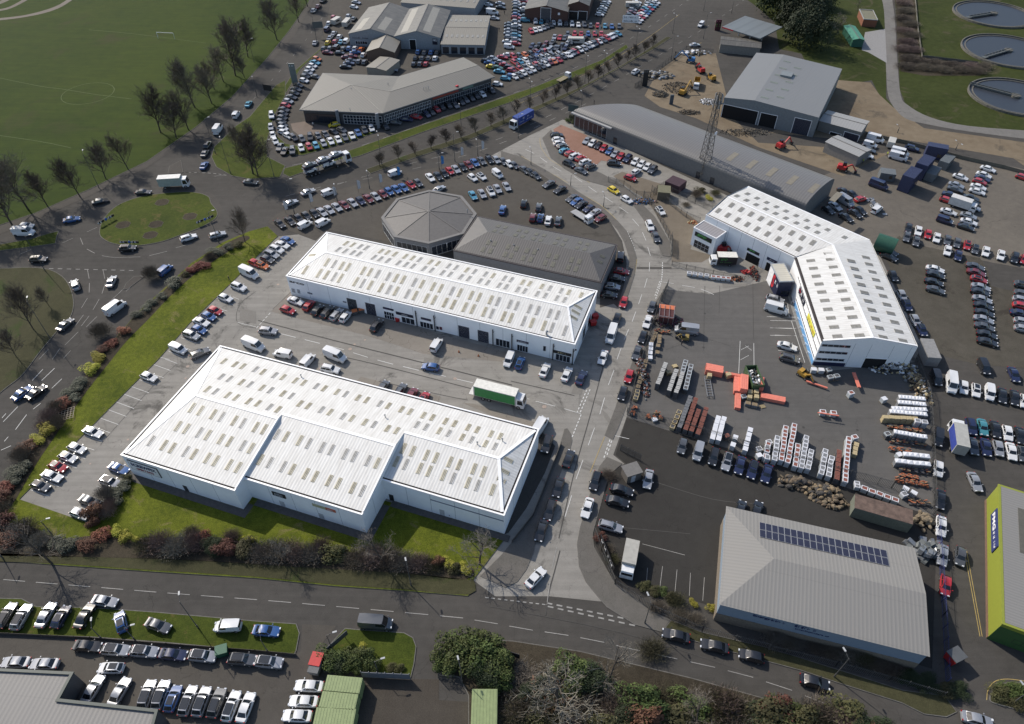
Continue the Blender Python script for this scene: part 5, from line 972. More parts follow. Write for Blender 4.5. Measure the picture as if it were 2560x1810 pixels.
row('33', -10, 150, 'the lane beside the lime building', '1565 98 ss; 1725 110 gh; 1592 372 rh', 'the top')
row('32', 10, 130, 'the van row on the right', '1640 215 wV; 1755 245 wh; 1865 272 wh; 1985 295 wv; 2100 318 ks; 2210 338 ks; 2300 370 wh')
row('32', 30, 130, 'the upper row below the blue truck gap', '1820 600 nu; 1925 602 cs; 2040 622 ks; 2148 655 wh; 2262 678 ks')
row('32', 30, 130, 'the lower row beside the blue truck', '1840 772 gs; 1955 782 ns; 2065 792 sh; 2182 820 ws; 2280 842 gh')
row('32', -5, 130, 'the fence behind the builders yard corner', '1528 975 wh; 1525 700 kv; 1545 1250 ks; 1553 1490 ws; 1855 1092 ss 60 130', 'the top')
row('32', 40, 120, 'the dark ground at the right edge', '1510 165 kv; 1935 65 kv 60 130; 2205 130 ns 60 130')
row('31', 110, 70, 'the shaded yard right of the barrel roof', '682 105 ks; 757 130 kh; 830 170 rh 110 -30; 692 195 sV; 602 235 ss; 542 270 kh; 828 275 kh; 782 300 ks; 700 335 ks', 'the top')
row('31', 150, 55, 'the yard edge by the blue cabins', '990 50 nV; 975 265 wv 80 -60')
row('31', -15, 80, 'the front row at the gravel edge', '1262 430 ks; 1350 455 ws; 1435 487 rh; 1515 517 ws; 1610 537 gs; 1697 562 gs; 1787 585 rh; 1858 620 gh; 1955 640 ws; 2090 672 ws; 2212 700 ku; 2296 712 rh')
row('31', -15, 80, 'the second row at the gravel edge', '1245 508 gs; 1330 548 gs; 1612 632 ws; 1708 677 ns')
row('31', 150, 40, 'the lone group of four on the gravel', '1500 800 ws; 1502 850 ks; 1488 915 ks; 1502 985 gs', 'the top')
row('31', 170, 45, 'the long column on the gravel', '1860 775 gs; 1868 830 ms; 1892 893 rh; 1910 960 ss; 1903 1005 ks; 1922 1070 ss; 1932 1130 ks; 1940 1192 ks; 1935 1250 ss; 1942 1315 gs; 1962 1385 ks; 1968 1452 ks', 'the top')
row('31', 150, 30, 'the last column at the right edge of the gravel', '2285 940 gh; 2285 1020 gh; 2275 1075 sh; 2275 1130 rh; 2262 1195 ns; 2288 1270 sh; 2292 1335 sh', 'the top')
row('31', 150, 45, 'the left file of the yard rows', '1690 45 ss; 1680 82 gs; 1635 132 ns; 1605 180 rh; 1620 285 ws; 1585 362 nv', 'the top')
row('31', 150, 45, 'the right file of the yard rows', '1900 15 rh; 1888 62 ws; 1878 103 ws; 1822 160 ks; 1820 195 ks; 1835 245 ss; 1800 320 ss; 1802 375 ws; 1775 420 ks', 'the top')
row('31', 60, 110, 'the shade behind the bent building', '1090 640 ks 130 60; 1085 687 ks 130 60; 1122 860 kh; 1200 1035 sh; 1245 1122 nh; 1320 1258 sh; 1380 1345 nh', 'the top')
row('30', 120, 30, 'the cars by the grey sheds', '960 1250 wV; 915 1298 wv; 905 1345 gs; 890 1395 wh; 1180 1375 wV; 1165 1412 wV; 1290 1330 nu', 'the top')
row('30', 120, 40, 'the far right compound rows', '1975 1515 ws; 1938 1568 ws; 1728 1588 ws; 1925 1600 ns; 2285 1590 rh', 'the top')
row('20', 90, -60, 'the dual carriageway', '1110 642 wu; 1640 402 ss 110 -10; 1695 222 wv -60 60')
row('11', 110, -45, 'the dual carriageway behind the octagon', '465 105 ss; 650 112 wv; 310 205 ss; -50 18 gs 120 10', 'the left')
row('10', 110, -45, 'the dual carriageway before the trees', '1245 1552 wv')
row('01', 110, 0, 'the roundabout and its approaches', '237 410 wh; 215 472 wV; 345 712 ku; 642 352 bs 110 -20; 898 190 ks 110 -25; 1285 108 ks 110 0; 675 940 su -30 -90; 1000 908 ss 40 -90; 585 1295 gs 90 -75; 1950 490 se 110 -30; 1690 515 we 110 -35; 1145 612 ku 130 -10; 1482 808 bv 90 -75; 1035 1150 wV 110 -80', 'the top', .02)
row('02', 100, -75, 'the two abreast on the left road', '200 295 bs; 325 290 ks')
row('00', 60, -90, 'the queue leaving the roundabout northwards', '2230 930 ls; 2118 1030 wv; 1955 1165 wV; 1862 1300 ku; 1838 1372 gs; 1832 1482 bs', 'the top')
row('03', 230, 40, 'the main road above the grass island', '940 512 ss')
row('03', 100, -170, 'the cars parked on the grass island', '60 642 ke; 195 655 se; 415 638 ss; 550 655 nh; 762 645 ks; 1085 700 bh -30 -140; 1420 732 gs 190 60; 2045 740 wv -250 10; 2390 780 bs 230 15', z=GZ)
row('03', 240, 20, 'the line below the grass island wall', '785 915 ks; 1040 950 su; 1297 965 su; 1552 990 ns; 1820 1005 su; 2172 1035 gu; 2415 1060 su')
row('03', 240, 20, 'the showroom side of the sales yard', '140 1060 ss -240 0; 398 1075 ss -240 0; 995 1112 wh -240 0', 'the left')
row('03', 90, -150, 'the pair beside the corner showroom', '835 1300 ss; 1072 1325 ss')
row('03', 70, -190, 'the nose-out line of pale cars in the sales yard', '1320 1350 su; 1445 1352 su; 1552 1385 bh; 1685 1402 se; 1812 1412 su; 1945 1425 gu; 2075 1450 we; 2205 1462 ws')  # mostly white cars given silver paint, so the colour carries the dimming
row('13', -180, -10, 'the three beside the green containers', '475 1272 ws; 425 1410 ws; 368 1540 ws', 'the top')
row('13', 320, 25, 'the main road edge by the small green island', '1075 712 gV')
# dark dealer lot behind the octagon
row('21', 20, -85, 'the bays beyond the grey wing', '105 212 kh; 240 242 gh; 185 335 mh; 255 338 bh; 325 360 ws; 413 367 gs')
row('21', -85, 45, 'the bays along the inside of the street bend', '330 35 gs; 430 85 ks; 540 162 gs; 580 192 bs; 622 220 ks; 690 257 nh; 742 292 ss; 792 342 mh', 'the top')
row('21', 90, 10, 'the shade at the end of the grey wing', '972 690 kv 10 -90; 982 820 rh; 942 880 kh; 900 955 sh; 872 1030 kh', 'the top')
row('11', 70, 62, 'the long display row along the carriageway', '212 390 ks; 302 366 ks; 380 342 kh; 450 320 kh; 522 300 kh; 592 286 ss; 655 265 ss; 725 242 ss; 792 222 ms; 865 202 ss; 937 186 nh; 1007 166 ms; 1072 146 ss; 1137 126 mh; 1192 102 bh; 1257 82 bs; 1322 66 bs; 1390 42 rh; 1452 25 gh')
row('11', 100, -55, 'the display end nearest the trade unit', '438 402 wv; 600 382 wv; 1642 80 ss')
row('11', 55, 85, 'the bays above the octagon wing', '1945 137 ls; 2027 122 ss; 2105 105 wu; 2165 77 ss; 2247 57 ss; 2210 265 bs 30 -90')
row('10', 60, 65, 'the far end of the display row', '1562 1590 ws; 1632 1577 ks; 1687 1555 kh; 1737 1532 rh; 1792 1516 ss; 1852 1497 kh; 1907 1477 ms; 1962 1457 bs; 2022 1441 gs; 2092 1432 kh; 2155 1432 sh; 2217 1447 gh; 2272 1470 wh')
row('20', 80, 60, 'the corner by the street mouth', '20 1482 gh; 110 1522 gs; 162 1546 gh; 212 1576 gh')
row('20', 80, 60, 'the rear of the octagon forecourt', '-355 1592 wh; -275 1582 wh; -130 1562 wv')
# dealership ring
row('10', 120, 28, 'the curved outer ring of the dealership', '545 527 oh; 530 560 ls; 507 590 wh; 482 620 wh; 465 652 sh; 442 685 kh; 430 722 wh; 540 690 gs; 380 765 kh; 360 800 ks; 345 835 kh; 320 870 ks; 290 907 sh; 265 945 rh; 250 982 ks; 242 1020 kh; 236 1056 kh; 225 1090 kh; 237 1122 gh; 240 1152 wh; 248 1187 wh; 285 1218 wh 110 60; 337 1235 ku 80 70; 410 1242 gh 60 80; 485 1226 ku 10 90; 556 1216 gh 40 70; 620 1202 gh 60 60; 695 1182 kh 90 40; 770 1166 gh 90 40', 'the top')
row('10', 45, 80, 'the grass edge outside the dealership ring', '140 1035 wu 5 90; 133 1140 sh 5 90; 150 1212 ws 20 90; 172 1266 wh; 215 1320 gs -50 80; 257 1355 ks -50 80; 327 1352 gu 0 90; 405 1327 wh 30 80; 475 1316 rh; 537 1306 lh; 605 1286 sh; 670 1266 ws; 737 1251 ws; 797 1231 gs; 860 1216 ws; 915 1191 bs; 972 1167 gh; 1035 1151 wh', z=GZ)
row('10', 60, 50, 'the line before the glazed dealership front', '1160 1135 kh; 1255 1098 gh 120 10; 1352 1068 ns 120 10; 1437 1046 rs 110 25; 1532 1026 nh; 1575 1007 kh; 1622 981 rh; 1667 961 kh; 1727 946 kh; 1787 942 gs; 1842 917 kh; 1882 897 gh; 1932 880 kh; 1977 861 kh; 2032 846 wh; 2112 811 kh')
row('10', 60, 70, 'the stand before the slabs of the dealership', '700 1118 yh -110 20')
row('10', 60, -70, 'the jumble of trade-ins left of the garages', '697 152 rh; 655 207 wh; 875 167 gs; 830 142 sh; 637 262 nv; 700 297 ss; 750 327 wh; 665 337 ss; 645 382 yh; 710 372 rh; 765 372 ls; 812 370 wv; 610 432 gh; 665 432 gh; 722 427 kv; 785 437 kh; 837 432 bh; 890 432 wh; 945 442 oh; 642 470 ms 120 10; 750 475 kh 120 0; 890 467 bs 120 -10; 965 490 wh; 815 512 ms 120 0; 860 502 ms 120 0; 850 542 ks 110 0; 832 566 ns 110 0; 802 596 ks 120 0; 925 550 gh; 975 556 gh', 'the top')
row('10', 50, -90, 'the group before the open gable door', '1222 625 ss 110 0; 1242 577 ks; 1262 560 kh; 1455 462 bh; 1512 470 gh; 1572 466 bh; 1625 470 kh; 1432 520 kh; 1492 520 gh; 1550 520 gh; 1607 520 wh; 1417 572 kh; 1472 570 gh; 1525 572 rh', 'the left')
row('10', 110, 20, 'the top left road edge', '880 62 wh; 900 20 ss; 517 92 ss 80 -80; 557 55 ms 80 -80; 530 382 ss 40 -80; 602 5 ks 80 -60')
row('10', 110, 10, 'the file right of the open bays', '2082 40 ws; 2092 82 gs; 2120 115 wV; 2190 30 ss; 2195 65 ks; 2137 162 ss; 2272 215 gs; 2270 240 gs; 2270 270 ss; 2267 300 ss; 2267 332 sh; 2257 372 ws; 2270 420 wv', 'the top')
row('10', 110, 10, 'the bright cluster by the dealership corner', '2122 520 ss; 2210 512 rs; 2262 492 ws; 2062 545 kh; 2095 562 bs; 2152 546 gs; 2190 556 ss; 2232 580 rs; 2267 602 kh; 2112 596 ys; 2165 606 es; 2290 630 rh; 2182 640 ls; 2237 702 lh; 2165 752 wh; 2290 680 bh', 'the top')
CL = 'wskgbrswkglsrkwnswgkcs'
for k, (y0, n) in enumerate(((20, 15),)): pass
line('20', 40, 15, 35, 390, 13, 110, 5, 'the first file of the far sales lot', CL, 'the top')
line('20', 110, 10, 115, 180, 6, 110, 5, 'the file beside the brick workshop', CL[5:], 'the top')
line('20', 210, 190, 650, 222, 9, 5, 70, 'the row before the brick workshop', 'wlgwwgwwgk')
line('20', 705, 230, 960, 235, 5, 10, 70, 'the row beside the sign board', 'grlbg')
line('20', 170, 280, 350, 225, 6, 50, 60, 'the crescent in the far lot', 'rwwsgk')
line('20', 385, 330, 520, 345, 4, -20, 60, 'the island row in the far lot', 'srgs')
line('20', 500, 305, 800, 300, 6, 0, 60, 'the red row of the far lot', 'grrbrr')
line('20', 180, 410, 360, 380, 4, -60, 55, 'the upper left aisle of the far lot', 'nkmg')
line('20', 210, 430, 480, 430, 5, -60, 55, 'the middle aisle of the far lot', 'kksgn')
line('20', 230, 480, 650, 340, 9, -60, 50, 'the long aisle of the far lot', 'brsgksgnk')
line('20', 10, 505, 330, 455, 7, 60, 40, 'the near left aisle of the far lot', 'rgokmgs')
line('20', 20, 560, 420, 490, 9, 60, 40, 'the second near aisle of the far lot', 'rlwknswgs')
line('20', 10, 625, 420, 535, 9, 60, 40, 'the third near aisle of the far lot', 'mrgwrskor')
line('20', 20, 690, 950, 300, 26, 70, 35, 'the flagpole edge of the far lot', 'wgwswkgwmskgwsrwgswkwgrwsl')
line('20', 510, 490, 900, 320, 10, 70, 35, 'the inner edge of the far lot', 'wgkswgrgsw')
line('20', 1120, 20, 1045, 160, 7, 100, 10, 'the file behind the white sign board', 'wwgsmgs', 'the top')
line('20', 1290, 20, 1120, 195, 10, 90, 30, 'the hedge edge of the top lot', 'wslrlbwrws', 'the top')
line('20', 1235, 20, 1150, 150, 7, 90, 30, 'the second file by the hedge of the top lot', 'wswlrwb', 'the top')
line('20', 845, 10, 785, 130, 7, 90, 10, 'the file right of the brick workshops', 'wskwgkw', 'the top')
# place them: the 300 cars that show largest one by one, the rest as one object
flat = []
for ent in CARS:
    n = len(ent)
    byk = {}
    for i, e in enumerate(ent):
        nm = KIND[e[4]][0]; cn = PAINT[e[5]][0]; byk.setdefault((nm, cn), []).append(i)
    for i, e in enumerate(ent):
        nm = KIND[e[4]][0]; cn = PAINT[e[5]][0]; art = {'suv': 'tall car'}.get(nm, nm)
        if n == 1: lab = '%s %s on %s' % (cn, art, e[6])
        elif len(byk[(nm, cn)]) == 1: lab = 'the one %s %s of %s' % (cn, art, e[6])
        else:
            lab = '%s %s, %s from %s of %s' % (cn, art, ORD[i], e[7], e[6])
            if len(lab.split()) > 16: lab = '%s %s, %s from %s of %s' % (cn, art, ORD[i], e[7], e[6].replace('the ', '').replace(' line of pale cars', ' line'))
        flat.append((math.hypot(e[0], e[1]), e, lab, len(ent)))
flat.sort(key=lambda f: f[0])
cars = [f for f in flat if f[1][4] not in 'vV']; vans = [f for f in flat if f[1][4] in 'vV']
far = cars[300:]; n_full = 0; seen = set()
for d_, e, lab, n in cars[:300]+vans:
    x, y, z, h_, t, c = e[:6]; full = d_ < 205; pr = make_car(t, c, full, (t in 'uhe' and full and (int(x*7) % 3 == 0 or (y < 62 and x < -10))))
    o = copy_tree(pr) if full else pr.copy()
    if not full: C.objects.link(o)
    if 'proto' in o: del o['proto']
    o.location = (x, y, z); o.rotation_euler = (0, 0, h_+R.uniform(-.015, .015))
    cat = 'van' if t in 'vV' else 'car'; tag(o, fit(lab), cat, 'cars and vans of '+e[6] if n > 1 else None)
for pr in list(_proto.values()):
    for ch in list(pr.children): bpy.data.objects.remove(ch)
    bpy.data.objects.remove(pr)
m = MB(); mi = {}; ml = []
def midx(k, mm):
    if k not in mi: mi[k] = len(ml); ml.append(mm)
    return mi[k]
for d_, e, lab, n in far:
    x, y, z, h_, t, c = e[:6]; body, parts, bm_, P_ = car_meshes(t); Mx = Matrix.Translation((x, y, z)) @ Matrix.Rotation(h_, 4, 'Z')
    a = midx(c, paint(c)); b_ = midx('T', M_TRIMB); g_ = midx('G', M_CGL)
    vs = [Mx @ Vector(v) for v in body.v]; nn = len(m.v); m.v += [tuple(v) for v in vs]; m.f += [tuple(i+nn for i in f) for f in body.f]; m.m += [a if i == 0 else b_ for i in body.m]
    for pn, l in P_.items():
        if pn in ('headlight', 'tail_light', 'wheel'): continue
        for q, k in l: m.add([Mx @ Vector(v) for v in q.v], q.f, g_)
if far: tag(m.build('parked_cars', ml), 'the far mass of parked cars on the sales lots at the top', 'cars', None, 'stuff')
print('CARS', len(cars), 'vans', len(vans), 'far', len(far))
# ================= vegetation =================
def upright(c, bx, by, tx, ty):
    """base point on the ground and the height whose top falls on the second reading"""
    b = P(c, bx, by); d = ray(c, tx, ty); best = None
    k = (b.x*d.x+b.y*d.y)/(d.x*d.x+d.y*d.y); return b, max(1.0, CAM_H+d.z*k)
BARK = mat('dark bark', (.07, .056, .044), .95, var=.3); BARKL = mat('pale bark', (.16, .145, .12), .95, var=.3)
TWIG = [leaf_mat('twigs brown', (.10, .082, .064), (.155, .13, .10), .5), leaf_mat('twigs grey', (.13, .115, .095), (.21, .19, .16), .5), leaf_mat('twigs mauve', (.12, .085, .075), (.19, .14, .125), .7), leaf_mat('twigs olive', (.06, .058, .03), (.09, .085, .045), .6)]
def bare_tree(seed, H=10.0, spread=.5, up=.35, lv=5, kids=(5, 5, 5, 4, 3), trunk=.11, first=.2, twr=.02, lean=0):
    r = random.Random(seed); A, B_ = MB(), MB(); cnt = [0]
    def grow(p, d, L, rad, l):
        steps = 3 if l < 3 else 1; q = p; dd = d.copy(); pts = [p]
        for i in range(steps):
            dd = (dd+Vector((r.uniform(-1, 1), r.uniform(-1, 1), r.uniform(-.3, .9)*up*2))*(.12 if l < 2 else .22)).normalized(); q = q+dd*L/steps; pts.append(q)
        m = A if l < 2 else B_
        for i in range(steps):
            ra, rb_ = rad*(1-.45*i/steps), rad*(1-.45*(i+1)/steps)
            if l < 3: m.tube(pts[i], pts[i+1], ra, rb_, 5 if l < 2 else 3, 0, False)
            else:
                s = dd.orthogonal().normalized()*max(ra, twr); s2 = dd.cross(s)
                m.add([pts[i]-s, pts[i]+s, pts[i+1]+s*.3, pts[i+1]-s*.3], [(0, 1, 2, 3)]); 
                if l == 3: m.add([pts[i]-s2, pts[i]+s2, pts[i+1]], [(0, 1, 2)])
        if l >= lv: return
        n = kids[l]+r.choice((-1, 0, 0, 1))
        for k in range(n):
            t = (first if l == 0 else .15)+(1-(first if l == 0 else .15))*(k+r.random()*.8)/n; i = min(steps-1, int(t*steps)); a = pts[i].lerp(pts[i+1], t*steps-i)
            az = r.random()*2*PI; side = Vector((math.cos(az), math.sin(az), 0)); ax = (side-dd*side.dot(dd)).normalized()
            sp = spread*(1.15-.5*t) if l == 0 else spread; nd_ = (dd*(1-sp)+ax*sp*r.uniform(.8, 1.25)+Vector((0, 0, up*.5))).normalized()
            grow(a, nd_, L*((.62-.3*t) if l == 0 else .64-.12*t)*r.uniform(.75, 1.2), rad*.46, l+1)
    grow(Vector((0, 0, -.2)), Vector((lean, 0, 1)).normalized(), H*.72, trunk*H/10*1.3, 0)
    zm = max(v[2] for v in B_.v); s = H/zm
    for m in (A, B_): m.v = [(x*s, y*s, z*s) for x, y, z in m.v]
    return A, B_
TREES = {}
def tree_proto(key, tm, cm, **k):
    A, B_ = bare_tree(**k); T = link('bare_tree', None); A.build('trunk', tm, T); B_.build('crown', cm, T); TREES[key] = (T, k.get('H', 10.0)); return T
for i in range(4): tree_proto('big%d' % i, BARK, TWIG[0], seed=i+3, H=10, spread=.5, up=.36, lv=4, kids=(15, 8, 6, 4))
for i in range(3): tree_proto('av%d' % i, BARK, TWIG[0], seed=i+20, H=10, spread=.42, up=.5, lv=4, kids=(13, 8, 6, 5), first=.12, trunk=.11, twr=.02)
for i in range(2): tree_proto('sm%d' % i, BARK, TWIG[1], seed=i+30, H=10, spread=.55, up=.2, lv=4, kids=(7, 5, 5, 4), trunk=.13, twr=.02)
used = set()
def put_tree(key, c, bx, by, tx, ty, label, group, wf=1.0):
    b, h = upright(c, bx, by, tx, ty); T, H = TREES[key]; o = copy_tree(T); s = h/H; o.location = b; o.scale = (s*wf, s*wf, s); o.rotation_euler = (0, 0, R.random()*6.28); tag(o, label, 'tree', group); return o
park = '''1440 1190 1290 720;1580 1240 1400 880;1690 1165 1525 760;1750 965 1640 485;1900 930 1790 560;1925 805 1870 520;2005 735 1925 395;2110 680 1905 120;2195 700 2150 470;2225 515 2090 150;2486 360 2380 -30;2680 200 2600 -100;2760 60 2700 -250;1150 1520 975 1185;950 1605 800 1265;720 1765 560 1370;430 1855 230 1525;255 1880 30 1290;130 2050 -80 1450;-120 2080 -300 1550'''.split(';')
wh = ['beside the top lamp', 'above the queue of cars']
for i, s_ in enumerate(park):
    v = nums(s_); put_tree('big%d' % (i % 4), '00', *v, 'tall bare park tree, %s from the top of the line along the playing field' % ORD[[12, 11, 10, 9, 8, 7, 6, 5, 4, 3, 2, 1, 0, 13, 14, 15, 16, 17, 18, 19][i]], 'bare trees along the playing field', 1.05)
for i, (c, s_, l_) in enumerate([('00', '2270 1560 2190 1060', 'bare bushy tree on the verge right of the white van'), ('10', '20 1580 -40 1150', 'spreading bare tree on the verge below the dealership ring'), ('00', '2130 1370 2080 1090', 'small bare tree on the verge beside the queue of cars'), ('01', '300 1340 100 900', 'leaning bare tree on the left traffic island beside the lamp'), ('01', '440 1130 320 935', 'slim bare tree near the right edge of the left traffic island'), ('01', '150 1590 -20 1290', 'bare tree at the lower left of the left traffic island'), ('01', '2200 560 2210 220', 'dark bare birch at the top tip of the grass bank')]):
    v = nums(s_); put_tree('big%d' % (i % 4), c, *v, l_, None, 1.15 if i < 2 else .8)
av = ['1105 1490 1080 1360', '1275 1430 1255 1290', '1430 1385 1400 1250', '1570 1335 1555 1210', '1705 1290 1685 1150', '1840 1235 1825 1090', '1970 1190 1955 1040', '2107 1135 2100 1000', '2222 1090 2215 960', '2340 1030 2325 890', '2455 990 2455 850', '2570 940 2565 800', '2685 895 2680 745', '2790 845 2790 710', '2890 800 2885 650', '2980 745 2985 600', '3068 700 3070 570', '3160 650 3160 530', '3248 610 3250 470', '3330 555 3335 435', '3410 520 3420 400', '3480 470 3480 350', '3555 425 3560 295']
for i, s_ in enumerate(av):
    v = nums(s_); put_tree('av%d' % (i % 3), '10', *v, 'small conical bare street tree, %s from the left on the central reservation' % ORD[i], 'street trees on the central reservation', 1.55)
# leafy and twiggy shrubs
def cloud(seed, n, size, lumps=7, flat=.75, out=.7, up=.35):
    r = random.Random(seed); m = MB(); L = [(Vector((r.uniform(-.62, .62), r.uniform(-.62, .62), r.uniform(.2, .68))), r.uniform(.28, .5)) for _ in range(lumps)]+[(Vector((0, 0, .4)), .6)]
    for i in range(n):
        c, rad = r.choice(L); d = Vector((r.gauss(0, 1), r.gauss(0, 1), r.gauss(0, .8)+.35)).normalized(); p = c+d*rad*(1-r.random()**2*.55); p.z = max(.04, p.z*flat/.75*.95)
        nrm = (d*out+Vector((r.uniform(-1, 1), r.uniform(-1, 1), r.uniform(-.2, 1)))*.6+Vector((0, 0, up))).normalized(); a = nrm.orthogonal().normalized(); a.rotate(Matrix.Rotation(r.random()*6.28, 3, nrm)); b = nrm.cross(a); s = size*r.uniform(.6, 1.4)
        m.add([p-a*s, p-b*s*.55, p+a*s, p+b*s*.55], [(0, 1, 2, 3)])
    return m
def twigs(seed, n, w_, stems=9):
    r = random.Random(seed); m = MB()
    for i in range(n):
        az = r.random()*6.28; el = r.uniform(.1, 1.0); rr = r.random()**.45; b = Vector((r.uniform(-.45, .45), r.uniform(-.45, .45), 0)); d = Vector((math.cos(az)*el, math.sin(az)*el, 1.15-el*.75)).normalized()
        p = b+d*rr*.72; q = p+(d+Vector((r.uniform(-1, 1), r.uniform(-1, 1), r.uniform(-.5, .8)))*.8).normalized()*r.uniform(.12, .3); s = (q-p).orthogonal().normalized()*w_; s.rotate(Matrix.Rotation(r.random()*6.28, 3, (q-p).normalized()))
        m.add([p-s, p+s, q], [(0, 1, 2)])
    return m
SHR = {'red': leaf_mat('red photinia leaves', (.13, .045, .03), (.22, .08, .05), 3), 'yel': leaf_mat('golden leaves', (.18, .17, .02), (.36, .34, .05), 3), 'gry': leaf_mat('grey green leaves', (.06, .065, .045), (.11, .115, .085), 2),
 'grn': leaf_mat('laurel leaves', (.03, .045, .012), (.075, .095, .025), 2), 'drk': leaf_mat('dark evergreen leaves', (.012, .02, .009), (.03, .042, .016), 1), 'oli': leaf_mat('olive leaves', (.045, .045, .018), (.08, .075, .03), 1.5), 'rus': leaf_mat('russet leaves', (.07, .03, .02), (.12, .055, .035), 2)}
SHP = {}
for k in SHR:
    for j in range(2):
        big = k in ('drk',); mm = cloud(hash(k) % 1000 if False else sum(map(ord, k))+j*7, 1500 if not big else 5200, .062 if not big else .038, 9 if not big else 16); SHP[k, j] = mm.mesh('leaves', SHR[k])
for k, tm in (('brn', TWIG[0]), ('gtw', TWIG[1]), ('mau', TWIG[2]), ('otw', TWIG[3])):
    for j in range(2): SHP[k, j] = twigs(sum(map(ord, k))+j, 3400, .009).mesh('twigs', tm)
SLAB = {'red': 'red leaved photinia shrub', 'yel': 'golden variegated shrub', 'gry': 'low grey green shrub', 'grn': 'leafy green laurel shrub', 'drk': 'dense dark evergreen', 'oli': 'olive green shrub', 'rus': 'russet leaved shrub', 'brn': 'brown leafless shrub', 'gtw': 'grey leafless shrub', 'mau': 'mauve brown leafless shrub', 'otw': 'olive twigged leafless shrub'}
def shrubs(c, data, where, group, order='the left', name='shrub', z=.14, cat='shrub'):
    es = [e.split() for e in data.split(';') if e.strip()]; cnt = {}
    for e in es: cnt[e[2]] = cnt.get(e[2], 0)+1
    for i, e in enumerate(es):
        x, y, k, rx, ry, hh = float(e[0]), float(e[1]), e[2], float(e[3]), float(e[4]), float(e[5]); p = P(c, x, y, z)
        o = link(name, SHP[k, i % 2]); o.location = p; o.scale = (rx, ry, hh); o.rotation_euler = (0, 0, R.uniform(-.5, .5))
        lab = '%s %s' % (SLAB[k], where) if len(es) == 1 or cnt[k] == 1 else '%s, %s from %s %s' % (SLAB[k], ORD[i], order, where)
        tag(o, fit(lab), cat, group)
shrubs('01', '1965 665 gry 4.2 1.8 1.6; 2045 620 gry 2.4 1.7 1.5; 1885 700 brn 1.8 1.5 1.8; 2130 590 oli 2.2 1.5 1.5; 1800 785 red 4 2 1.8; 1700 830 red 2 1.3 1.3; 1660 860 oli 1.6 1.3 1.2; 1550 945 gry 3.3 2.6 2.0; 1370 880 brn 2.6 2.4 4.2; 1450 1060 gry 2.2 1.5 1.2; 1380 1110 gry 2.2 1.5 1.2; 1310 1160 gry 2.2 1.5 1.2; 1250 1215 gry 2.4 1.5 1.3; 1105 1385 red 2.4 2 1.8; 1015 1470 red 1.9 1.7 1.5; 930 1530 rus 1.8 1.6 1.4; 920 1400 brn 3.0 2.6 4.2; 880 1600 yel 2.3 1.6 1.6', 'on the road edge of the upper grass bank', 'shrubs on the upper bank', 'the top')
shrubs('02', '820 95 yel 2.6 2.0 1.8; 880 20 yel 1.5 1.2 1.2; 745 215 gry 2.2 1.8 1.5; 690 260 gry 2.2 1.8 1.4; 640 310 gry 2.4 1.8 1.4; 670 360 gry 2.0 1.5 1.3; 570 395 red 2.4 2.2 1.8; 520 440 brn 2.4 2 2.6; 450 520 mau 2.8 2.4 2.4; 540 590 brn 2.0 2.0 3.4; 430 640 yel 2.4 2.0 1.9; 335 735 yel 2.2 1.6 1.5; 380 600 mau 1.8 1.6 1.5; 250 800 rus 2.6 2.0 1.8; 200 880 brn 2.6 2.4 3; 210 980 gry 2.6 2.0 1.6; 160 1040 gry 2.8 2.2 1.8; 120 1090 gry 2.4 2 1.5; 55 1150 red 2.6 2.0 1.8; 20 1260 rus 2.6 2.2 2.4; 15 1400 brn 3 2.6 4; 60 1480 rus 2.8 2.4 3', 'on the road edge of the lower grass bank', 'shrubs on the lower bank', 'the top')
shrubs('02', '1150 1090 oli 1.5 1.4 1.6; 1110 1150 gry 2.2 1.6 1.4; 1060 1200 gry 2.2 1.6 1.4; 1040 1270 gry 2.2 1.8 1.6; 1010 1310 mau 1.8 1.8 2.2; 960 1230 gtw 2.2 2.2 3.2; 870 1390 rus 2.6 2.3 3.4; 970 1380 mau 2.2 2.0 2.6; 850 1470 rus 1.8 1.5 1.8', 'by the corner of the stepped warehouse car park', 'shrubs by the car park corner', 'the top')
shrubs('O', '''60 1190 brn 3 2.4 3; 25 1215 rus 3 2.4 2.2; 95 1215 gtw 2.8 2 2.4; 130 1225 gry 2.6 2 1.6; 165 1225 gry 2.6 2 1.7; 200 1228 rus 2.4 1.8 2; 235 1200 red 2.2 1.8 2; 262 1195 yel 1.5 1.3 1.5; 283 1206 yel 1.7 1.5 1.7; 303 1212 yel 1.1 1 1.1; 330 1225 otw 2.8 2.2 2; 362 1222 mau 3.4 2.8 3; 400 1230 gtw 3.4 2.8 3; 440 1222 mau 3 2.6 3; 462 1205 red 1.7 1.5 2.2; 480 1228 drk 2.4 2.2 2.4; 510 1235 rus 3 2.4 2.6; 545 1235 oli 2.8 2.4 2.4; 562 1215 yel 1.6 1 1.6; 590 1242 gtw 3 2.6 2.6; 625 1240 brn 3.2 2.6 3; 662 1243 mau 3.2 2.6 3; 700 1247 gtw 3 2.5 2.8; 722 1232 mau 2.4 2.4 2.8; 755 1252 oli 3.2 2.4 2.8; 768 1238 yel 1.6 1 1.5; 800 1255 brn 3 2.6 2.6; 838 1252 mau 3.2 2.8 3; 875 1258 brn 3 2.6 2.6; 905 1262 gtw 2.8 2.3 2.4; 940 1266 mau 2.8 2.2 2.4; 968 1270 otw 2.4 1.9 2; 985 1262 rus 1.7 1.4 1.8; 1005 1268 yel 1.7 1.4 1.7; 1020 1280 oli 1.8 1.5 1.6; 1042 1280 yel 1.6 1.4 1.6; 430 1195 brn 2 1.6 1.4; 520 1205 mau 2.2 1.7 1.6''', 'in the shrub belt below the stepped warehouse', 'shrub belt along the main road')
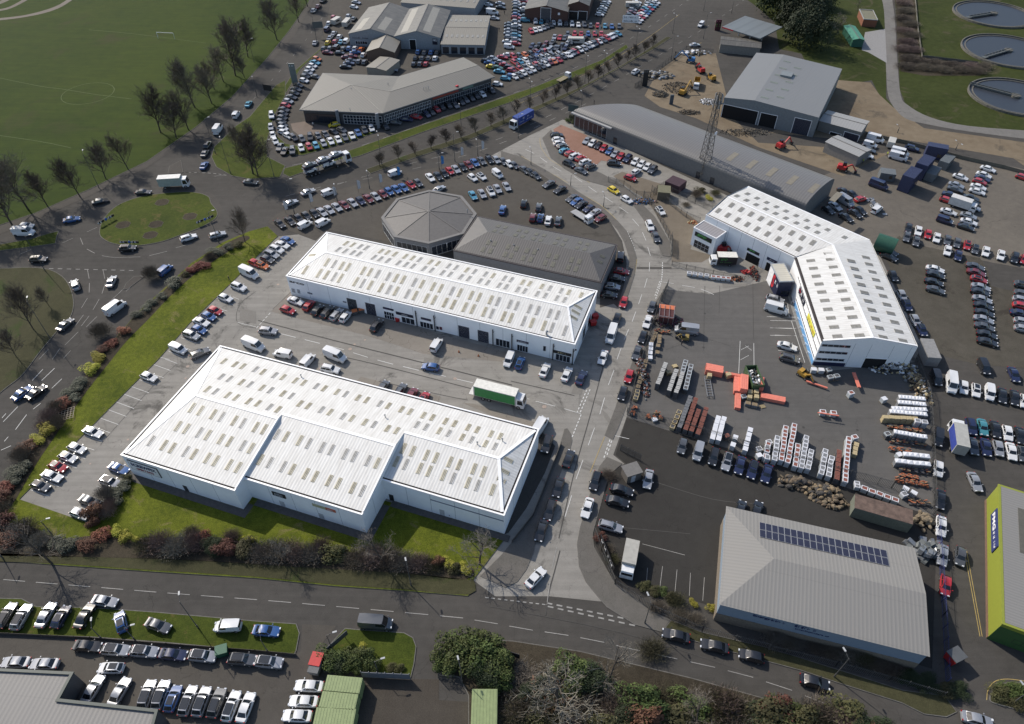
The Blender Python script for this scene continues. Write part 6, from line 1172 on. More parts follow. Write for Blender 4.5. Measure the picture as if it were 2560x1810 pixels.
put_tree('sm0', 'O', 1075, 1265, 1062, 1195, 'pale spreading leafless tree at the right end of the shrub belt', None, 1.3)
put_tree('sm1', 'O', 860, 1262, 868, 1190, 'thin leafless tree rising from the middle of the shrub belt', None, 1.0)
put_tree('sm0', 'O', 640, 1262, 640, 1200, 'small leafless tree rising from the left of the shrub belt', None, 1.0)
put_tree('sm1', 'O', 118, 1265, 60, 1165, 'white limbed leafless tree at the left end of the shrub belt', None, 1.0)
shrubs('13', '660 1060 grn 3 2.2 2.6; 740 1080 drk 2.4 2 2.2; 820 1080 grn 2.4 1.8 2.4; 900 1040 grn 2.6 2.2 2.6; 980 1070 grn 2.4 2 2.4; 960 980 yel 1.6 1.4 1.6; 1050 1110 grn 1.8 1.3 1.8; 1200 1110 oli 1.3 .9 1; 1290 1125 oli 1.3 .9 1', 'on the small green island by the green containers', 'laurels on the small green island')
shrubs('13', '1760 1010 grn 3.6 3 4.0; 1860 960 grn 3.6 3 4.2; 1960 930 grn 3.2 2.8 4.0; 2080 980 grn 3.4 3 3.8; 1870 1080 grn 3.6 3 4.0; 1990 1060 grn 3.6 3.2 4.4; 2120 1100 grn 3.4 3 4; 2060 1180 drk 3.4 3 3.6; 2190 1160 grn 3 2.8 3.6; 2150 1250 grn 3.2 2.6 3.2; 1720 1110 grn 2.4 2.2 2.8', 'in the big evergreen clump beside the tarmac drive', 'big evergreen clump beside the drive')
bank = []; rr = random.Random(5)
kk = ['brn', 'oli', 'mau', 'otw', 'grn', 'gtw', 'rus', 'oli', 'brn', 'drk', 'otw']
for i in range(66):
    u = rr.random(); v_ = rr.random(); x = 1160+u*800; y0 = 1500+u*95+(15 if u < .5 else 40); y = y0-8+v_*(1690-y0); bank.append((x, y, kk[i % len(kk)], rr.uniform(3, 5), rr.uniform(2.6, 4.2), rr.uniform(1.6, 4.6)))
bank.sort()
shrubs('O', '; '.join('%.0f %.0f %s %.2f %.2f %.2f' % b for b in bank), 'on the overgrown bank below the main road', 'undergrowth on the bank')
shrubs('23', '520 1180 grn 3.4 3 4.4; 500 1330 grn 3 2.6 3.6; 1250 960 otw 3.2 2.4 2; 600 1480 brn 3 2.8 3', 'leaning over the main road verge', 'undergrowth on the bank')
put_tree('sm0', '23', 400, 1560, 380, 1180, 'pale grey leafless tree on the overgrown bank', None, 1.2); put_tree('sm1', '23', 1640, 1640, 1640, 1400, 'smaller pale leafless tree at the right of the overgrown bank', None, 1.1)
put_tree('sm1', '23', 850, 1250, 760, 930, 'thin leafless sapling beside the main road kerb', None, .9)
shrubs('22', '860 1040 brn 2 1.6 1.2; 790 1600 rus 1.7 1.3 1.1; 850 1700 brn 1.7 1.3 1.1; 900 1800 otw 1.7 1.3 1.1', 'along the left edge of the dark car park', 'low scrub at the dark car park', 'the top')
shrubs('23', '1200 390 oli 1.7 1.2 1.1; 1260 430 oli 1.7 1.2 1.2; 1330 440 grn 1.6 1.2 1.1; 1400 490 oli 1.6 1.1 1.1; 1470 520 otw 2.2 1.8 2; 1620 540 yel 1.1 .9 .9; 1780 580 yel 1.1 .9 .9; 1300 570 brn 2 1.4 1.2; 1500 640 brn 2.2 1.6 1.4; 1640 680 brn 2 1.4 1.2', 'along the fence by the main junction', 'low scrub along the junction fence')
shrubs('33', '60 870 gtw 2.6 2 2.2; 170 900 brn 2.2 1.6 1.6; 260 900 gtw 2.2 1.6 1.4; 420 940 brn 2.4 1.7 1.6; 560 990 brn 2.4 1.8 1.8; 720 1000 gtw 3 2.2 2.6; 820 1030 otw 2.6 2 2.4; 960 1090 brn 2.6 1.8 1.8; 1100 1150 brn 2.4 1.8 1.6; 1250 1210 drk 2.4 1.6 1.3; 1400 1270 drk 2.6 1.8 1.3; 1560 1310 oli 2.4 1.6 1.3; 1680 1330 drk 2.2 1.6 1.3', 'under the long wall of the solar roofed building', 'scrub below the solar roofed building')
island('planted_island', M_VERGE, PP('33', nums('1985 1400, 2010 1310, 2100 1250, 2296 1250, 2600 1350, 2600 1560, 2296 1500, 2050 1440')), .13, True)
shrubs('33', '2080 1360 oli 2.2 1.8 1.6; 2180 1340 grn 2.4 2 1.8; 2280 1370 grn 2.4 2 1.8; 2200 1430 oli 2 1.6 1.4', 'on the planted island at the bottom right', 'shrubs on the planted island')
shrubs('30', '100 150 drk 12 11 19; 260 260 drk 11 10 18; 310 430 drk 10 9 16; 380 180 drk 8 8 12; 40 20 drk 10 10 17; 470 60 drk 7 6 10; 220 60 drk 10 9 16', 'in the tall stand beside the sewage works', 'tall evergreens beside the sewage works', 'the top', 'evergreen_tree', .02, 'tree')
put_tree('sm0', '30', 620, 290, 600, 90, 'bare spreading tree on the grass right of the tall evergreens', None, 1.2); put_tree('sm1', '30', 795, 105, 795, -30, 'small bare tree at the top edge above the brick hut', None, 1.1)
sc_ = []; 
for (x, y) in ((1210, 40), (1230, 110), (1200, 180), (1270, 230), (1220, 290), (1290, 330), (1240, 390), (1200, 450), (1290, 460), (1260, 540), (1340, 560), (1230, 610), (1400, 620), (1480, 580), (1560, 640), (1640, 600), (1720, 640), (1800, 610), (1870, 650), (1930, 610)): sc_.append('%d %d %s 5 3.6 2.2' % (x, y, kk[(x+y) % 4 if (x+y) % 4 != 1 else 0]))
shrubs('30', ';'.join(sc_), 'in the scrub belt between track and tanks', 'scrub belt by the tanks', 'the top', z=.04)
shrubs('20', '540 1080 drk 1.6 1.4 2.2; 500 1090 grn 1.4 1.2 1.4; 570 1110 grn 1.6 1.2 1.4', 'at the glazed end of the barrel roofed hall', 'shrubs at the barrel hall')
shrubs('21', '1690 110 oli 2.2 1.8 1.4; 1760 170 yel 1.8 1.5 1.0; 1650 150 brn 2 2 2.4; 1820 130 otw 2 1.6 1.6; 1560 230 brn 1.6 1.4 1.0', 'inside the fenced substation plot', 'growth in the fenced plot')
for T, H in TREES.values():
    for ch in list(T.children): bpy.data.objects.remove(ch)
    bpy.data.objects.remove(T)
# ================= street furniture =================
MGAL = mat('galvanised column', (.1, .1, .098), .6, .3)
def lamp(c, bx, by, tx, ty, lab, double=False, arm=(1.2, 0), group='street lamps'):
    b, h = upright(c, bx, by, tx, ty); h = min(h, 13); T = thing('street_lamp', lab, 'street lamp', b, math.atan2(arm[1], arm[0]), group); p = MB(); p.tube((0, 0, 0), (0, 0, 1.2), .13, .13, 8); p.tube((0, 0, 1.2), (0, 0, h-.2), .085, .055, 8); p.build('pole', MGAL, T, 40)
    for s in ((1, -1) if double else (1,)):
        a = MB(); a.tube((0, 0, h-.3), (s*1.1, 0, h+.15), .04, .035, 6); a.build('arm', MGAL, T); l = MB(); l.box(s*1.0 if s > 0 else -1.7, -.13, h+.08, 1.7 if s > 0 else -1.0, .13, h+.2); l.build('lamp_head', mat('lamp housing', (.35, .36, .37), .5), T)
    return T
LAMPS = [('00', 1935, 1380, 1825, 1060, 'on the verge beside the queue of cars'), ('00', 2070, 1560, 1965, 1250, 'at the front of the dealership verge'), ('10', -15, 560, -66, 350, 'by the park trees at the top'), ('10', 10, 870, -46, 705, 'on the footway left of the dealership'), ('00', 890, 1690, 735, 1370, 'between the two lowest park trees'), ('01', 60, 230, -60, 20, 'at the far left among the park trees'), ('01', 405, 815, 195, 510, 'crossing the black car left of the roundabout'),
 ('01', 1965, 565, 1855, 285, 'beside the right chevron board'), ('01', 450, 1420, 270, 1072, 'standing on the left traffic island'), ('02', 465, 1560, 362, 1440, 'at the lower corner of the warehouse lawn'), ('03', 30, 130, -60, -60, 'at the left end of the lower verge'), ('03', 1780, 755, 1610, 510, 'leaning over the parked van on the grass island'), ('03', 920, 858, 820, 740, 'behind the black estate on the grass island'), ('03', 1215, 865, 1118, 742, 'beside the blue car on the grass island'),
 ('13', 110, 975, 45, 850, 'at the right end of the grass island wall'), ('13', 695, 965, 612, 822, 'on the left of the green island'), ('13', 1392, 375, 1342, 205, 'on the verge above the dark van'), ('13', 1850, 1250, 1828, 1100, 'inside the evergreen clump'), ('13', 1095, 1150, 1060, 1050, 'behind the grey banner'), ('23', 1190, 710, 1240, 515, 'at the junction kerb'), ('33', 590, 1192, 735, 1028, 'below the solar roofed building'), ('33', 2190, 1430, 2330, 1320, 'on the planted island'),
 ('10', 545, 370, 495, 110, 'beside the top left sign board'), ('10', 165, 1590, 70, 1260, 'on the verge near the car transporter'), ('10', 1130, 1480, 1080, 1200, 'at the first central reservation tree'), ('10', 1840, 1130, 1825, 950, 'before the red column of the dealership'), ('10', 1785, 1450, 1765, 1190, 'between display row and carriageway'), ('10', 1645, 1530, 1630, 1380, 'beside the blue flag'), ('10', 1990, 1400, 1985, 1270, 'beside the last white flag'), ('11', 345, 300, 265, 0, 'at the left end of the display row'), ('11', 1020, 80, 1000, -60, 'above the display row by the octagon'), ('11', 730, 190, 700, 60, 'beside the middle white flag'),
 ('20', 1100, 512, 1128, 250, 'tallest on the central reservation'), ('20', 820, 690, 838, 470, 'right of the middle reservation trees'), ('20', 652, 745, 660, 490, 'in the middle of the reservation trees'), ('20', 1440, 300, 1460, 130, 'at the end of the central reservation'), ('20', 1718, 95, 1728, -40, 'at the top of the carriageway'), ('20', 1425, 540, 1452, 330, 'on the far footway of the carriageway'), ('20', 1715, 350, 1755, 120, 'left of the fuel station totem'), ('20', 1968, 120, 1987, 0, 'behind the fuel station'), ('20', 620, 990, 632, 830, 'right of the road behind the barrel hall'), ('20', 162, 1000, 165, 720, 'by the left reservation trees'), ('20', 170, 1480, 172, 1340, 'at the estate street mouth'), ('20', 55, 1240, 57, 1030, 'in front of the blue lorry'), ('21', 820, 240, 828, 130, 'on the bend of the estate street'), ('21', 525, 50, 532, -50, 'above the bend of the estate street'), ('30', 1680, 1345, 1692, 1275, 'with twin heads on the sand track'), ('30', 1160, 1190, 1172, 1135, 'on the sandy ground near the track')]
for c, bx, by, tx, ty, w_ in LAMPS: lamp(c, bx, by, tx, ty, fit('tall lamp post '+w_ if 'twin' not in w_ else 'lamp post '+w_), 'twin' in w_ or 'reservation' in w_, (1, .3) if bx % 2 else (-.3, 1))
def board(c, bx, by, w_, z0, z1, ang, lab, m, text=None, cat='sign', name='road_sign', tm=None, post=MGAL, th=.08, group=None):
    b = P(c, bx, by); T = thing(name, lab, cat, b, ang, group); 
    for s in (-1, 1): p = MB(); p.tube((s*w_*.36, 0, 0), (s*w_*.36, 0, z1), .05, .05, 6); p.build('post', post, T)
    q = MB(); q.box(-w_/2, -th/2-.06, z0, w_/2, th/2-.06, z1); o = q.build('board', m, T)
    if text:
        for i, tx in enumerate(text):
            n = len(text); me = text_mesh(tx, w_*.8, (z1-z0)/n*.5, tm or M_WHI); me.transform(Matrix.Translation((-w_*.4, -th/2-.064, z1-(z1-z0)*(i+.78)/n))); link('lettering', me, o)
    return T
GSN = mat('road sign green', (.02, .09, .06), .5); 
board('10', 572, 330, 4.2, 3.6, 6.2, .2, 'grey backed road sign on two posts at the top left roadside', mat('sign back grey', (.09, .1, .1), .6)); board('10', 120, 860, 3.4, 2, 4.2, -.3, 'black backed road sign beside the footway left of the dealership', M_BLACK); board('20', 545, 1060, 3.6, 2.4, 4.8, -.3, 'grey green road sign on posts before the barrel roofed hall', mat('sign back green', (.06, .09, .09), .6))
for i, (bx, by, a) in enumerate(((965, 385, 1.0), (1175, 590, 0), (1850, 385, .75))):
    b = P('01', bx, by); T = thing('chevron_board', 'black and white chevron board %s of the roundabout island' % ('on the left edge', 'at the front edge', 'on the right edge')[i], 'sign', b, a, 'chevron boards')
    for s in range(5): p = MB(); p.tube((-2.2+s*1.1, .06, 0), (-2.2+s*1.1, .06, 1.5), .04, .04, 5); p.build('post', MGAL, T)
    for s in (0, 1): q = MB(); q.box(-2.6+s*3.2, -.04, .9, -.6+s*3.2, .04, 1.6); q.build('board', M_BLACK, T); v = MB(); [v.add([(-2.4+s*3.2+k*.8, -.05, 1.5), (-2.1+s*3.2+k*.8, -.05, 1.5), (-2.4+s*3.2+k*.8, -.05, 1.25), (-2.1+s*3.2+k*.8, -.05, 1.0), (-2.4+s*3.2+k*.8, -.05, 1.0), (-2.7+s*3.2+k*.8, -.05, 1.25)], [(0, 1, 2), (0, 2, 5), (2, 4, 5), (2, 3, 4)]) for k in range(2)]; v.build('chevron', M_WHI, T)
    q = MB(); q.tube((0, -.05, 1.25), (0, .03, 1.25), .4, .4, 14); q.build('round_sign', mat('sign blue', (.02, .1, .4), .5), T)
def totem(c, bx, by, tx, ty, w_, m, lab, lines=(), tm=None, ang=0, base=0):
    b, h = upright(c, bx, by, tx, ty); T = thing('totem_sign', lab, 'sign', b, ang); q = MB(); q.box(-w_/2, -.25, base, w_/2, .25, h); o = q.build('panel', m, T)
    if base: p = MB(); p.box(-w_*.3, -.1, 0, w_*.3, .1, base); p.build('leg', MGAL, T)
    for i, (tx_, f0, f1, mm) in enumerate(lines): me = text_mesh(tx_, w_*.7, h*(f1-f0), mm); me.transform(Matrix.Translation((-w_*.35, -.26, h*f0))); link('lettering', me, o)
totem('10', 352, 745, 322, 568, 2.2, mat('totem grey', (.17, .19, .18), .5), 'tall slim grey totem beside the curved dealership ring', [('~2', .86, .93, M_WHI)]); totem('20', 1188, 770, 1203, 626, 1.9, M_BLACK, 'tall black totem at the corner of the sandy site', [('~2', .85, .95, mat('grey lettering', (.2, .2, .2), .5))])
totem('20', 1840, 272, 1848, 175, 2.4, mat('totem dark red', (.06, .015, .02), .5), 'dark red fuel price totem beside the fuel station canopy', [('~2', .82, .94, mat('pink lettering', (.4, .1, .15), .5)), ('~3', .55, .62, mat('price green', (.15, .5, .1), .5)), ('~3', .4, .47, mat('price green', (.15, .5, .1), .5))]); totem('20', 1425, 935, 1430, 850, 1.3, mat('slate totem', (.06, .08, .1), .5), 'small slate totem beside the digger')
board('20', 1055, 250, 7, 2.2, 5.2, -.1, 'large white board with grey lettering at the top sales lot corner', M_WHI, ['~9', '~11'], tm=mat('grey sign lettering', (.15, .16, .17), .5))
board('13', 745, 910, 4.0, 1.2, 2.6, .8, 'slate sign board on legs on the small green island', mat('slate board', (.05, .055, .065), .5)); board('13', 2260, 1010, 4.0, .8, 2.4, -.3, 'dark board half hidden behind the big evergreen clump', M_BLACK)
q_ = [P('22', 810, 1650), P('22', 880, 1830)]; board('22', 850, 1760, 7, .3, 2.0, math.atan2((q_[1]-q_[0]).y, (q_[1]-q_[0]).x), 'dark roadside banner with white and red lettering at the dark car park', M_BLACK, ['~12'], name='banner', tm=M_WHI)
b1, b2 = P('13', 955, 1195), P('13', 1385, 1215); T = thing('fence_banner', 'long grey banner tied to a fence on the small green island', 'banner', b1, math.atan2((b2-b1).y, (b2-b1).x)); L_ = (b2-b1).length; q = MB(); q.box(0, -.04, .15, L_, .04, 2.1); q.build('sheet', mat('grey banner', (.13, .14, .16), .6), T); q = MB(); [q.box(k*L_/6-.04, .04, 0, k*L_/6+.04, .12, 2.3) for k in range(7)]; q.build('frame', M_STEEL, T)
for i, (c, x, y, col) in enumerate((('11', 268, 300, 'white'), ('11', 495, 232, 'white'), ('11', 705, 172, 'white'), ('11', 920, 112, 'white'), ('11', 1115, 55, 'white'), ('10', 1665, 1505, 'blue'), ('10', 1840, 1425, 'white'), ('10', 2025, 1370, 'white'), ('11', 1275, -10, 'blue'))):
    b = P(c, x, y); T = thing('feather_flag', '%s feather flag on a pole, %s from the left above the display row' % (col, ORD[[0, 1, 2, 3, 4, 6, 7, 8, 5][i]]), 'flag', b, .5, 'feather flags'); p = MB(); p.tube((0, 0, 0), (0, 0, 4.2), .04, .03, 5); p.build('pole', MGAL, T); f = MB(); f.add([(0, -.02, 1.2), (.9, -.02, 1.3), (.95, 0, 3.6), (.5, 0, 4.1), (0, 0, 4.2)], [(0, 1, 2, 3, 4)]); f.build('flag', mat('flag '+col, (.5, .5, .5) if col == 'white' else (.05, .2, .45), .8), T)
for i, (x, y) in enumerate(((620, 260+60), (700, 440), (740, 400), (770, 360), (520, 490), (430, 560), (835, 330), (300, 620), (240, 640), (160, 670), (35, 700))):
    b = P('20', x, y); T = thing('flagpole', 'thin flagpole at the sales lot edge, %s along the row' % ORD[i], 'flagpole', b, 0, 'sales lot flagpoles'); p = MB(); p.tube((0, 0, 0), (0, 0, 6), .05, .03, 5); p.build('pole', M_STEEL, T); f = MB(); f.add([(0, 0, 4.2), (.7, 0, 4.2), (.7, .05, 5.9), (0, 0, 5.9)], [(0, 1, 2, 3)]); f.build('flag', mat('flag pale', (.4, .38, .38), .8), T)
# ---------------- fences ----------------
def fence(c, s, lab, h=2.1, step=2.6, pale=.28, m=None, cat='fence', name='palisade_fence', solid=None):
    pts = PP(c, nums(s)); T = thing(name, lab, cat, pts[0]); o0 = pts[0]; A, B_ = MB(), MB()
    for a, b in zip(pts, pts[1:]):
        a = a-o0; b = b-o0; L = (b-a).length; n = max(1, round(L/step)); d = (b-a)/L
        for i in range(n+1): p = a+d*L*i/n; A.box(p.x-.04, p.y-.04, 0, p.x+.04, p.y+.04, h+.1)
        for z in (.35, h-.3): B_.bar(a+Vector((0, 0, z)), b+Vector((0, 0, z)), .04, .05)
        if solid: B_.bar(a+Vector((0, 0, h/2)), b+Vector((0, 0, h/2)), .04, h)
        else:
            k = max(1, int(L/pale)); nx = Vector((-d.y, d.x, 0))*.03
            for i in range(k):
                p = a+d*L*(i+.5)/k+nx; q = d*.035; B_.add([p-q, p+q, p+q+Vector((0, 0, h)), p-q+Vector((0, 0, h))], [(0, 1, 2, 3)])
    if len(A.f) <= 84:
        for k in range(0, len(A.v), 8): q = MB(); q.v = A.v[k:k+8]; q.f = A.f[:6]; q.m = [0]*6; q.build('post', m or MGAL, T)
    else: A.build('posts', m or MGAL, T)
    o = B_.build('pales', m or MGAL, T); A = None
    return T
fence('21', '1180 150, 1250 230, 1330 380, 1400 520, 1430 600, 1422 682', 'grey palisade fence curving round the hire depot forecourt'); fence('21', '860 20, 1000 60, 1110 150, 1240 160, 1300 100, 1400 40', 'grey palisade fence by the yellow car'); fence('21', '1250 100, 1330 160, 1560 340, 1680 390', 'grey palisade fence along the front of the substation plot'); fence('21', '1430 120, 1640 215, 1790 290', 'grey palisade fence across the substation plot')
fence('21', '1432 765, 1560 800, 1800 850, 2080 905, 2200 790', 'low grey fence between the hire depot and the yard', 1.6); fence('21', '1395 955, 1330 1080, 1200 1500, 1120 1760, 1030 2080', 'galvanised fence along the street side of the builders yard', 2.3)
fence('22', '1030 490, 1480 600, 2296 850, 3400 1150, 3770 1392', 'long galvanised fence between yard and dark car park', 2.3); fence('32', '1290 -20, 1430 320, 1460 800, 1480 1390', 'galvanised fence down the right side of the builders yard', 2.3); fence('22', '735 1540, 800 1720, 920 2010, 1250 2240, 1700 2440, 2296 2590', 'dark palisade fence round the dark car park corner', 2.0); fence('33', '0 950, 600 1100, 1080 1230, 1560 1370', 'palisade fence below the long pale blue wall', 2.0)
fence('32', '1500 1440, 1530 1800, 1560 2300, 1590 2900', 'blue fence between the solar roofed building and the lane', 2.2, m=mat('blue fence paint', (.03, .04, .13), .6)); fence('30', '870 1215, 1230 1290, 1700 1420, 2100 1510, 2500 1620', 'pale concrete wall along the edge of the sand track', 1.2, m=mat('pale block wall', (.15, .14, .11), .9), solid=1, cat='wall', name='boundary_wall')
fence('30', '1312 -60, 1340 260, 1378 520, 1420 520, 1880 575', 'low concrete wall round the tank lawns', 1.0, m=mat('concrete wall', (.13, .125, .11), .9), solid=1, cat='wall', name='boundary_wall'); fence('03', '-200 800, 820 850, 1500 905, 2296 965, 2660 1000', 'low wall with planters below the grass island', .7, m=mat('dark wall', (.09, .08, .07), .9), solid=1, cat='wall', name='low_wall'); fence('20', '1160 760, 1100 790, 1400 560, 1560 450, 1800 480', 'site hoarding fence along the sandy site road edge', 1.8)
fence('D2', '0 0, 1 1', 'x') if False else None
b = P('22', 380, 1100); fence('22', '440 760, 300 1130, 190 1400, 0 1640', 'low dark wall along the service yard beside the street', .9, m=mat('dark wall', (.09, .08, .07), .9), solid=1, cat='wall', name='low_wall')
def gate(c, s, lab): fence(c, s, lab, 2.0, 1.6, .14, name='metal_gate', cat='gate')
gate('21', '1335 1090, 1395 950', 'galvanised gate folded back at the builders yard entrance'); gate('22', '970 810, 1150 900', 'galvanised gate open beside the grey hut'); gate('21', '1432 520, 1435 680', 'galvanised gate folded back at the hire depot')
gate('13', '1640 1210, 1760 1225', 'galvanised gate open beside the big evergreen clump')
# trellis frame, bins
T = thing('timber_trellis', 'pale timber trellis frame lying on the lawn by the red shrub', 'trellis', P('02', 595, 490, .2), .3); m = MB()
for k in range(6): m.bar((-1.6+k*.64, -1.6, .1+k*.05), (-1.6+k*.64, 1.6, .1+k*.05), .08, .06); m.bar((-1.6, -1.6+k*.64, .1), (1.6, -1.6+k*.64, .36), .08, .06)
m.build('lattice', mat('bleached timber', (.3, .26, .2), .9), T)
def bin_(c, x, y, col, lid, lab, s=1.0, a=.3, group=None):
    T = thing('wheeled_bin', lab, 'bin', P(c, x, y), a, group); m = MB(); m.add([(-.55, -.45, .15), (.55, -.45, .15), (.55, .45, .15), (-.55, .45, .15), (-.65, -.55, 1.2), (.65, -.55, 1.2), (.65, .55, 1.2), (-.65, .55, 1.2)], [(0, 1, 5, 4), (1, 2, 6, 5), (2, 3, 7, 6), (3, 0, 4, 7), (3, 2, 1, 0)]); m.build('body', col, T); l = MB(); l.box(-.68, -.58, 1.2, .68, .58, 1.3); l.build('lid', lid, T)
    for dx in (-.45, .45):
        for dy in (-.35, .35): w = MB(); w.tube((dx, dy-.03, .08), (dx, dy+.03, .08), .08, .08, 8); w.build('wheel', M_TYRE, T)
    T.scale = (s,)*3
OR = mat('orange plastic', (.45, .13, .04), .6); GB = mat('bin grey', (.08, .085, .09), .6); RB = mat('bin red', (.4, .02, .02), .6); GRB = mat('bin green', (.02, .09, .05), .6)
bin_('11', 890, 1205, GB, OR, 'grey bin with orange lid, left of the pair by the white unit'); bin_('11', 952, 1190, GB, OR, 'grey bin with orange lid, right of the pair by the white unit'); bin_('C4', 2075, 320, RB, RB, 'red bin nearest the boundary at the white unit gable', 1.1); bin_('C4', 2040, 425, RB, RB, 'darker red bin below the other at the white unit gable', 1.1); bin_('03', 2008, 985, GRB, GRB, 'dark green wheeled bin beside the grass island wall', 1.4); bin_('13', 560, 1075, RB, RB, 'red lidded skip bin beside the small green island', 1.6, 1.4); bin_('13', 545, 1140, mat('slatted grey', (.2, .2, .2), .6), GB, 'grey slatted bin below the red lidded one', 1.5, 1.4); bin_('33', 1640, 1040, RB, GB, 'dark red skip bin behind the blue fence', 1.8, .4)
bin_('C3', 1350, 520, RB, RB, 'small red bin before the left shopfront', .8); bin_('C3', 925, 395, GB, GB, 'plain grey bin behind the orange lidded pair', 1.0)
# ================= lorries =================
def wheels(T, xs, hw, r=.5, dbl=True):
    for x in xs:
        for s in (-1, 1): w = MB(); w.tube((x, s*(hw-.32), r), (x, s*hw, r), r, r, 14, 0); w.tube((x, s*hw, r), (x, s*(hw+.01), r), r*.55, r*.5, 10, 1); w.build('wheel', [M_TYRE, M_RIM], T)
def at2(c, x, y, dx, dy, z=.7): a = P(c, x, y, z); b = P(c, x+dx, y+dy, z); return (a.x, a.y, .03), math.atan2(b.y-a.y, b.x-a.x)
def cabm(L0, w_, h, m, T, z0=.7):
    c = MB(); x0, x1 = L0; hw = w_/2
    c.add([(x0, -hw, z0), (x1, -hw, z0), (x1, -hw*.96, z0+1.1), (x1-.35, -hw*.9, h), (x0, -hw*.92, h), (x0, hw, z0), (x1, hw, z0), (x1, hw*.96, z0+1.1), (x1-.35, hw*.9, h), (x0, hw*.92, h)], [(0, 1, 2, 3, 4), (9, 8, 7, 6, 5), (1, 6, 7, 2), (2, 7, 8, 3), (3, 8, 9, 4), (4, 9, 5, 0), (5, 6, 1, 0)]); o = c.build('cab', m, T)
    g = MB(); q = [Vector(v) for v in ((x1+.02, -hw*.86, z0+1.12), (x1+.02, hw*.86, z0+1.12), (x1-.33, hw*.82, h-.08), (x1-.33, -hw*.82, h-.08))]; g.add(q, [(0, 1, 2, 3)]); g.build('windscreen', M_CGL, o)
    for s in (-1, 1): g = MB(); g.add([(x1-.2, s*(hw*.97), z0+1.0), (x0+.35, s*(hw*.985), z0+1.0), (x0+.4, s*(hw*.935), h-.35), (x1-.45, s*(hw*.92), h-.35)], [(0, 1, 2, 3)] if s < 0 else [(3, 2, 1, 0)]); g.v = [(x, y+s*.03, z) for x, y, z in g.v]; g.build('side_window', M_CGL, o)
    return o
WP = mat('white lorry paint', (.62, .63, .64), .35, coat=.5); WBX = mat('white box body', (.5, .5, .49), .55)
def box_lorry(c, x, y, dx, dy, L, hb, lab, body=WBX, side=None, cab=WP, cat='lorry', name='box_lorry', text=None, sidem=None, w_=2.45, axles=None, roof=None, over=True):
    p, a = at2(c, x, y, dx, dy); T = thing(name, lab, cat, p, a); hw = w_/2; cl = 1.9 if L > 8 else 1.7; x0, x1 = -L/2, L/2-cl
    fr = MB(); fr.box(x0+.1, -.5, .6, L/2-.3, .5, .95); fr.build('chassis', M_TRIMB, T); ch = 3.0 if L > 8 else 2.3; cabm((L/2-cl+.05, L/2), w_*.96, ch, cab, T, .45)
    b = MB(); zb = 1.0 if L > 8 else .75; b.box(x0, -hw, zb, x1, hw, hb); o = b.build('box_body', body, T)
    if roof: r = MB(); r.box(x0, -hw, hb, x1, hw, hb+.04); r.build('roof', roof, T)
    if sidem:
        for s in (-1, 1): r = MB(); r.box(x0+.25, s*(hw+.02)-.01, zb+.1, x1-.1, s*(hw+.02)+.01, hb-.15); q = r.build('side_curtain', sidem, T)
    if text:
        for s in (-1, 1):
            for tx, f0, z0, f1, z1, mm in text: me = text_mesh(tx, (f1-f0)*(x1-x0), z1-z0, mm, 0); me.transform((Matrix.Translation((x0+(x1-x0)*f0, -hw-.035, z0)) if s < 0 else Matrix.Translation((x0+(x1-x0)*(1-f0), hw+.035, z0)) @ Matrix.Rotation(PI, 4, 'Z'))); link('lettering', me, T)
    wheels(T, axles or (L/2-.95, -L/2+1.6), hw, .48 if L > 8 else .36); 
    return T
box_lorry('12', 2190, 345, 300, 75, 11.5, 3.9, 'green curtained lorry with white roof in the lane behind the stepped warehouse', WBX, sidem=mat('green curtain', (.04, .2, .06), .6), roof=mat('cream roof', (.62, .61, .56), .6), axles=(4.5, -2.2, -3.6))
m = MB(); T = bpy.data.objects['box_lorry']; m.box(-6.9, -1.1, .9, -5.75, 1.1, 1.0); m.build('tail_lift', WBX, T)
box_lorry('01', 1570, 45, 250, -15, 8.6, 3.6, 'white sided box lorry driving round the far side of the roundabout', mat('pale green box', (.3, .34, .31), .6), roof=WBX); box_lorry('20', 85, 1100, 110, -60, 10.5, 3.8, 'royal blue curtained lorry on the dual carriageway', mat('lorry blue', (.02, .05, .22), .5), text=[('~3', .3, 2.6, .7, 3.4, M_WHI), ('~14', .1, 1.7, .9, 2.2, M_WHI)]) 
bpy.data.objects['box_lorry.002'].rotation_euler.z += PI
box_lorry('22', 1048, 1810, -45, 250, 6.6, 3.0, 'white long box van parked by the fence of the dark car park', mat('off white box', (.33, .32, .29), .6), name='box_van', cat='van'); box_lorry('C1', 760, 1110, -400, -10, 6.8, 3.1, 'black sided hire van with green lettering beside the porch', M_BLACK, roof=mat('cream roof', (.62, .61, .56), .6), text=[('gap', .15, 1.9, .5, 2.7, green), ('~13', .15, 1.3, .8, 1.6, green)], name='box_van', cat='van')
box_lorry('31', 1740, 235, 170, 55, 7.4, 3.1, 'white box lorry in the left file of the yard rows', WBX); box_lorry('32', 1680, 720, -20, -150, 8.2, 3.7, 'white roofed lorry with royal blue side parked on the right', mat('pale box', (.33, .33, .31), .6), sidem=mat('royal blue curtain', (.03, .05, .25), .6))
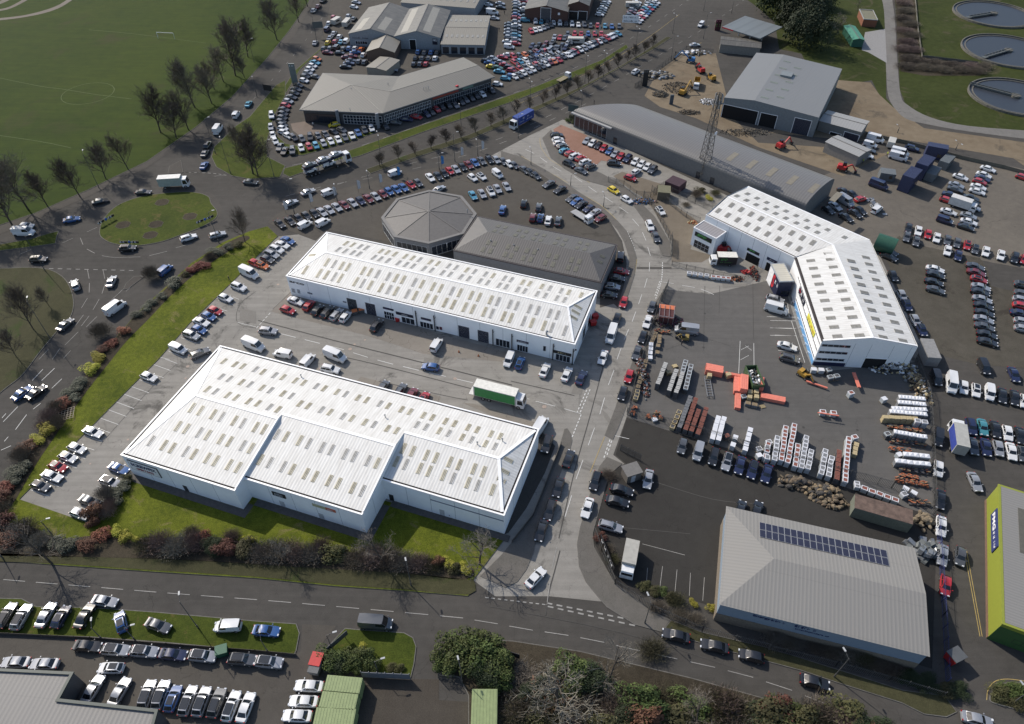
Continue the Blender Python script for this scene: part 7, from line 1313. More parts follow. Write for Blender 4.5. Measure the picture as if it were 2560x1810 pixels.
# car transporter
p, a = at2('10', 640, 1500, 260, -95); T = thing('car_transporter', 'car transporter loaded with five pale cars on the dual carriageway', 'lorry', p, a); m = MB(); m.box(-8, -1.2, .8, 5.8, 1.2, 1.1)
m.build('lower_deck', M_TRIMB, T); m = MB(); m.bar((-8, 0, 2.7), (6, 0, 3.3), 2.3, .15); m.build('upper_deck', mat('navy deck', (.02, .03, .07), .5), T); m = MB()
for x in (-7.5, -3.5, .5, 4.5):
    for s in (-1, 1): m.box(x-.08, s*1.15-.06, 1, x+.08, s*1.15+.06, 3.1)
m.build('frame', mat('navy deck', (.02, .03, .07), .5), T); cabm((6.2, 8.2), 2.4, 3.5, WP, T, .5); wheels(T, (7, 3, -3.5, -4.8, -6.1), 1.22, .46)
def one_car(t, c, loc, rz, lab, pitch=0):
    _proto.clear(); pr = make_car(t, c, False); o = pr.copy(); C.objects.link(o); o.location = loc; o.rotation_euler = (0, pitch, rz); del o['proto']; tag(o, lab, 'car', 'cars on the transporter'); bpy.data.objects.remove(pr); _proto.clear()
Rz = Matrix.Rotation(a, 3, 'Z')
for i, (x, z, t_, cc, l_) in enumerate(((-5.6, 2.9, 's', 'g', 'grey saloon on the rear of the transporter top deck'), (-.8, 3.1, 's', 's', 'silver saloon on the middle of the transporter top deck'), (3.6, 3.35, 's', 's', 'silver saloon on the transporter top deck behind the cab'), (-5.8, 1.15, 'h', 'w', 'white hatchback on the rear of the transporter lower deck'), (.6, 1.15, 'v', 'w', 'white small van on the transporter lower deck'))):
    q = Vector(p)+Rz @ Vector((x, 0, z)); one_car(t_, cc, q, a, l_)
def flat_truck(c, x, y, dx, dy, L, lab, deck, cab, load=None):
    p, a = at2(c, x, y, dx, dy); T = thing('flatbed_truck', lab, 'truck', p, a); m = MB(); m.box(-L/2, -1.1, .85, L/2-1.9, 1.1, 1.0); m.build('deck', deck, T); m = MB(); m.box(-L/2+.2, -.4, .5, L/2-.4, .4, .85); m.build('chassis', M_TRIMB, T); cabm((L/2-1.8, L/2), 2.1, 2.3, cab, T, .4); wheels(T, (L/2-.9, -L/2+1.4), 1.1, .38)
    return T
flat_truck('20', 465, 705, 130, -70, 7, 'white cabbed flatbed truck on the dual carriageway', mat('sand deck', (.2, .17, .1), .8), WP); T = flat_truck('21', 625, 330, 120, 75, 7.4, 'white recovery truck with slatted bed inside the street bend', mat('alloy deck', (.3, .3, .3), .5), WP)
def caravan(c, x, y, dx, dy, L, lab):
    p, a = at2(c, x, y, dx, dy); T = thing('caravan', lab, 'caravan', p, a, 'caravans'); m = MB(); m.add([(-L/2, s, z) for s in (-1.1, 1.1) for z in (.5, 2.4)]+[(L/2, s, z) for s in (-1.1, 1.1) for z in (.6, 1.9)]+[(L/2-.5, s, 2.55) for s in (-1.1, 1.1)], [(0, 1, 8, 5, 4), (2, 6, 7, 9, 3), (4, 5, 7, 6), (5, 8, 9, 7), (1, 3, 9, 8), (0, 2, 3, 1)]); m.build('body', mat('cream caravan', (.42, .41, .38), .5), T)
    for s in (-1, 1): g = MB(); g.box(-L*.25, s*1.11-.02, 1.3, L*.2, s*1.11+.02, 1.9); g.build('window', M_CGL, T)
    wheels(T, (0,), 1.1, .32)
caravan('10', 722, 200, 60, -30, 5, 'cream caravan, left of the pair beside the weathered garage'); caravan('10', 815, 215, 60, -60, 6, 'cream caravan, right of the pair beside the weathered garage'); caravan('30', 1100, 1295, 30, -90, 4.2, 'pale box trailer by the grey sheds'); caravan('20', 1080, 55, 110, 5, 6.4, 'white motorhome in the top sales lot'); caravan('20', 575, 375, 130, 5, 7, 'long white van body among the red row of cars')
# ================= builders' yard stock =================
PAL = mat('pallet wood', (.2, .15, .09), .9, var=.25); WRAP = mat('white shrink wrap', (.6, .61, .64), .3, var=.08, sc=4); WRG = mat('grey shrink wrap', (.38, .41, .43), .3, var=.1, sc=4); BRR = mat('red bricks', (.19, .07, .052), .9, var=.25, sc=6); BRG = mat('grey blocks', (.16, .165, .175), .9, var=.2, sc=6); SLT = mat('dark slabs', (.07, .07, .075), .9, var=.25, sc=6); PLB = mat('pale slabs', (.34, .34, .33), .85, var=.1, sc=3); TIM = mat('fresh timber', (.38, .31, .18), .85, var=.2, sc=5); ORG = mat('clay orange', (.33, .11, .05), .8, var=.3, sc=4)
STK = {}
def stack_mesh(kind, h, w_=1.0, l=1.15):
    key = (kind, h, w_, l, R.randint(0, 3) if kind == 'orange' else 0)
    if key in STK: return STK[key]
    P1, P2, P3 = MB(), MB(), MB(); hw, hl = w_/2, l/2
    for k in (-1, 0, 1): P1.box(-hl, k*(hw-.06)-.05, 0, hl, k*(hw-.06)+.05, .1)
    for k in range(5): P1.box(-hl+k*(l-.1)/4, -hw, .1, -hl+k*(l-.1)/4+.1, hw, .13)
    side, top, rim = {'rimred': (WRG, BRR, WRAP), 'rimgrey': (WRG, BRG, WRAP), 'rimdark': (SLT, SLT, WRG), 'pale': (SLT, PLB, None), 'brick': (SLT, BRR, None), 'grey': (SLT, BRG, None), 'white': (WRG, WRAP, None), 'xtop': (BRG, WRAP, None), 'timber': (TIM, TIM, None), 'orange': (ORG, ORG, None), 'crate': (TIM, SLT, TIM), 'mix': (BRG, PAL, None)}[kind]
    if kind == 'orange':
        for i in range(14): q = R.uniform(.15, max(.2, h-.1)); x = R.uniform(-hl+.2, hl-.2); y = R.uniform(-hw+.1, hw-.1); P2.tube((x-.3, y, q), (x+R.uniform(.1, .4), y+R.uniform(-.3, .3), q+.1), .13, .13, 6, R.choice((0, 0, 1, 2)))
        P2.box(-hl, -hw, .13, hl, hw, .3, 1)
    elif kind in ('timber', 'mix'):
        z = .13; i = 0
        while z < h-.08: P2.box(-hl+.02*(i % 3), -hw+.03*(i % 2), z, hl-.03*(i % 2), hw-.02*(i % 3), z+.16); z += .22; i += 1
        P3.box(-hl+.05, -hw+.05, z-.05, hl-.05, hw-.05, z)
    else:
        n = max(1, round(h/.95)); z = .13
        for i in range(n):
            z1 = .13+(h-.13)*(i+1)/n-.07; P2.box(-hl+.03, -hw+.03, z, hl-.03, hw-.03, z1-.02); z = z1+.05
        if kind == 'xtop':
            P3.add([(-hl, -hw, h-.08), (hl, -hw, h-.08), (hl, hw, h-.08), (-hl, hw, h-.08), (0, 0, h+.07)], [(0, 1, 4), (1, 2, 4), (2, 3, 4), (3, 0, 4)]); P3.box(-hl, -hw, h-.35, hl, hw, h-.085)
        elif kind in ('brick', 'grey', 'pale'):
            for k in range(3 if kind != 'pale' else 2): a = -hl+.02+k*(l-.04)/(3 if kind != 'pale' else 2); P3.box(a, -hw+.03, h-.09, a+(l-.04)/(3 if kind != 'pale' else 2)-.07, hw-.03, h)
        elif kind == 'orange': P3.bar((-.3, 0, h-.1), (.2, .3, h), .12, .12)
        else: P3.box(-hl+.12 if rim else -hl, -hw+.12 if rim else -hw, h-.09, hl-.12 if rim else hl, hw-.12 if rim else hw, h-.01 if rim else h)
    ms = [P1.mesh('pallet', PAL), P2.mesh('pack', [side, SLT, PAL] if kind == 'orange' else side), P3.mesh('top_layer', top)]
    if rim:
        r_ = MB(); r_.box(-hl, -hw, h-.3, hl, -hw+.13, h+.03); r_.box(-hl, hw-.13, h-.3, hl, hw, h+.03); r_.box(-hl, -hw+.13, h-.3, -hl+.13, hw-.13, h+.03); r_.box(hl-.13, -hw+.13, h-.3, hl, hw-.13, h+.03); ms.append(r_.mesh('wrapping', rim))
    STK[key] = ms; return ms
KN = {'rimred': ('wrapped_brick_stack', 'white rimmed wrapped stack of red bricks'), 'rimgrey': ('wrapped_block_stack', 'white rimmed wrapped stack of grey blocks'), 'rimdark': ('wrapped_slab_stack', 'pale rimmed dark slab stack'), 'pale': ('paving_stack', 'pale topped paving stack'), 'brick': ('brick_stack', 'banded red brick stack'), 'grey': ('block_stack', 'banded grey block stack'), 'white': ('wrapped_pallet', 'white wrapped pallet'), 'xtop': ('covered_pallet', 'pallet with a white crossed cover'), 'timber': ('timber_stack', 'pale timber stack'), 'orange': ('pipe_crate', 'crate of orange clay pipes'), 'crate': ('timber_crate', 'open timber crate'), 'mix': ('slatted_crate', 'grey slatted crate')}
def stacks(c, x0, y0, x1, y1, n, kind, h, where, l=1.15, w_=1.0, order='the far end', hs=None):
    a, b = P(c, x0, y0, h), P(c, x1, y1, h); ang = math.atan2(b.y-a.y, b.x-a.x) if n > 1 else .3; nm, lb = KN[kind]
    if n > 1: l = min(l, (b-a).length/(n-1)*.96)
    for i in range(n):
        hh = h*(hs[i % len(hs)] if hs else 1); hh = round(hh, 2); p = a.lerp(b, i/max(1, n-1)); T = thing(nm, fit('%s, %s from %s of %s' % (lb, ORD[i], order, where) if n > 1 else '%s %s' % (lb, where)), 'pallet', (p.x+R.uniform(-.05, .05), p.y+R.uniform(-.05, .05), .05), ang+R.uniform(-.04, .04), ('stock in '+where) if n > 1 else None)
        for k, me in zip(('pallet', 'pack', 'top_layer', 'wrapping'), stack_mesh(kind, hh, w_, round(l, 2))): link(k, me, T)
stacks('C6', 595, 55, 490, 325, 7, 'pale', 2.0, 'the leftmost paving row'); stacks('C6', 745, 155, 655, 415, 6, 'pale', 2.0, 'the middle paving row'); stacks('C6', 835, 195, 755, 450, 6, 'pale', 2.0, 'the right paving row'); stacks('C6', 885, 20, 850, 150, 4, 'rimdark', 1.6, 'the short dark row'); stacks('C6', 958, 85, 890, 395, 7, 'rimdark', 1.6, 'the long dark rimmed row')
stacks('C6', 950, 535, 800, 950, 11, 'grey', 1.7, 'the grey banded column', 1.15); stacks('C6', 1028, 560, 885, 985, 11, 'brick', 1.7, 'the first red column'); stacks('C6', 1070, 725, 970, 1005, 8, 'brick', 1.7, 'the second red column'); stacks('C6', 1178, 700, 1065, 1050, 9, 'brick', 1.7, 'the third red column'); stacks('C6', 1350, 825, 1275, 1110, 6, 'white', 1.6, 'the left white column'); stacks('C6', 1432, 840, 1360, 1125, 6, 'white', 1.6, 'the right white column'); stacks('C6', 1598, 1105, 1565, 1210, 2, 'white', 1.6, 'the short white pair'); stacks('C6', 1812, 1000, 1742, 1270, 5, 'white', 1.6, 'the lone white column'); stacks('C6', 790, 750, 700, 950, 4, 'crate', .9, 'the crate row')
stacks('C6', 640, 170, 650, 200, 1, 'timber', .8, 'between the left and middle paving rows'); stacks('C6', 730, 85, 740, 90, 1, 'timber', .3, 'lying before the middle paving row', w_=1.0); stacks('C6', 1480, 1080, 1480, 1100, 1, 'brick', 1.0, 'between the right white column and the white pair'); stacks('C6', 2060, 1250, 2060, 1390, 2, 'rimgrey', 1.6, 'the grey pair by the car park fence'); stacks('C6', 1940, 1360, 1950, 1361, 1, 'white', 1.2, 'behind the car park fence end'); stacks('C6', 2080, 1170, 2090, 1180, 1, 'rimgrey', 1.2, 'standing alone left of the large wrapped block'); stacks('C6', 1940, 1270, 1950, 1280, 1, 'rimgrey', .9, 'small one left of the large wrapped block')
stacks('32', 238, 588, 178, 905, 10, 'rimred', 1.7, 'the second tall red column'); stacks('32', 160, 605, 122, 885, 9, 'rimred', 1.7, 'the first tall red column'); stacks('32', 88, 698, 62, 880, 6, 'rimgrey', 1.7, 'the column left of the tall red ones'); stacks('32', 5, 755, -20, 860, 3, 'rimred', 1.5, 'the short column at the left'); stacks('32', 270, 768, 247, 935, 5, 'rimred', 1.7, 'the short red column in the block'); stacks('32', 345, 695, 302, 950, 8, 'rimgrey', 1.7, 'the tall grey column in the block'); stacks('32', 390, 820, 360, 960, 5, 'rimgrey', 1.7, 'the right grey column in the block')
stacks('32', 517, 818, 482, 1008, 6, 'rimgrey', 1.7, 'the left grey column of the second block'); stacks('32', 572, 878, 545, 1025, 5, 'rimgrey', 1.7, 'the right grey column of the second block'); stacks('32', 640, 822, 620, 1055, 7, 'brick', 1.7, 'the brick column of the second block', order='the far end'); stacks('32', 725, 705, 692, 1075, 11, 'rimred', 1.7, 'the long red column of the second block'); stacks('32', 780, 688, 785, 690, 1, 'rimred', 1.5, 'set forward at the top of the second block'); stacks('32', 792, 755, 780, 830, 3, 'timber', 1.2, 'the timber set beside the long red column')
stacks('32', 800, 1100, 803, 1130, 2, 'rimgrey', 1.2, 'the grey pair at the near fence'); stacks('32', 870, 1150, 1140, 1250, 5, 'rimred', 1.2, 'the line along the near fence', order='the left', l=1.2)
stacks('32', 1190, 325, 1400, 345, 8, 'xtop', 1.9, 'the top white row by the right fence', order='the left'); stacks('32', 1185, 372, 1405, 392, 8, 'xtop', 1.9, 'the second white row by the right fence', order='the left'); stacks('32', 1130, 428, 1410, 440, 9, 'xtop', 1.7, 'the third white row by the right fence', order='the left'); stacks('32', 1110, 455, 1415, 482, 10, 'xtop', 1.7, 'the fourth white row by the right fence', order='the left'); stacks('32', 1055, 510, 1320, 525, 6, 'timber', 1.6, 'the pale timber row', l=2.4, order='the left'); stacks('32', 1345, 545, 1405, 552, 2, 'rimgrey', 1.9, 'the glassy pair by the right fence', order='the left'); stacks('32', 1100, 585, 1380, 630, 6, 'orange', .7, 'the orange clutter row', order='the left')
stacks('32', 1075, 660, 1085, 661, 1, 'rimdark', 1.3, 'at the left tip of the long crossed row'); stacks('32', 1150, 640, 1415, 685, 9, 'xtop', 2.2, 'the long crossed row', order='the left'); stacks('32', 1122, 715, 1400, 750, 6, 'orange', .8, 'the orange row under the long crossed row', order='the left', l=1.2); stacks('32', 1120, 790, 1260, 805, 3, 'orange', .7, 'the small orange trio', order='the left', l=1.2); stacks('32', 1180, 845, 1190, 846, 1, 'white', 1.3, 'lone bulging one left of the lower crossed rows'); stacks('32', 1240, 838, 1430, 860, 5, 'xtop', 2.0, 'the upper of the lower crossed rows', order='the left'); stacks('32', 1170, 900, 1435, 930, 6, 'xtop', 1.8, 'the lowest crossed row', order='the left')
stacks('32', 1210, 970, 1440, 995, 5, 'orange', .8, 'the clay pipe row one', order='the left', l=1.2); stacks('32', 1215, 1020, 1330, 1040, 3, 'orange', .8, 'the clay pipe row two', order='the left', l=1.2); stacks('32', 1165, 1060, 1430, 1110, 7, 'orange', .9, 'the clay pipe row three', order='the left', l=1.2); stacks('32', 1235, 1150, 1310, 1190, 2, 'white', 1.2, 'the white pair near the corner', order='the left'); stacks('32', 1225, 1200, 1230, 1201, 1, 'rimgrey', 1.2, 'set low near the fenced corner'); stacks('32', 1300, 1265, 1430, 1275, 3, 'orange', .8, 'the last clay row in the corner', order='the left', l=1.2)
stacks('32', 495, 460, 590, 470, 2, 'rimred', 1.2, 'the pair under the red pole', order='the left', l=1.2); stacks('32', 745, 290, 750, 291, 1, 'rimred', 1.5, 'standing alone near the loading door'); stacks('32', 415, 80, 480, 85, 2, 'white', 1.2, 'the pair by the building corner', order='the left', l=1.2); stacks('32', 550, 85, 555, 86, 1, 'rimdark', 1.4, 'against the wall near the corner'); stacks('32', 560, 150, 620, 140, 2, 'rimdark', 1.3, 'the dark pair before the wall', order='the left', l=1.2); stacks('32', 1045, 345, 1055, 346, 1, 'white', 1.3, 'small lone one left of the crossed rows')
stacks('32', 40, 285, 245, 275, 0, 'timber', 1, 'x') if False else None
stacks('C6', 1235, 125, 1230, 205, 2, 'timber', 1.3, 'the stone bag pair at the red pile'); stacks('C6', 1500, 205, 1510, 206, 1, 'timber', 1.1, 'knobbly one in the gap of the red pile'); stacks('C6', 1815, 450, 1810, 520, 2, 'timber', 1.2, 'the left pair below the skip'); stacks('C6', 1905, 450, 1905, 520, 2, 'timber', 1.2, 'the right pair below the skip'); stacks('C6', 1785, 620, 1880, 640, 2, 'mix', .7, 'the low pair below the skip', order='the left', l=1.2)
stacks('C6', 1990, 660, 1995, 661, 1, 'timber', .2, 'lying flat right of the skip'); stacks('C6', 1720, 520, 1725, 521, 1, 'rimdark', .9, 'beside the red planks below the skip')
west = 'the clutter along the street fence'
stacks('C5', 150, 840, 330, 870, 3, 'orange', .6, 'the clay set near the street fence', order='the left', l=1.2); stacks('C5', 130, 900, 60, 1050, 4, 'mix', .8, 'the dark crate file by the fence'); stacks('C5', 200, 940, 190, 1040, 3, 'mix', .8, 'the second dark crate file by the fence'); stacks('C5', 50, 1080, 40, 1300, 4, 'white', .9, 'the pale file by the fence'); stacks('C5', 170, 1110, 160, 1220, 2, 'mix', .7, 'the small slatted pair')
stacks('22', 1200, 15, 1130, 240, 7, 'mix', .9, 'the lower dark file by the fence'); stacks('22', 1125, 280, 1110, 340, 3, 'crate', .8, 'the brown crate trio by the fence'); stacks('22', 1100, 420, 1085, 470, 2, 'orange', .7, 'the clay pair at the fence corner', l=1.2); stacks('22', 1225, 500, 1345, 515, 3, 'orange', .7, 'the clay trio by the near fence', order='the left', l=1.2); stacks('22', 1300, 465, 1310, 466, 1, 'orange', .9, 'raised above the clay trio'); stacks('22', 1280, 530, 1290, 531, 1, 'white', .6, 'low one among the clay trio')
stacks('C1', 165, 1300, 480, 1345, 4, 'rimgrey', 1.0, 'the bag line along the depot fence', order='the left', l=1.1); stacks('C1', 600, 1370, 870, 1400, 4, 'rimred', 1.0, 'the right bag line along the depot fence', order='the left', l=1.1)
MRD = mat('salmon red plastic', (.66, .2, .14), .5, var=.08)
def bundle(c, x0, y0, x1, y1, w_, h, z, lab, m=MRD, n=4):
    a, b = P(c, x0, y0, z+h), P(c, x1, y1, z+h); L = (b-a).length; T = thing('plank_bundle', lab, 'bundle', (a.x, a.y, .05), math.atan2(b.y-a.y, b.x-a.x), 'red bundles in the yard')
    for k in range(n): q = MB(); q.box(R.uniform(0, .12), -w_/2+w_*k/n+.015, z, L-R.uniform(0, .12), -w_/2+w_*(k+1)/n-.015, z+h); q.build('plank', m, T)
    return T
bundle('C6', 1175, 90, 1430, 140, 2.2, 1.6, 0, 'tall salmon red bundle at the top left of the red pile'); bundle('C6', 1450, 180, 1690, 225, .7, 1.0, 0, 'thin salmon red bundle reaching towards the skip'); bundle('C6', 1635, 235, 1630, 450, 1.5, 1.2, 0, 'upright running salmon bundle left of the skip'); bundle('C6', 1735, 205, 1725, 420, 1.6, 2.2, 0, 'highest salmon bundle against the skip'); bundle('C6', 1640, 465, 1632, 690, 1.2, .8, 0, 'lowest salmon bundle nearest the camera'); bundle('C6', 1985, 240, 1975, 410, .9, 1.6, 0, 'salmon bundle on the right of the skip'); bundle('C6', 1960, 500, 2320, 570, 1.5, .9, 0, 'long salmon bundle pointing right')
bundle('32', 770, 110, 820, 245, .7, .3, .9, 'salmon bundle on a rack before the loading door'); bundle('32', 445, 470, 640, 500, .25, .2, 1.3, 'red pole laid across two pallets', n=1); bundle('32', 340, 185, 535, 250, .4, .3, .3, 'red poles carried by the side loader', n=2)
# skip, ladder rack, orange container, crane trucks, forklift, racking
p = P('C6', 1865, 265, 1.2); T = thing('scrap_skip', 'green rimmed roll-off skip full of scrap among the red bundles', 'skip', (p.x, p.y, .05), 1.62); G_ = mat('skip green', (.05, .09, .04), .6); m = MB(); L_, W_ = 6.2, 2.6
for s in ((-L_/2, -W_/2, L_/2, -W_/2+.1), (-L_/2, W_/2-.1, L_/2, W_/2), (-L_/2, -W_/2, -L_/2+.1, W_/2), (L_/2-.1, -W_/2, L_/2, W_/2)): m.box(s[0], s[1], .1, s[2], s[3], 2.3)
m.box(-L_/2, -W_/2, .1, L_/2, W_/2, .3); m.build('body', G_, T); m = MB(); rr = random.Random(3)
for k in range(70): x, y = rr.uniform(-2.7, 2.4), rr.uniform(-1, 1); m.bar((x, y, rr.uniform(1.1, 1.6)), (x+rr.uniform(-.6, .6), y+rr.uniform(-.6, .6), rr.uniform(1.3, 2.0)), rr.uniform(.1, .5), rr.uniform(.03, .2), k % 3)
m.build('scrap', [M_WHI, M_STEEL, mat('scrap brown', (.12, .09, .07), .9)], T)
p = P('C6', 1212, 380, .5); T = thing('ladder_rack', 'long steel ladder rack lying below the red pile', 'rack', (p.x, p.y, .05), 1.5); m = MB(); [m.bar((-3, s, .5), (3, s, .5), .1, .12) for s in (-.6, .6)]; m.build('rail', M_STEEL, T); m = MB(); [m.bar((-2.8+k*.8, -.6, .55), (-2.8+k*.8, .6, .55), .08, .08) for k in range(8)]; m.build('rung', M_STEEL, T); m = MB(); [m.box(x-.05, y-.05, 0, x+.05, y+.05, .5) for x in (-2.8, 2.8) for y in (-.6, .6)]; m.build('leg', M_STEEL, T)
def container(c, s, h, lab, m, z=0, name='container', ribs=True, doors=True, group=None):
    B = Bld(name, lab, 'container' if 'container' in name else 'cabin', c, s, h+z); L, W = B.L, B.W; q = MB(); q.box(0, 0, z+.05, L, W, z+h); B.part('body', q, m)
    if ribs:
        r = MB(); k = max(4, int(L/.45)); [r.box(L*(i+.3)/k, -.04, z+.15, L*(i+.7)/k, W+.04, z+h-.1) for i in range(k)]; [r.box(L*(i+.3)/k, .05, z+h, L*(i+.7)/k, W-.05, z+h+.03) for i in range(k)]; B.part('corrugation', r, m)
    if doors: d = MB(); [d.box(L, .08+W*.5*k, z+.15, L+.05, W*.5*(k+1)-.08, z+h-.15) for k in (0, 1)]; B.part('door', d, m)
    return B
ORC = mat('container orange', (.5, .14, .06), .6); B = container('C5', '185 625, 430 660, 265 425', 2.2, 'open orange framed container stall beside the yard gate', mat('dark red inside', (.07, .02, .02), .8), ribs=False, doors=False)
q = MB(); q.box(-.2, B.W-1.3, 2.2, B.L+.2, B.W+.2, 2.3); B.part('roof_sheet', q, ORC); q = MB(); [q.box(B.L*k/3-.05, -.1, 0, B.L*k/3+.05, 0, 2.7) for k in range(4)]; [q.bar((B.L*k/3, 0, 2.65), (B.L*k/3, B.W, 2.4), .08, .08) for k in range(4)]; q.bar((0, -.05, 2.65), (B.L, -.05, 2.65), .1, .1); B.part('frame', q, M_STEEL)
GC = mat('faded green container', (.2, .25, .11), .6, var=.1)
for i, (s, l_) in enumerate((('605 1312, 925 1340, 632 1172', 'green container, far one of the three beside the sales yard'), ('560 1460, 885 1490, 600 1318', 'green container, middle one of the three beside the sales yard'), ('505 1640, 865 1655, 555 1465', 'green container, near one of the three beside the sales yard'))): container('13', s, 2.6, l_, GC, group='green containers')
container('13', '1925 1640, 2160 1640, 1960 1300', 2.6, 'green container with planks on top beside the big evergreen clump', GC); B = container('32', '775 1330, 1300 1480, 800 1205', 2.8, 'long rusty roofed container shed beside the yard fence', mat('grey green shed side', (.13, .14, .11), .8)); q = MB(); q.box(0, .05, 2.83, B.L, B.W-.05, 2.9); B.part('roof', q, mat('rusty roof sheets', (.11, .075, .06), .9, var=.35, sc=1.2))
NB = mat('navy cabin', (.03, .038, .085), .5); SG = mat('slate cabin', (.12, .135, .145), .6)
for x, y, dx, dy, L_, W_, z_, l_, mm in ((1300, 1545, 100, -105, 7, 3.4, 5.2, 'navy stacked cabin, nearest the stair tower', NB), (1420, 1435, 100, -105, 7, 3.4, 5.2, 'navy stacked cabin behind the nearest one', NB), (1530, 1305, 140, 25, 6, 3, 4.2, 'navy cabin across the end of the yard', NB), (1612, 1420, 80, -80, 6, 2.8, 2.7, 'slate cabin right of the navy ones', SG), (1490, 1525, 70, -90, 6, 2.8, 2.7, 'slate cabin beside the dark shade', SG), (1080, 1535, 110, 15, 4.4, 3.4, 2.6, 'low slate cabin left of the stair tower', SG)):
    a = P('30', x, y, z_); b = P('30', x+dx, y+dy, z_); T = thing('site_cabin', l_, 'cabin', (a.x, a.y, 0), math.atan2(b.y-a.y, b.x-a.x)); q = MB(); q.box(-L_/2, -W_/2, .1, L_/2, W_/2, z_); q.build('body', mm, T); q = MB(); [q.box(-L_/2+L_*(k+.3)/14, -W_/2-.04, .2, -L_/2+L_*(k+.7)/14, W_/2+.04, z_+.04) for k in range(14)]; q.build('corrugation', mm, T)
    q = MB(); q.box(L_*.1, -W_/2-.06, 1, L_*.3, -W_/2-.045, 2); q.build('window', M_CGL, T)
B = Bld('grey_hut', 'small grey roofed timber hut at the dark car park entrance', 'hut', '22', '1040 1045, 1165 1005, 985 960', 2.5); walls(B, joints=0, mats=[mat('weathered timber', (.12, .105, .09), .9)]); q = MB(); q.box(-.2, -.2, 2.5, B.L+.2, B.W+.2, 2.65); B.part('roof', q, mat('felt roof', (.13, .125, .12), .8)); B.door('S', '22', '1070 1060, 1090 1090')
SR = roofs('pale grey shed roof', (.27, .27, .265), period=.9, k=.12, dirt=.1)
B = gable('canopy_workshop', 'pale roofed open workshop right of the unfinished building', '30', '465 1082, 835 1182, 545 992', 3.6, 4.2, SR, mat('grey concrete wall', (.17, .17, .16), .8), ridge='x', cat='workshop'); B.opening('S', '30', '560 1180, 640 1250'); B.shutter('S', '30', '690 1180, 800 1270'); B = gable('grey_store_shed', 'pale roofed grey store shed in front of the open workshop', '30', '520 1272, 815 1402, 605 1205', 3.6, 4.0, SR, mat('mushroom wall', (.21, .2, .185), .8), ridge='x')
B = gable('green_shed', 'green ribbed kiosk on the concrete slab by the track', '30', '765 355, 865 358, 770 235', 3, 3.5, roofs('green ribbed roof', (.05, .22, .14), period=.7, k=.3, dirt=.1), mat('dark green wall', (.02, .09, .06), .6)); B = Bld('brick_hut', 'flat roofed red brick hut beside the service track', 'hut', '30', '860 170, 985 178, 865 85', 3.2); walls(B, joints=0, mats=[mat('orange brick', (.2, .08, .045), .9, var=.25, sc=4)]); edge_trim(B, [(0, 0), (B.L, 0), (B.L, B.W), (0, B.W)], 3.2, False, .2, mat('pale coping', (.28, .28, .27), .7)); q = MB(); q.box(.2, .2, 2.9, B.L-.2, B.W-.2, 3.0); B.part('roof', q, mat('mossy flat roof', (.15, .145, .1), .9))
B = Bld('substation_kiosk', 'dark flat topped kiosk inside the substation fence', 'kiosk', '21', '1310 110, 1420 120, 1340 50', 2.6); walls(B, joints=0, mats=[mat('brown kiosk', (.09, .08, .06), .9)]); q = MB(); q.box(-.1, -.1, 2.6, B.L+.1, B.W+.1, 2.75); B.part('roof', q, mat('mossy kiosk roof', (.13, .125, .08), .9)); container('21', '1375 10, 1500 60, 1400 -60', 2.6, 'dark plum container behind the kiosk', mat('plum container', (.05, .025, .035), .7))
# fuel station canopy
B = Bld('fuel_station_canopy', 'flat slate blue fuel station canopy with a red edge', 'canopy', '20', '1885 240, 2225 345, 1990 112', 5.0); q = MB(); q.box(0, 0, 4.6, B.L, B.W, 5.0); B.part('roof', q, roof_mat('slate canopy roof', (.13, .15, .16), 0, 4.5, .3, .15)); q = MB(); q.box(0, -.06, 4.55, B.L*.3, -.0, 5.05); B.part('red_edge', q, M_RED)
for x in (.2, .5, .8): q = MB(); q.box(B.L*x-.2, B.W*.5-.2, 0, B.L*x+.2, B.W*.5+.2, 4.6); B.part('column', q, M_FRAME)
gable('fuel_shop', 'dark flat shop beside the fuel station canopy', '20', '1870 395, 2230 430, 1920 330', 3.4, 3.7, roofs('dark shop roof', (.07, .065, .055), k=.1, dirt=.3), mat('pale fascia wall', (.2, .19, .17), .8), ridge='x', cat='shop')
# lattice mast
b, h = upright('20', 1690, 1592, 1850, 835); b = P('20', 1700, 1590); T = thing('lattice_mast', 'tall lattice telecoms mast behind the barrel roofed hall', 'mast', b, .4); m = MB(); n = 12; wf = lambda z: 1.5-1.0*z/h
for k in range(n):
    z0, z1_ = h*k/n, h*(k+1)/n; a0, a1 = wf(z0), wf(z1_); c4 = [(1, 1), (-1, 1), (-1, -1), (1, -1)]
    for i in range(4):
        (x, y), (u, v) = c4[i], c4[(i+1) % 4]; m.bar((x*a0, y*a0, z0), (x*a1, y*a1, z1_), .16, .16); m.bar((x*a0, y*a0, z0), (u*a1, v*a1, z1_), .08, .08); m.bar((u*a0, v*a0, z0), (x*a1, y*a1, z1_), .08, .08); m.bar((x*a1, y*a1, z1_), (u*a1, v*a1, z1_), .08, .08)
m.build('lattice', mat('mast steel', (.09, .085, .08), .7), T)
for i in range(7): t_ = i*.9; q = MB(); q.box(math.cos(t_)*1.1-.15, math.sin(t_)*1.1-.15, h-2.6-(i % 2)*1.6, math.cos(t_)*1.1+.15, math.sin(t_)*1.1+.15, h-.4-(i % 2)*1.6); q.build('antenna', mat('antenna grey', (.22, .22, .22), .6), T)
q = MB(); q.box(-1.3, -1.3, h-3, 1.3, 1.3, h-2.9); q.build('platform', MGAL, T); q = MB(); q.tube((1.0, -.6, h*.55), (1.3, -1.0, h*.55), .6, .6, 14); q.build('dish', M_WHI, T)
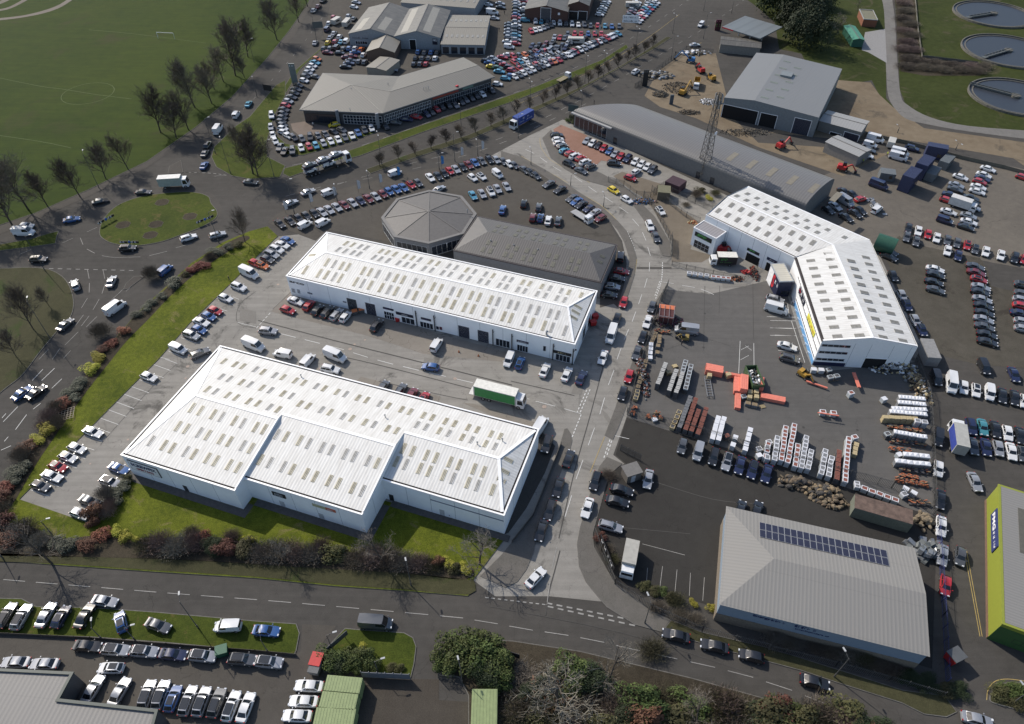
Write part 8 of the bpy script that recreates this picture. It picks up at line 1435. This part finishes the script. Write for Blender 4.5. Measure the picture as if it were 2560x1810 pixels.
# settling tanks
def circ(a, b, c): 
    ax_, ay, bx_, by, cx, cy = a.x, a.y, b.x, b.y, c.x, c.y; d = 2*(ax_*(by-cy)+bx_*(cy-ay)+cx*(ay-by)); ux = ((ax_**2+ay**2)*(by-cy)+(bx_**2+by**2)*(cy-ay)+(cx**2+cy**2)*(ay-by))/d; uy = ((ax_**2+ay**2)*(cx-bx_)+(bx_**2+by**2)*(ax_-cx)+(cx**2+cy**2)*(bx_-ax_))/d
    return ux, uy, math.hypot(ax_-ux, ay-uy)
for nm, pts, ang in (('nearest round settling tank with a blue scraper bridge, half out of frame', '1812 840, 2120 1000, 2020 695', -.7), ('middle round settling tank with a low stone bridge', '1732 400, 1960 302, 2000 560', .5), ('farthest round settling tank at the top right corner', '1655 75, 1830 190, 2120 245', .35)):
    v = nums(pts); x, y, r = circ(*[P('30', v[i], v[i+1], .6) for i in (0, 2, 4)]); r = min(r, 26); T = thing('settling_tank', nm, 'tank', (x, y, 0), ang, 'settling tanks'); m = MB(); n = 48; cs = [(math.cos(2*PI*k/n), math.sin(2*PI*k/n)) for k in range(n)]
    for k in range(n): (a, b), (c, d) = cs[k], cs[(k+1) % n]; r2 = r-.4; m.quad((a*r, b*r, 0), (c*r, d*r, 0), (c*r, d*r, .8), (a*r, b*r, .8)); m.quad((a*r, b*r, .8), (c*r, d*r, .8), (c*r2, d*r2, .8), (a*r2, b*r2, .8)); m.quad((a*r2, b*r2, .8), (c*r2, d*r2, .8), (c*r2, d*r2, .1), (a*r2, b*r2, .1)); r3, r4 = r-1.4, r-1.8; m.quad((a*r3, b*r3, .1), (c*r3, d*r3, .1), (c*r3, d*r3, .55), (a*r3, b*r3, .55)); m.quad((a*r3, b*r3, .55), (c*r3, d*r3, .55), (c*r4, d*r4, .55), (a*r4, b*r4, .55)); m.quad((a*r4, b*r4, .55), (c*r4, d*r4, .55), (c*r4, d*r4, .1), (a*r4, b*r4, .1))
    m.build('tank_wall', mat('tank concrete', (.11, .105, .09), .9, var=.3), T); m = MB(); m.add([(a*(r-.4), b*(r-.4), .32) for a, b in cs], [tuple(range(n))]); m.build('water_surface', M_WATER, T)
    m = MB(); [m.bar((-r if 'nearest' in nm else -r*.8, s, .9), (1.5, s, .9), .15, .5) for s in (-.8, .8)]; m.box(-r*.9, -.8, .7, 1.5, .8, .8); [m.bar((-r+k*2, -.8, 1.5), (-r+k*2+1.4, .8, 1.5), .08, .08) for k in range(int(r/2))]; m.build('scraper_bridge', mat('bridge blue grey', (.09, .1, .1), .7), T); m = MB(); m.tube((0, 0, .2), (0, 0, 1.0), 1.6, 1.6, 16); m.build('centre_column', mat('tank concrete', (.11, .105, .09), .9), T)
# plant and machinery in the sandy site and yards
def machine(c, x, y, ang, body, lab, boom=3.0, name='excavator', tr=True, cat='digger', s=1.0, bc=None):
    T = thing(name, lab, cat, P(c, x, y), ang); m = MB()
    if tr: [m.box(-1.5, sy*1.0-.25, .05, 1.5, sy*1.0+.25, .75) for sy in (-1, 1)]; m.build('tracks', M_TRIMB, T)
    else: wheels(T, (-1.2, 1.2), 1.05, .5)
    m = MB(); m.box(-1.6, -1.0, .8, 1.0, 1.0, 1.7); m.box(-1.5, -.9, 1.7, -.3, .9, 2.1); m.build('body', body, T); m = MB(); m.box(-.2, .1, 1.7, .9, .95, 2.7); m.build('cab', M_CGL, T)
    m = MB(); m.bar((.8, -.3, 1.5), (.8+boom, -.3, 1.6+boom*.75), .35, .4); m.bar((.8+boom, -.3, 1.6+boom*.75), (1.6+boom*1.5, -.3, .9), .28, .3); m.build('boom', bc or body, T); m = MB(); m.box(1.2+boom*1.5, -.8, .3, 2.0+boom*1.5, .2, 1.0); m.build('bucket', M_TRIMB, T); T.scale = (s,)*3
YP = mat('digger yellow', (.35, .2, .03), .6); RP = mat('machine red', (.4, .03, .03), .5); BP = mat('machine blue', (.03, .15, .35), .5)
machine('20', 1530, 850, .9, YP, 'yellow digger on the heap in the sandy site', 3.4); machine('20', 1785, 720, 2.0, YP, 'small yellow dumper beside the unfinished building', .8, 'dumper', False, 'dumper'); machine('20', 1690, 650, 1.9, RP, 'orange red mini digger behind the dump truck', 1.6); machine('20', 1600, 560, 2.8, BP, 'blue boom lift at the top of the sandy site', 3.2, 'boom_lift', False, 'lift'); machine('30', 110, 1330, .6, RP, 'red telehandler beside the unfinished building', 2.2, 'telehandler', False, 'telehandler'); machine('30', 660, 1530, -.4, RP, 'red tractor with an implement below the store shed', 1.6, 'tractor', False, 'tractor'); machine('C2', 270, 1500, -.9, YP, 'yellow side loader carrying red poles at the building corner', 1.2, 'side_loader', False, 'forklift', .8); machine('C5', 600, 1010, 2.9, mat('dull yellow', (.22, .16, .05), .6), 'yellow forklift loading the silver van', .6, 'forklift', False, 'forklift', .7)
machine('20', 1960, 1010, .3, BP, 'blue scissor lift under the left bay of the unfinished building', 1.0, 'scissor_lift', False, 'lift'); machine('20', 2150, 1060, 1.3, BP, 'blue access lift before the right bay', 1.4, 'scissor_lift', False, 'lift'); machine('21', 1880, 645, .1, RP, 'red covered dumper beside the porch', .6, 'dumper', False, 'dumper')
T = flat_truck('20', 1655, 760, -25, 130, 7, 'yellow dump truck with open brown body in the sandy site', YP, WP); m = MB(); [m.box(*q) for q in ((-3.5, -1.1, 1, 1.4, -1.0, 2.3), (-3.5, 1.0, 1, 1.4, 1.1, 2.3), (-3.5, -1.1, 1, -3.4, 1.1, 2.3), (1.3, -1.1, 1, 1.4, 1.1, 2.6))]; m.build('tipper_body', YP, T)
def heap(c, x, y, rx, ry, h, m, lab, name='rubble_heap', n=240, s=.35, cat='heap'):
    blob = n < 80 and s > .75 and 'rubble' in name
    r_ = random.Random(int(x*y)); b = MB()
    for i in range(n):
        a = r_.random()*6.28; q = r_.random()**.6; px, py = math.cos(a)*q*rx, math.sin(a)*q*ry; z = h*(1-q**1.5); b.sphere((px, py, z), r_.uniform(.4, 1)*s, r_.uniform(.4, .8)*s, r_.uniform(.3, .6)*s, 7, 4, i % len(m)) if blob and i % 3 else b.bar((px, py, max(0, z-.3)), (px+r_.uniform(-1, 1)*s, py+r_.uniform(-1, 1)*s, z+r_.uniform(0, .25)), r_.uniform(.3, 1)*s, r_.uniform(.2, .8)*s, i % len(m))
    o = link(name, b.mesh(name, m)); o.location = P(c, x, y); tag(o, lab, cat, None)
RUB = [mat('rubble pale', (.16, .14, .11), .95), mat('rubble brown', (.12, .09, .06), .95), mat('rubble dark', (.06, .055, .05), .95)]
heap('20', 1490, 790, 6, 5, 1.8, RUB, 'mixed spoil heap behind the yellow digger'); heap('20', 1290, 680, 7, 4, 1.0, [RUB[2], RUB[0], M_STEEL], 'heap of steel beams near the black totem', n=60, s=1.2); heap('20', 1640, 480, 6, 3, .9, [M_STEEL, RUB[0], M_WHI], 'pile of pale sheets at the top of the sandy site', n=70, s=.9); heap('20', 1760, 915, 3.4, 2.6, .9, [RUB[0], M_WHI], 'white sheeted pile beside the mast top'); heap('20', 2090, 1190, 9, 3, .7, [RUB[0], RUB[0], RUB[2]], 'long line of broken concrete behind the barrel hall'); heap('20', 1330, 850, 3, 2.4, 1.5, [RUB[0]], 'small pale sand pile beside the grass corner'); heap('20', 1590, 1010, 4, 2, .5, RUB, 'low scatter of offcuts near the mast')
SACK = mat('tan sacks', (.17, .135, .09), .9, var=.3)
heap('32', 240, 1110, 3.2, 1.8, 1.4, [SACK, RUB[2], RUB[1]], 'jumble of tan sacks behind the near fence, left part', n=60, s=.76); heap('32', 500, 1200, 3.6, 2.0, 1.5, [SACK, PAL, RUB[2]], 'jumble of broken pallets behind the near fence, right part', n=76, s=.76); heap('32', 590, 1270, 3, 1.8, 1.0, [SACK, RUB[1]], 'pile of boards and drums beside the container shed', n=40, s=.8); heap('32', 1400, 1460, 1.8, 2.4, 1.4, [SACK], 'brown sacks heaped at the lane end of the fence', n=30, s=.8); heap('33', 1400, 60, 3.4, 1.8, 1.4, [M_STEEL, mat('grey bundle', (.12, .13, .13), .7)], 'silvery bundle pile at the end of the solar roofed building', n=50, s=1.3, name='metal_bundles')
heap('21', 1180, 195, 4, 1.6, .8, [mat('blue tarp', (.06, .15, .3), .6), RUB[0], mat('pink scrap', (.35, .22, .2), .8), RUB[1]], 'strip of blue and pink rubbish beside the depot fence', n=120, s=.5); heap('21', 1620, 385, 1.5, 1.0, .5, [ORG, TIM], 'small orange heap beside the porch', n=40, s=.4); heap('32', 1130, 80, 5.5, 1.6, 2.4, [M_STEEL, M_WHI, M_TRIMB, TIM], 'racking full of mixed stock beside the loading door', n=170, s=.6, name='stock_rack', cat='rack'); heap('32', 1340, 230, 2, 6, 1.5, [TIM, PAL, M_STEEL, RUB[1]], 'cluttered racks along the top right yard fence', n=150, s=.6, name='stock_rack', cat='rack'); heap('22', 1165, 130, 1.1, 8, 1.2, [M_TRIMB, RUB[1], M_STEEL, BRR], 'dark clutter pressed to the street fence of the yard', n=190, s=.5, name='stock_clutter', cat='stock'); heap('C5', 330, 720, 4, 2, 1.0, [M_TRIMB, RUB[1], mat('plum scrap', (.1, .03, .05), .8)], 'dark clutter below the orange framed stall', n=120, s=.5, name='stock_clutter', cat='stock'); heap('C1', 1010, 1420, 1.8, 1.2, .8, [RUB[2], ORG], 'dark crate of orange fittings at the depot fence corner', n=60, s=.35, name='stock_clutter', cat='stock'); heap('C1', 1330, 1330, .9, 3.5, 1.2, [mat('rust red', (.2, .05, .03), .9), RUB[2]], 'row of rust red tubes leaning at the depot fence', n=80, s=.4, name='stock_clutter', cat='stock'); heap('C1', 1200, 1310, 1.6, .8, .8, [RP], 'bright red covers at the depot fence', n=30, s=.6, name='stock_clutter', cat='stock')
heap('31', 960, 240, 1.5, 5, .6, [M_STEEL], 'long steel trailer frame beside the white van', n=24, s=1.2, name='trailer_frame', cat='trailer'); heap('33', 1740, 2, .01, .01, .1, [M_STEEL], 'x') if False else None
B = Bld('green_tank', 'dark green rounded tank behind the bent white building', 'tank', '31', '960 560, 1050 590, 980 520', 3, L=4, W=3); q = MB(); q.tube((0, 1.8, 2.4), (5, 1.8, 2.4), 2.3, 2.3, 18); B.part('shell', q, mat('tank green', (.02, .08, .05), .5), 40); q = MB(); [q.box(x, .6, 0, x+.3, 3, 1.2) for x in (.8, 4)]; B.part('cradle', q, M_TRIMB)
B = container('31', '1440 1590, 1560 1600, 1400 1420', 2.8, 'pale topped container by the right yard corner', mat('pale container', (.22, .22, .22), .7))
# football goals, barriers, people, drain covers
b = P('00', 1495, 350); T = thing('goal_frame', 'white football goal frame on the playing field', 'goal', b, -.12); m = MB(); [m.tube((x, 0, 0), (x, 0, 2.6), .07, .07, 6) for x in (-3.7, 3.7)]; m.build('post', M_WHI, T); m = MB(); m.tube((-3.7, 0, 2.6), (3.7, 0, 2.6), .09, .09, 6); m.build('crossbar', M_WHI, T)
mk = MB(); pathline(mk, smooth_line(PP('00', nums('-300 640, 330 770, 550 800, 860 850, 1180 890')), 3), .14, .13); pathline(mk, smooth_line(PP('00', nums('800 270, 1240 310, 1850 390')), 3), .14, .13); pathline(mk, smooth_line(PP('00', nums('-200 1190, 350 1270, 640 1330')), 3), .14, .13)
cc_ = P('00', 790, 840); pathline(mk, [cc_+Vector((math.cos(k*PI/24)*9.1, math.sin(k*PI/24)*9.1, 0)) for k in range(49)], .14, .13); mk.build('pitch_lines', ground_mat('faded pitch paint', (.12, .15, .07), (.16, .19, .1), .3), kind='structure')
sheet('park_path', ground_mat('pale park path', (.15, .13, .11), (.19, .17, .145), .2), smooth_line(PP('00', nums('-200 200, 0 185, 200 160, 400 120, 560 60, 700 -40, 680 -60, 540 40, 380 100, 200 142, 0 165, -200 180')), 4, True), .12)
sheet('park_path', MATS['pale park path'], smooth_line(PP('00', nums('-100 110, 60 90, 180 40, 280 -20, 250 -30, 160 25, 50 75, -100 95')), 4, True), .12); sheet('park_path', MATS['pale park path'], smooth_line(PP('00', nums('-100 60, 0 40, 90 0, 140 -40, 100 -50, 60 -20, -20 20, -100 40')), 4, True), .12)
bars = [(2080, 820, 2180, 860)]
for i in range(7):
    x0, y0 = P('31', 175+i*22, 1105+i*75).xy; T = thing('barrier_hoop', 'white barrier hoop along the blue striped wall, %s from the top' % ORD[i], 'barrier', (x0+1.0, y0, 0), -1.25, 'barrier hoops'); m = MB(); m.tube((0, 0, 0), (0, 0, .9), .05); m.tube((0, 0, .9), (2, 0, .9), .05); m.tube((2, 0, .9), (2, 0, 0), .05); m.build('hoop', M_WHI, T)
def person(c, x, y, ang, shirt, trs, lab, arms=(.25, .25), stride=.18):
    b = P(c, x, y); ed = []; vs = [((0, 0, .98), .15), ((0, 0, 1.22), .15), ((0, 0, 1.42), .16), ((0, 0, 1.52), .065), ((0, 0, 1.60), .095), ((0.01, 0, 1.70), .10)]; ed += [(i, i+1) for i in range(5)]
    for s in (-1, 1):
        n = len(vs); f = s*stride; vs += [((0, s*.10, .92), .095), ((f*.5+.02, s*.11, .50), .065), ((f, s*.11, .09), .05), ((f+.13, s*.12, .05), .04)]; ed += [(0, n), (n, n+1), (n+1, n+2), (n+2, n+3)]
        n = len(vs); a = arms[0 if s < 0 else 1]; vs += [((0, s*.19, 1.40), .06), ((-a*.1, s*.24, 1.13), .042), ((a*.5, s*.25, .90), .033), ((a*.6, s*.25, .80), .035)]; ed += [(2, n), (n, n+1), (n+1, n+2), (n+2, n+3)]
        h0 = n+3; hx, hy, hz = vs[h0][0]
        for j in range(4): k = len(vs); vs += [((hx+.02*j-.03, hy, hz-.09+.008*abs(j-1)), .010)]; ed += [(h0, k)]
        k = len(vs); vs += [((hx+.045, hy-s*.02, hz-.05), .010)]; ed += [(h0, k)]
    me = bpy.data.meshes.new('person'); me.from_pydata([v[0] for v in vs], ed, []); o = link('person', me); md = o.modifiers.new('skin', 'SKIN'); sk = me.skin_vertices[0].data if me.skin_vertices else None
    if sk is None: bpy.context.view_layer.objects.active = o; 
    if not me.skin_vertices: bmm = bmesh.new(); bmm.from_mesh(me); bmm.verts.layers.skin.verify(); bmm.to_mesh(me); bmm.free()
    for i, v in enumerate(vs): me.skin_vertices[0].data[i].radius = (v[1], v[1]*(1.25 if 1 <= i <= 2 else 1))
    me.skin_vertices[0].data[0].use_root = True; o.modifiers.new('sub', 'SUBSURF').levels = 1; o.location = b; o.rotation_euler = (0, 0, ang)
    dg = bpy.context.evaluated_depsgraph_get(); nm = bpy.data.meshes.new_from_object(o.evaluated_get(dg)); o.modifiers.clear(); o.data = nm; skin = mat('skin', (.45, .27, .2), .6); hair = mat('dark hair', (.03, .022, .016), .8); nm.materials.clear(); [nm.materials.append(q) for q in (shirt, trs, skin, hair, M_TRIMB)]
    for p_ in nm.polygons:
        z = p_.center.z; x_ = p_.center.x; y_ = abs(p_.center.y); p_.use_smooth = True; p_.material_index = 4 if z < .09 else 1 if z < .98 and y_ < .2 else 2 if z < .9 else 0 if z < 1.5 else 3 if (z > 1.70 or x_ < -.02) and z > 1.6 else 2
    f = MB(); f.sphere((.105, 0, 1.655), .018, .016, .022, 6, 4); [f.sphere((.09, s*.035, 1.685), .012, .012, .01, 6, 4, 1) for s in (-1, 1)]; [f.sphere((0, s*.1, 1.665), .02, .014, .03, 6, 4) for s in (-1, 1)]; f.box(.092, -.025, 1.61, .1, .025, 1.618, 2); f.build('face', [skin, M_BLACK, mat('lips', (.3, .1, .09), .6)], o)
    tag(o, lab, 'person')
WS, KS, HV, RS = mat('cloth white', (.6, .6, .6), .9), mat('cloth dark', (.03, .03, .035), .9), mat('cloth hi-vis', (.5, .6, .05), .8), mat('cloth red', (.4, .05, .05), .9)
person('10', 515, 1135, 1.2, WS, KS, 'person in a white top standing before the dealership'); person('20', 735, 935, .3, KS, KS, 'person in dark clothes on the far footway'); person('20', 1465, 495, .9, KS, KS, 'person in dark clothes walking beside the carriageway'); person('30', 1062, 1400, -1, HV, KS, 'person in yellow hi-vis, left of the pair by the vans'); person('30', 1085, 1400, 2, RS, KS, 'person in red, right of the pair by the vans'); person('30', 845, 1465, 0, HV, KS, 'person in hi-vis at the store shed corner'); person('31', 925, 300, 1.2, KS, KS, 'person in black beside the white van and trailer'); person('C5', 560, 1100, .7, KS, KS, 'person in dark clothes by the yellow forklift', stride=.1); person('10', 1588+640, 130, 1, KS, KS, 'person in dark clothes in the aisle of the far lot'); person('33', -1, 1, 0, KS, KS, 'x') if False else None
person('01', 2060, 905, .5, KS, KS, 'person in dark clothes on the bank beside the white van'); person('10', 2180, 280, 1, KS, KS, 'person in black right of the open bay garage')
for i, (x, y) in enumerate(((1820, 1545), (1995, 1580))):
    T = thing('traffic_cone', 'orange traffic cone, %s of the pair on the van yard concrete' % ('left', 'right')[i], 'cone', P('11', x, y), 0, 'traffic cones'); m = MB(); m.tube((0, 0, .04), (0, 0, .75), .2, .03, 10); m.build('cone', OR, T); m = MB(); m.box(-.25, -.25, 0, .25, .25, .04); m.build('base', M_TRIMB, T)
# patches, covers and stains set in the surfacing
def disc(c, x, y, r, m, z=.05, n=14): q = P(c, x, y); return [Vector((q.x+math.cos(2*PI*k/n)*r, q.y+math.sin(2*PI*k/n)*r, 0)) for k in range(n)]
mk = MB()
for c, x, y, r in (('11', 845, 1517, .45), ('22', 290, 420, .5), ('02', 1685, 58, .4), ('02', 1148, 715, .25), ('02', 810, 932, .2), ('12', 1785, 168, .4), ('11', 198, 938, .35), ('11', 978, 1435, .25), ('11', 885, 1475, .3), ('02', 1665, 165, .25)): q = disc(c, x, y, r, None); mk.add([(v.x, v.y, .052) for v in q], [tuple(range(len(q)))])
mk.build('manhole_covers', mat('pale cover', (.3, .24, .2), .8), kind='structure'); mk = MB()
for c, x, y, r in (('21', 1730, 1198, .3), ('21', 1718, 1503, .3), ('22', 1710, 232, .3), ('32', 800, 628, .3), ('32', 318, 605, .3), ('21', 865, 255, .3), ('33', 230, 1542, .3), ('23', 340, 950, .4), ('23', 1400, 1198, .4)): q = disc(c, x, y, r, None); mk.add([(v.x, v.y, .053) for v in q], [tuple(range(len(q)))])
mk.build('drain_covers', mat('dark cover', (.04, .038, .036), .8), kind='structure')
PT = [ground_mat('tarmac patch dark', (.075, .07, .064), (.095, .09, .083), .2), ground_mat('tarmac patch light', (.165, .155, .14), (.2, .19, .172), .15)]
for i, (c, s, k) in enumerate((('11', '1510 1590, 1600 1610, 1590 1660, 1500 1640', 1), ('11', '2130 1220, 2296 1320, 2280 1400, 2100 1330', 1), ('21', '1120 780, 1430 780, 1430 800, 1120 800', 0), ('22', '690 350, 790 370, 860 430, 830 440, 760 390, 680 365', 1), ('22', '800 440, 850 480, 940 610, 900 600, 830 520', 1), ('22', '560 220, 640 240, 620 310, 530 300', 1), ('C5', '1250 60, 1700 60, 1640 110, 1260 130', 1), ('01', '2150 1150, 2296 1180, 2296 1290, 2150 1260', 1))): sheet('tarmac_patch', PT[k], PP(c, nums(s)), .03)
mk = MB()
for c, s, w_ in (('11', '20 1260, 700 1440, 1500 1640, 2296 1840', .3), ('11', '150 1160, 330 990', .12), ('12', '640 -60, 1200 70, 1900 250, 2296 350', .22), ('12', '1100 190, 1690 320, 1900 360', .15), ('22', '-10 190, 560 320', .2), ('02', '1590 30, 1370 240, 1130 500, 900 760', .08), ('01', '2296 1000, 2150 1120, 2130 1280, 2296 1330', .12), ('23', '430 60, 380 250, 330 440, 300 640', .2), ('22', '830 10, 700 500, 560 1000, 420 1600', .18), ('C5', '960 100, 950 520, 940 1200', .12), ('C5', '1210 100, 1200 560', .1), ('C5', '1770 60, 1780 1000', .14), ('C5', '300 1180, 900 1000, 1400 1120', .1), ('23', '-200 560, 1000 800, 2200 1180', .12), ('03', '-20 600, 1100 690, 2296 790', .1), ('22', '1300 1100, 1800 1250, 2200 1290', .15), ('22', '950 1500, 1600 1560', .12)): pathline(mk, smooth_line(PP(c, nums(s)), 4), w_, .046)
mk.build('trench_scars', mat('tar seam', (.05, .047, .043), .8), kind='structure')
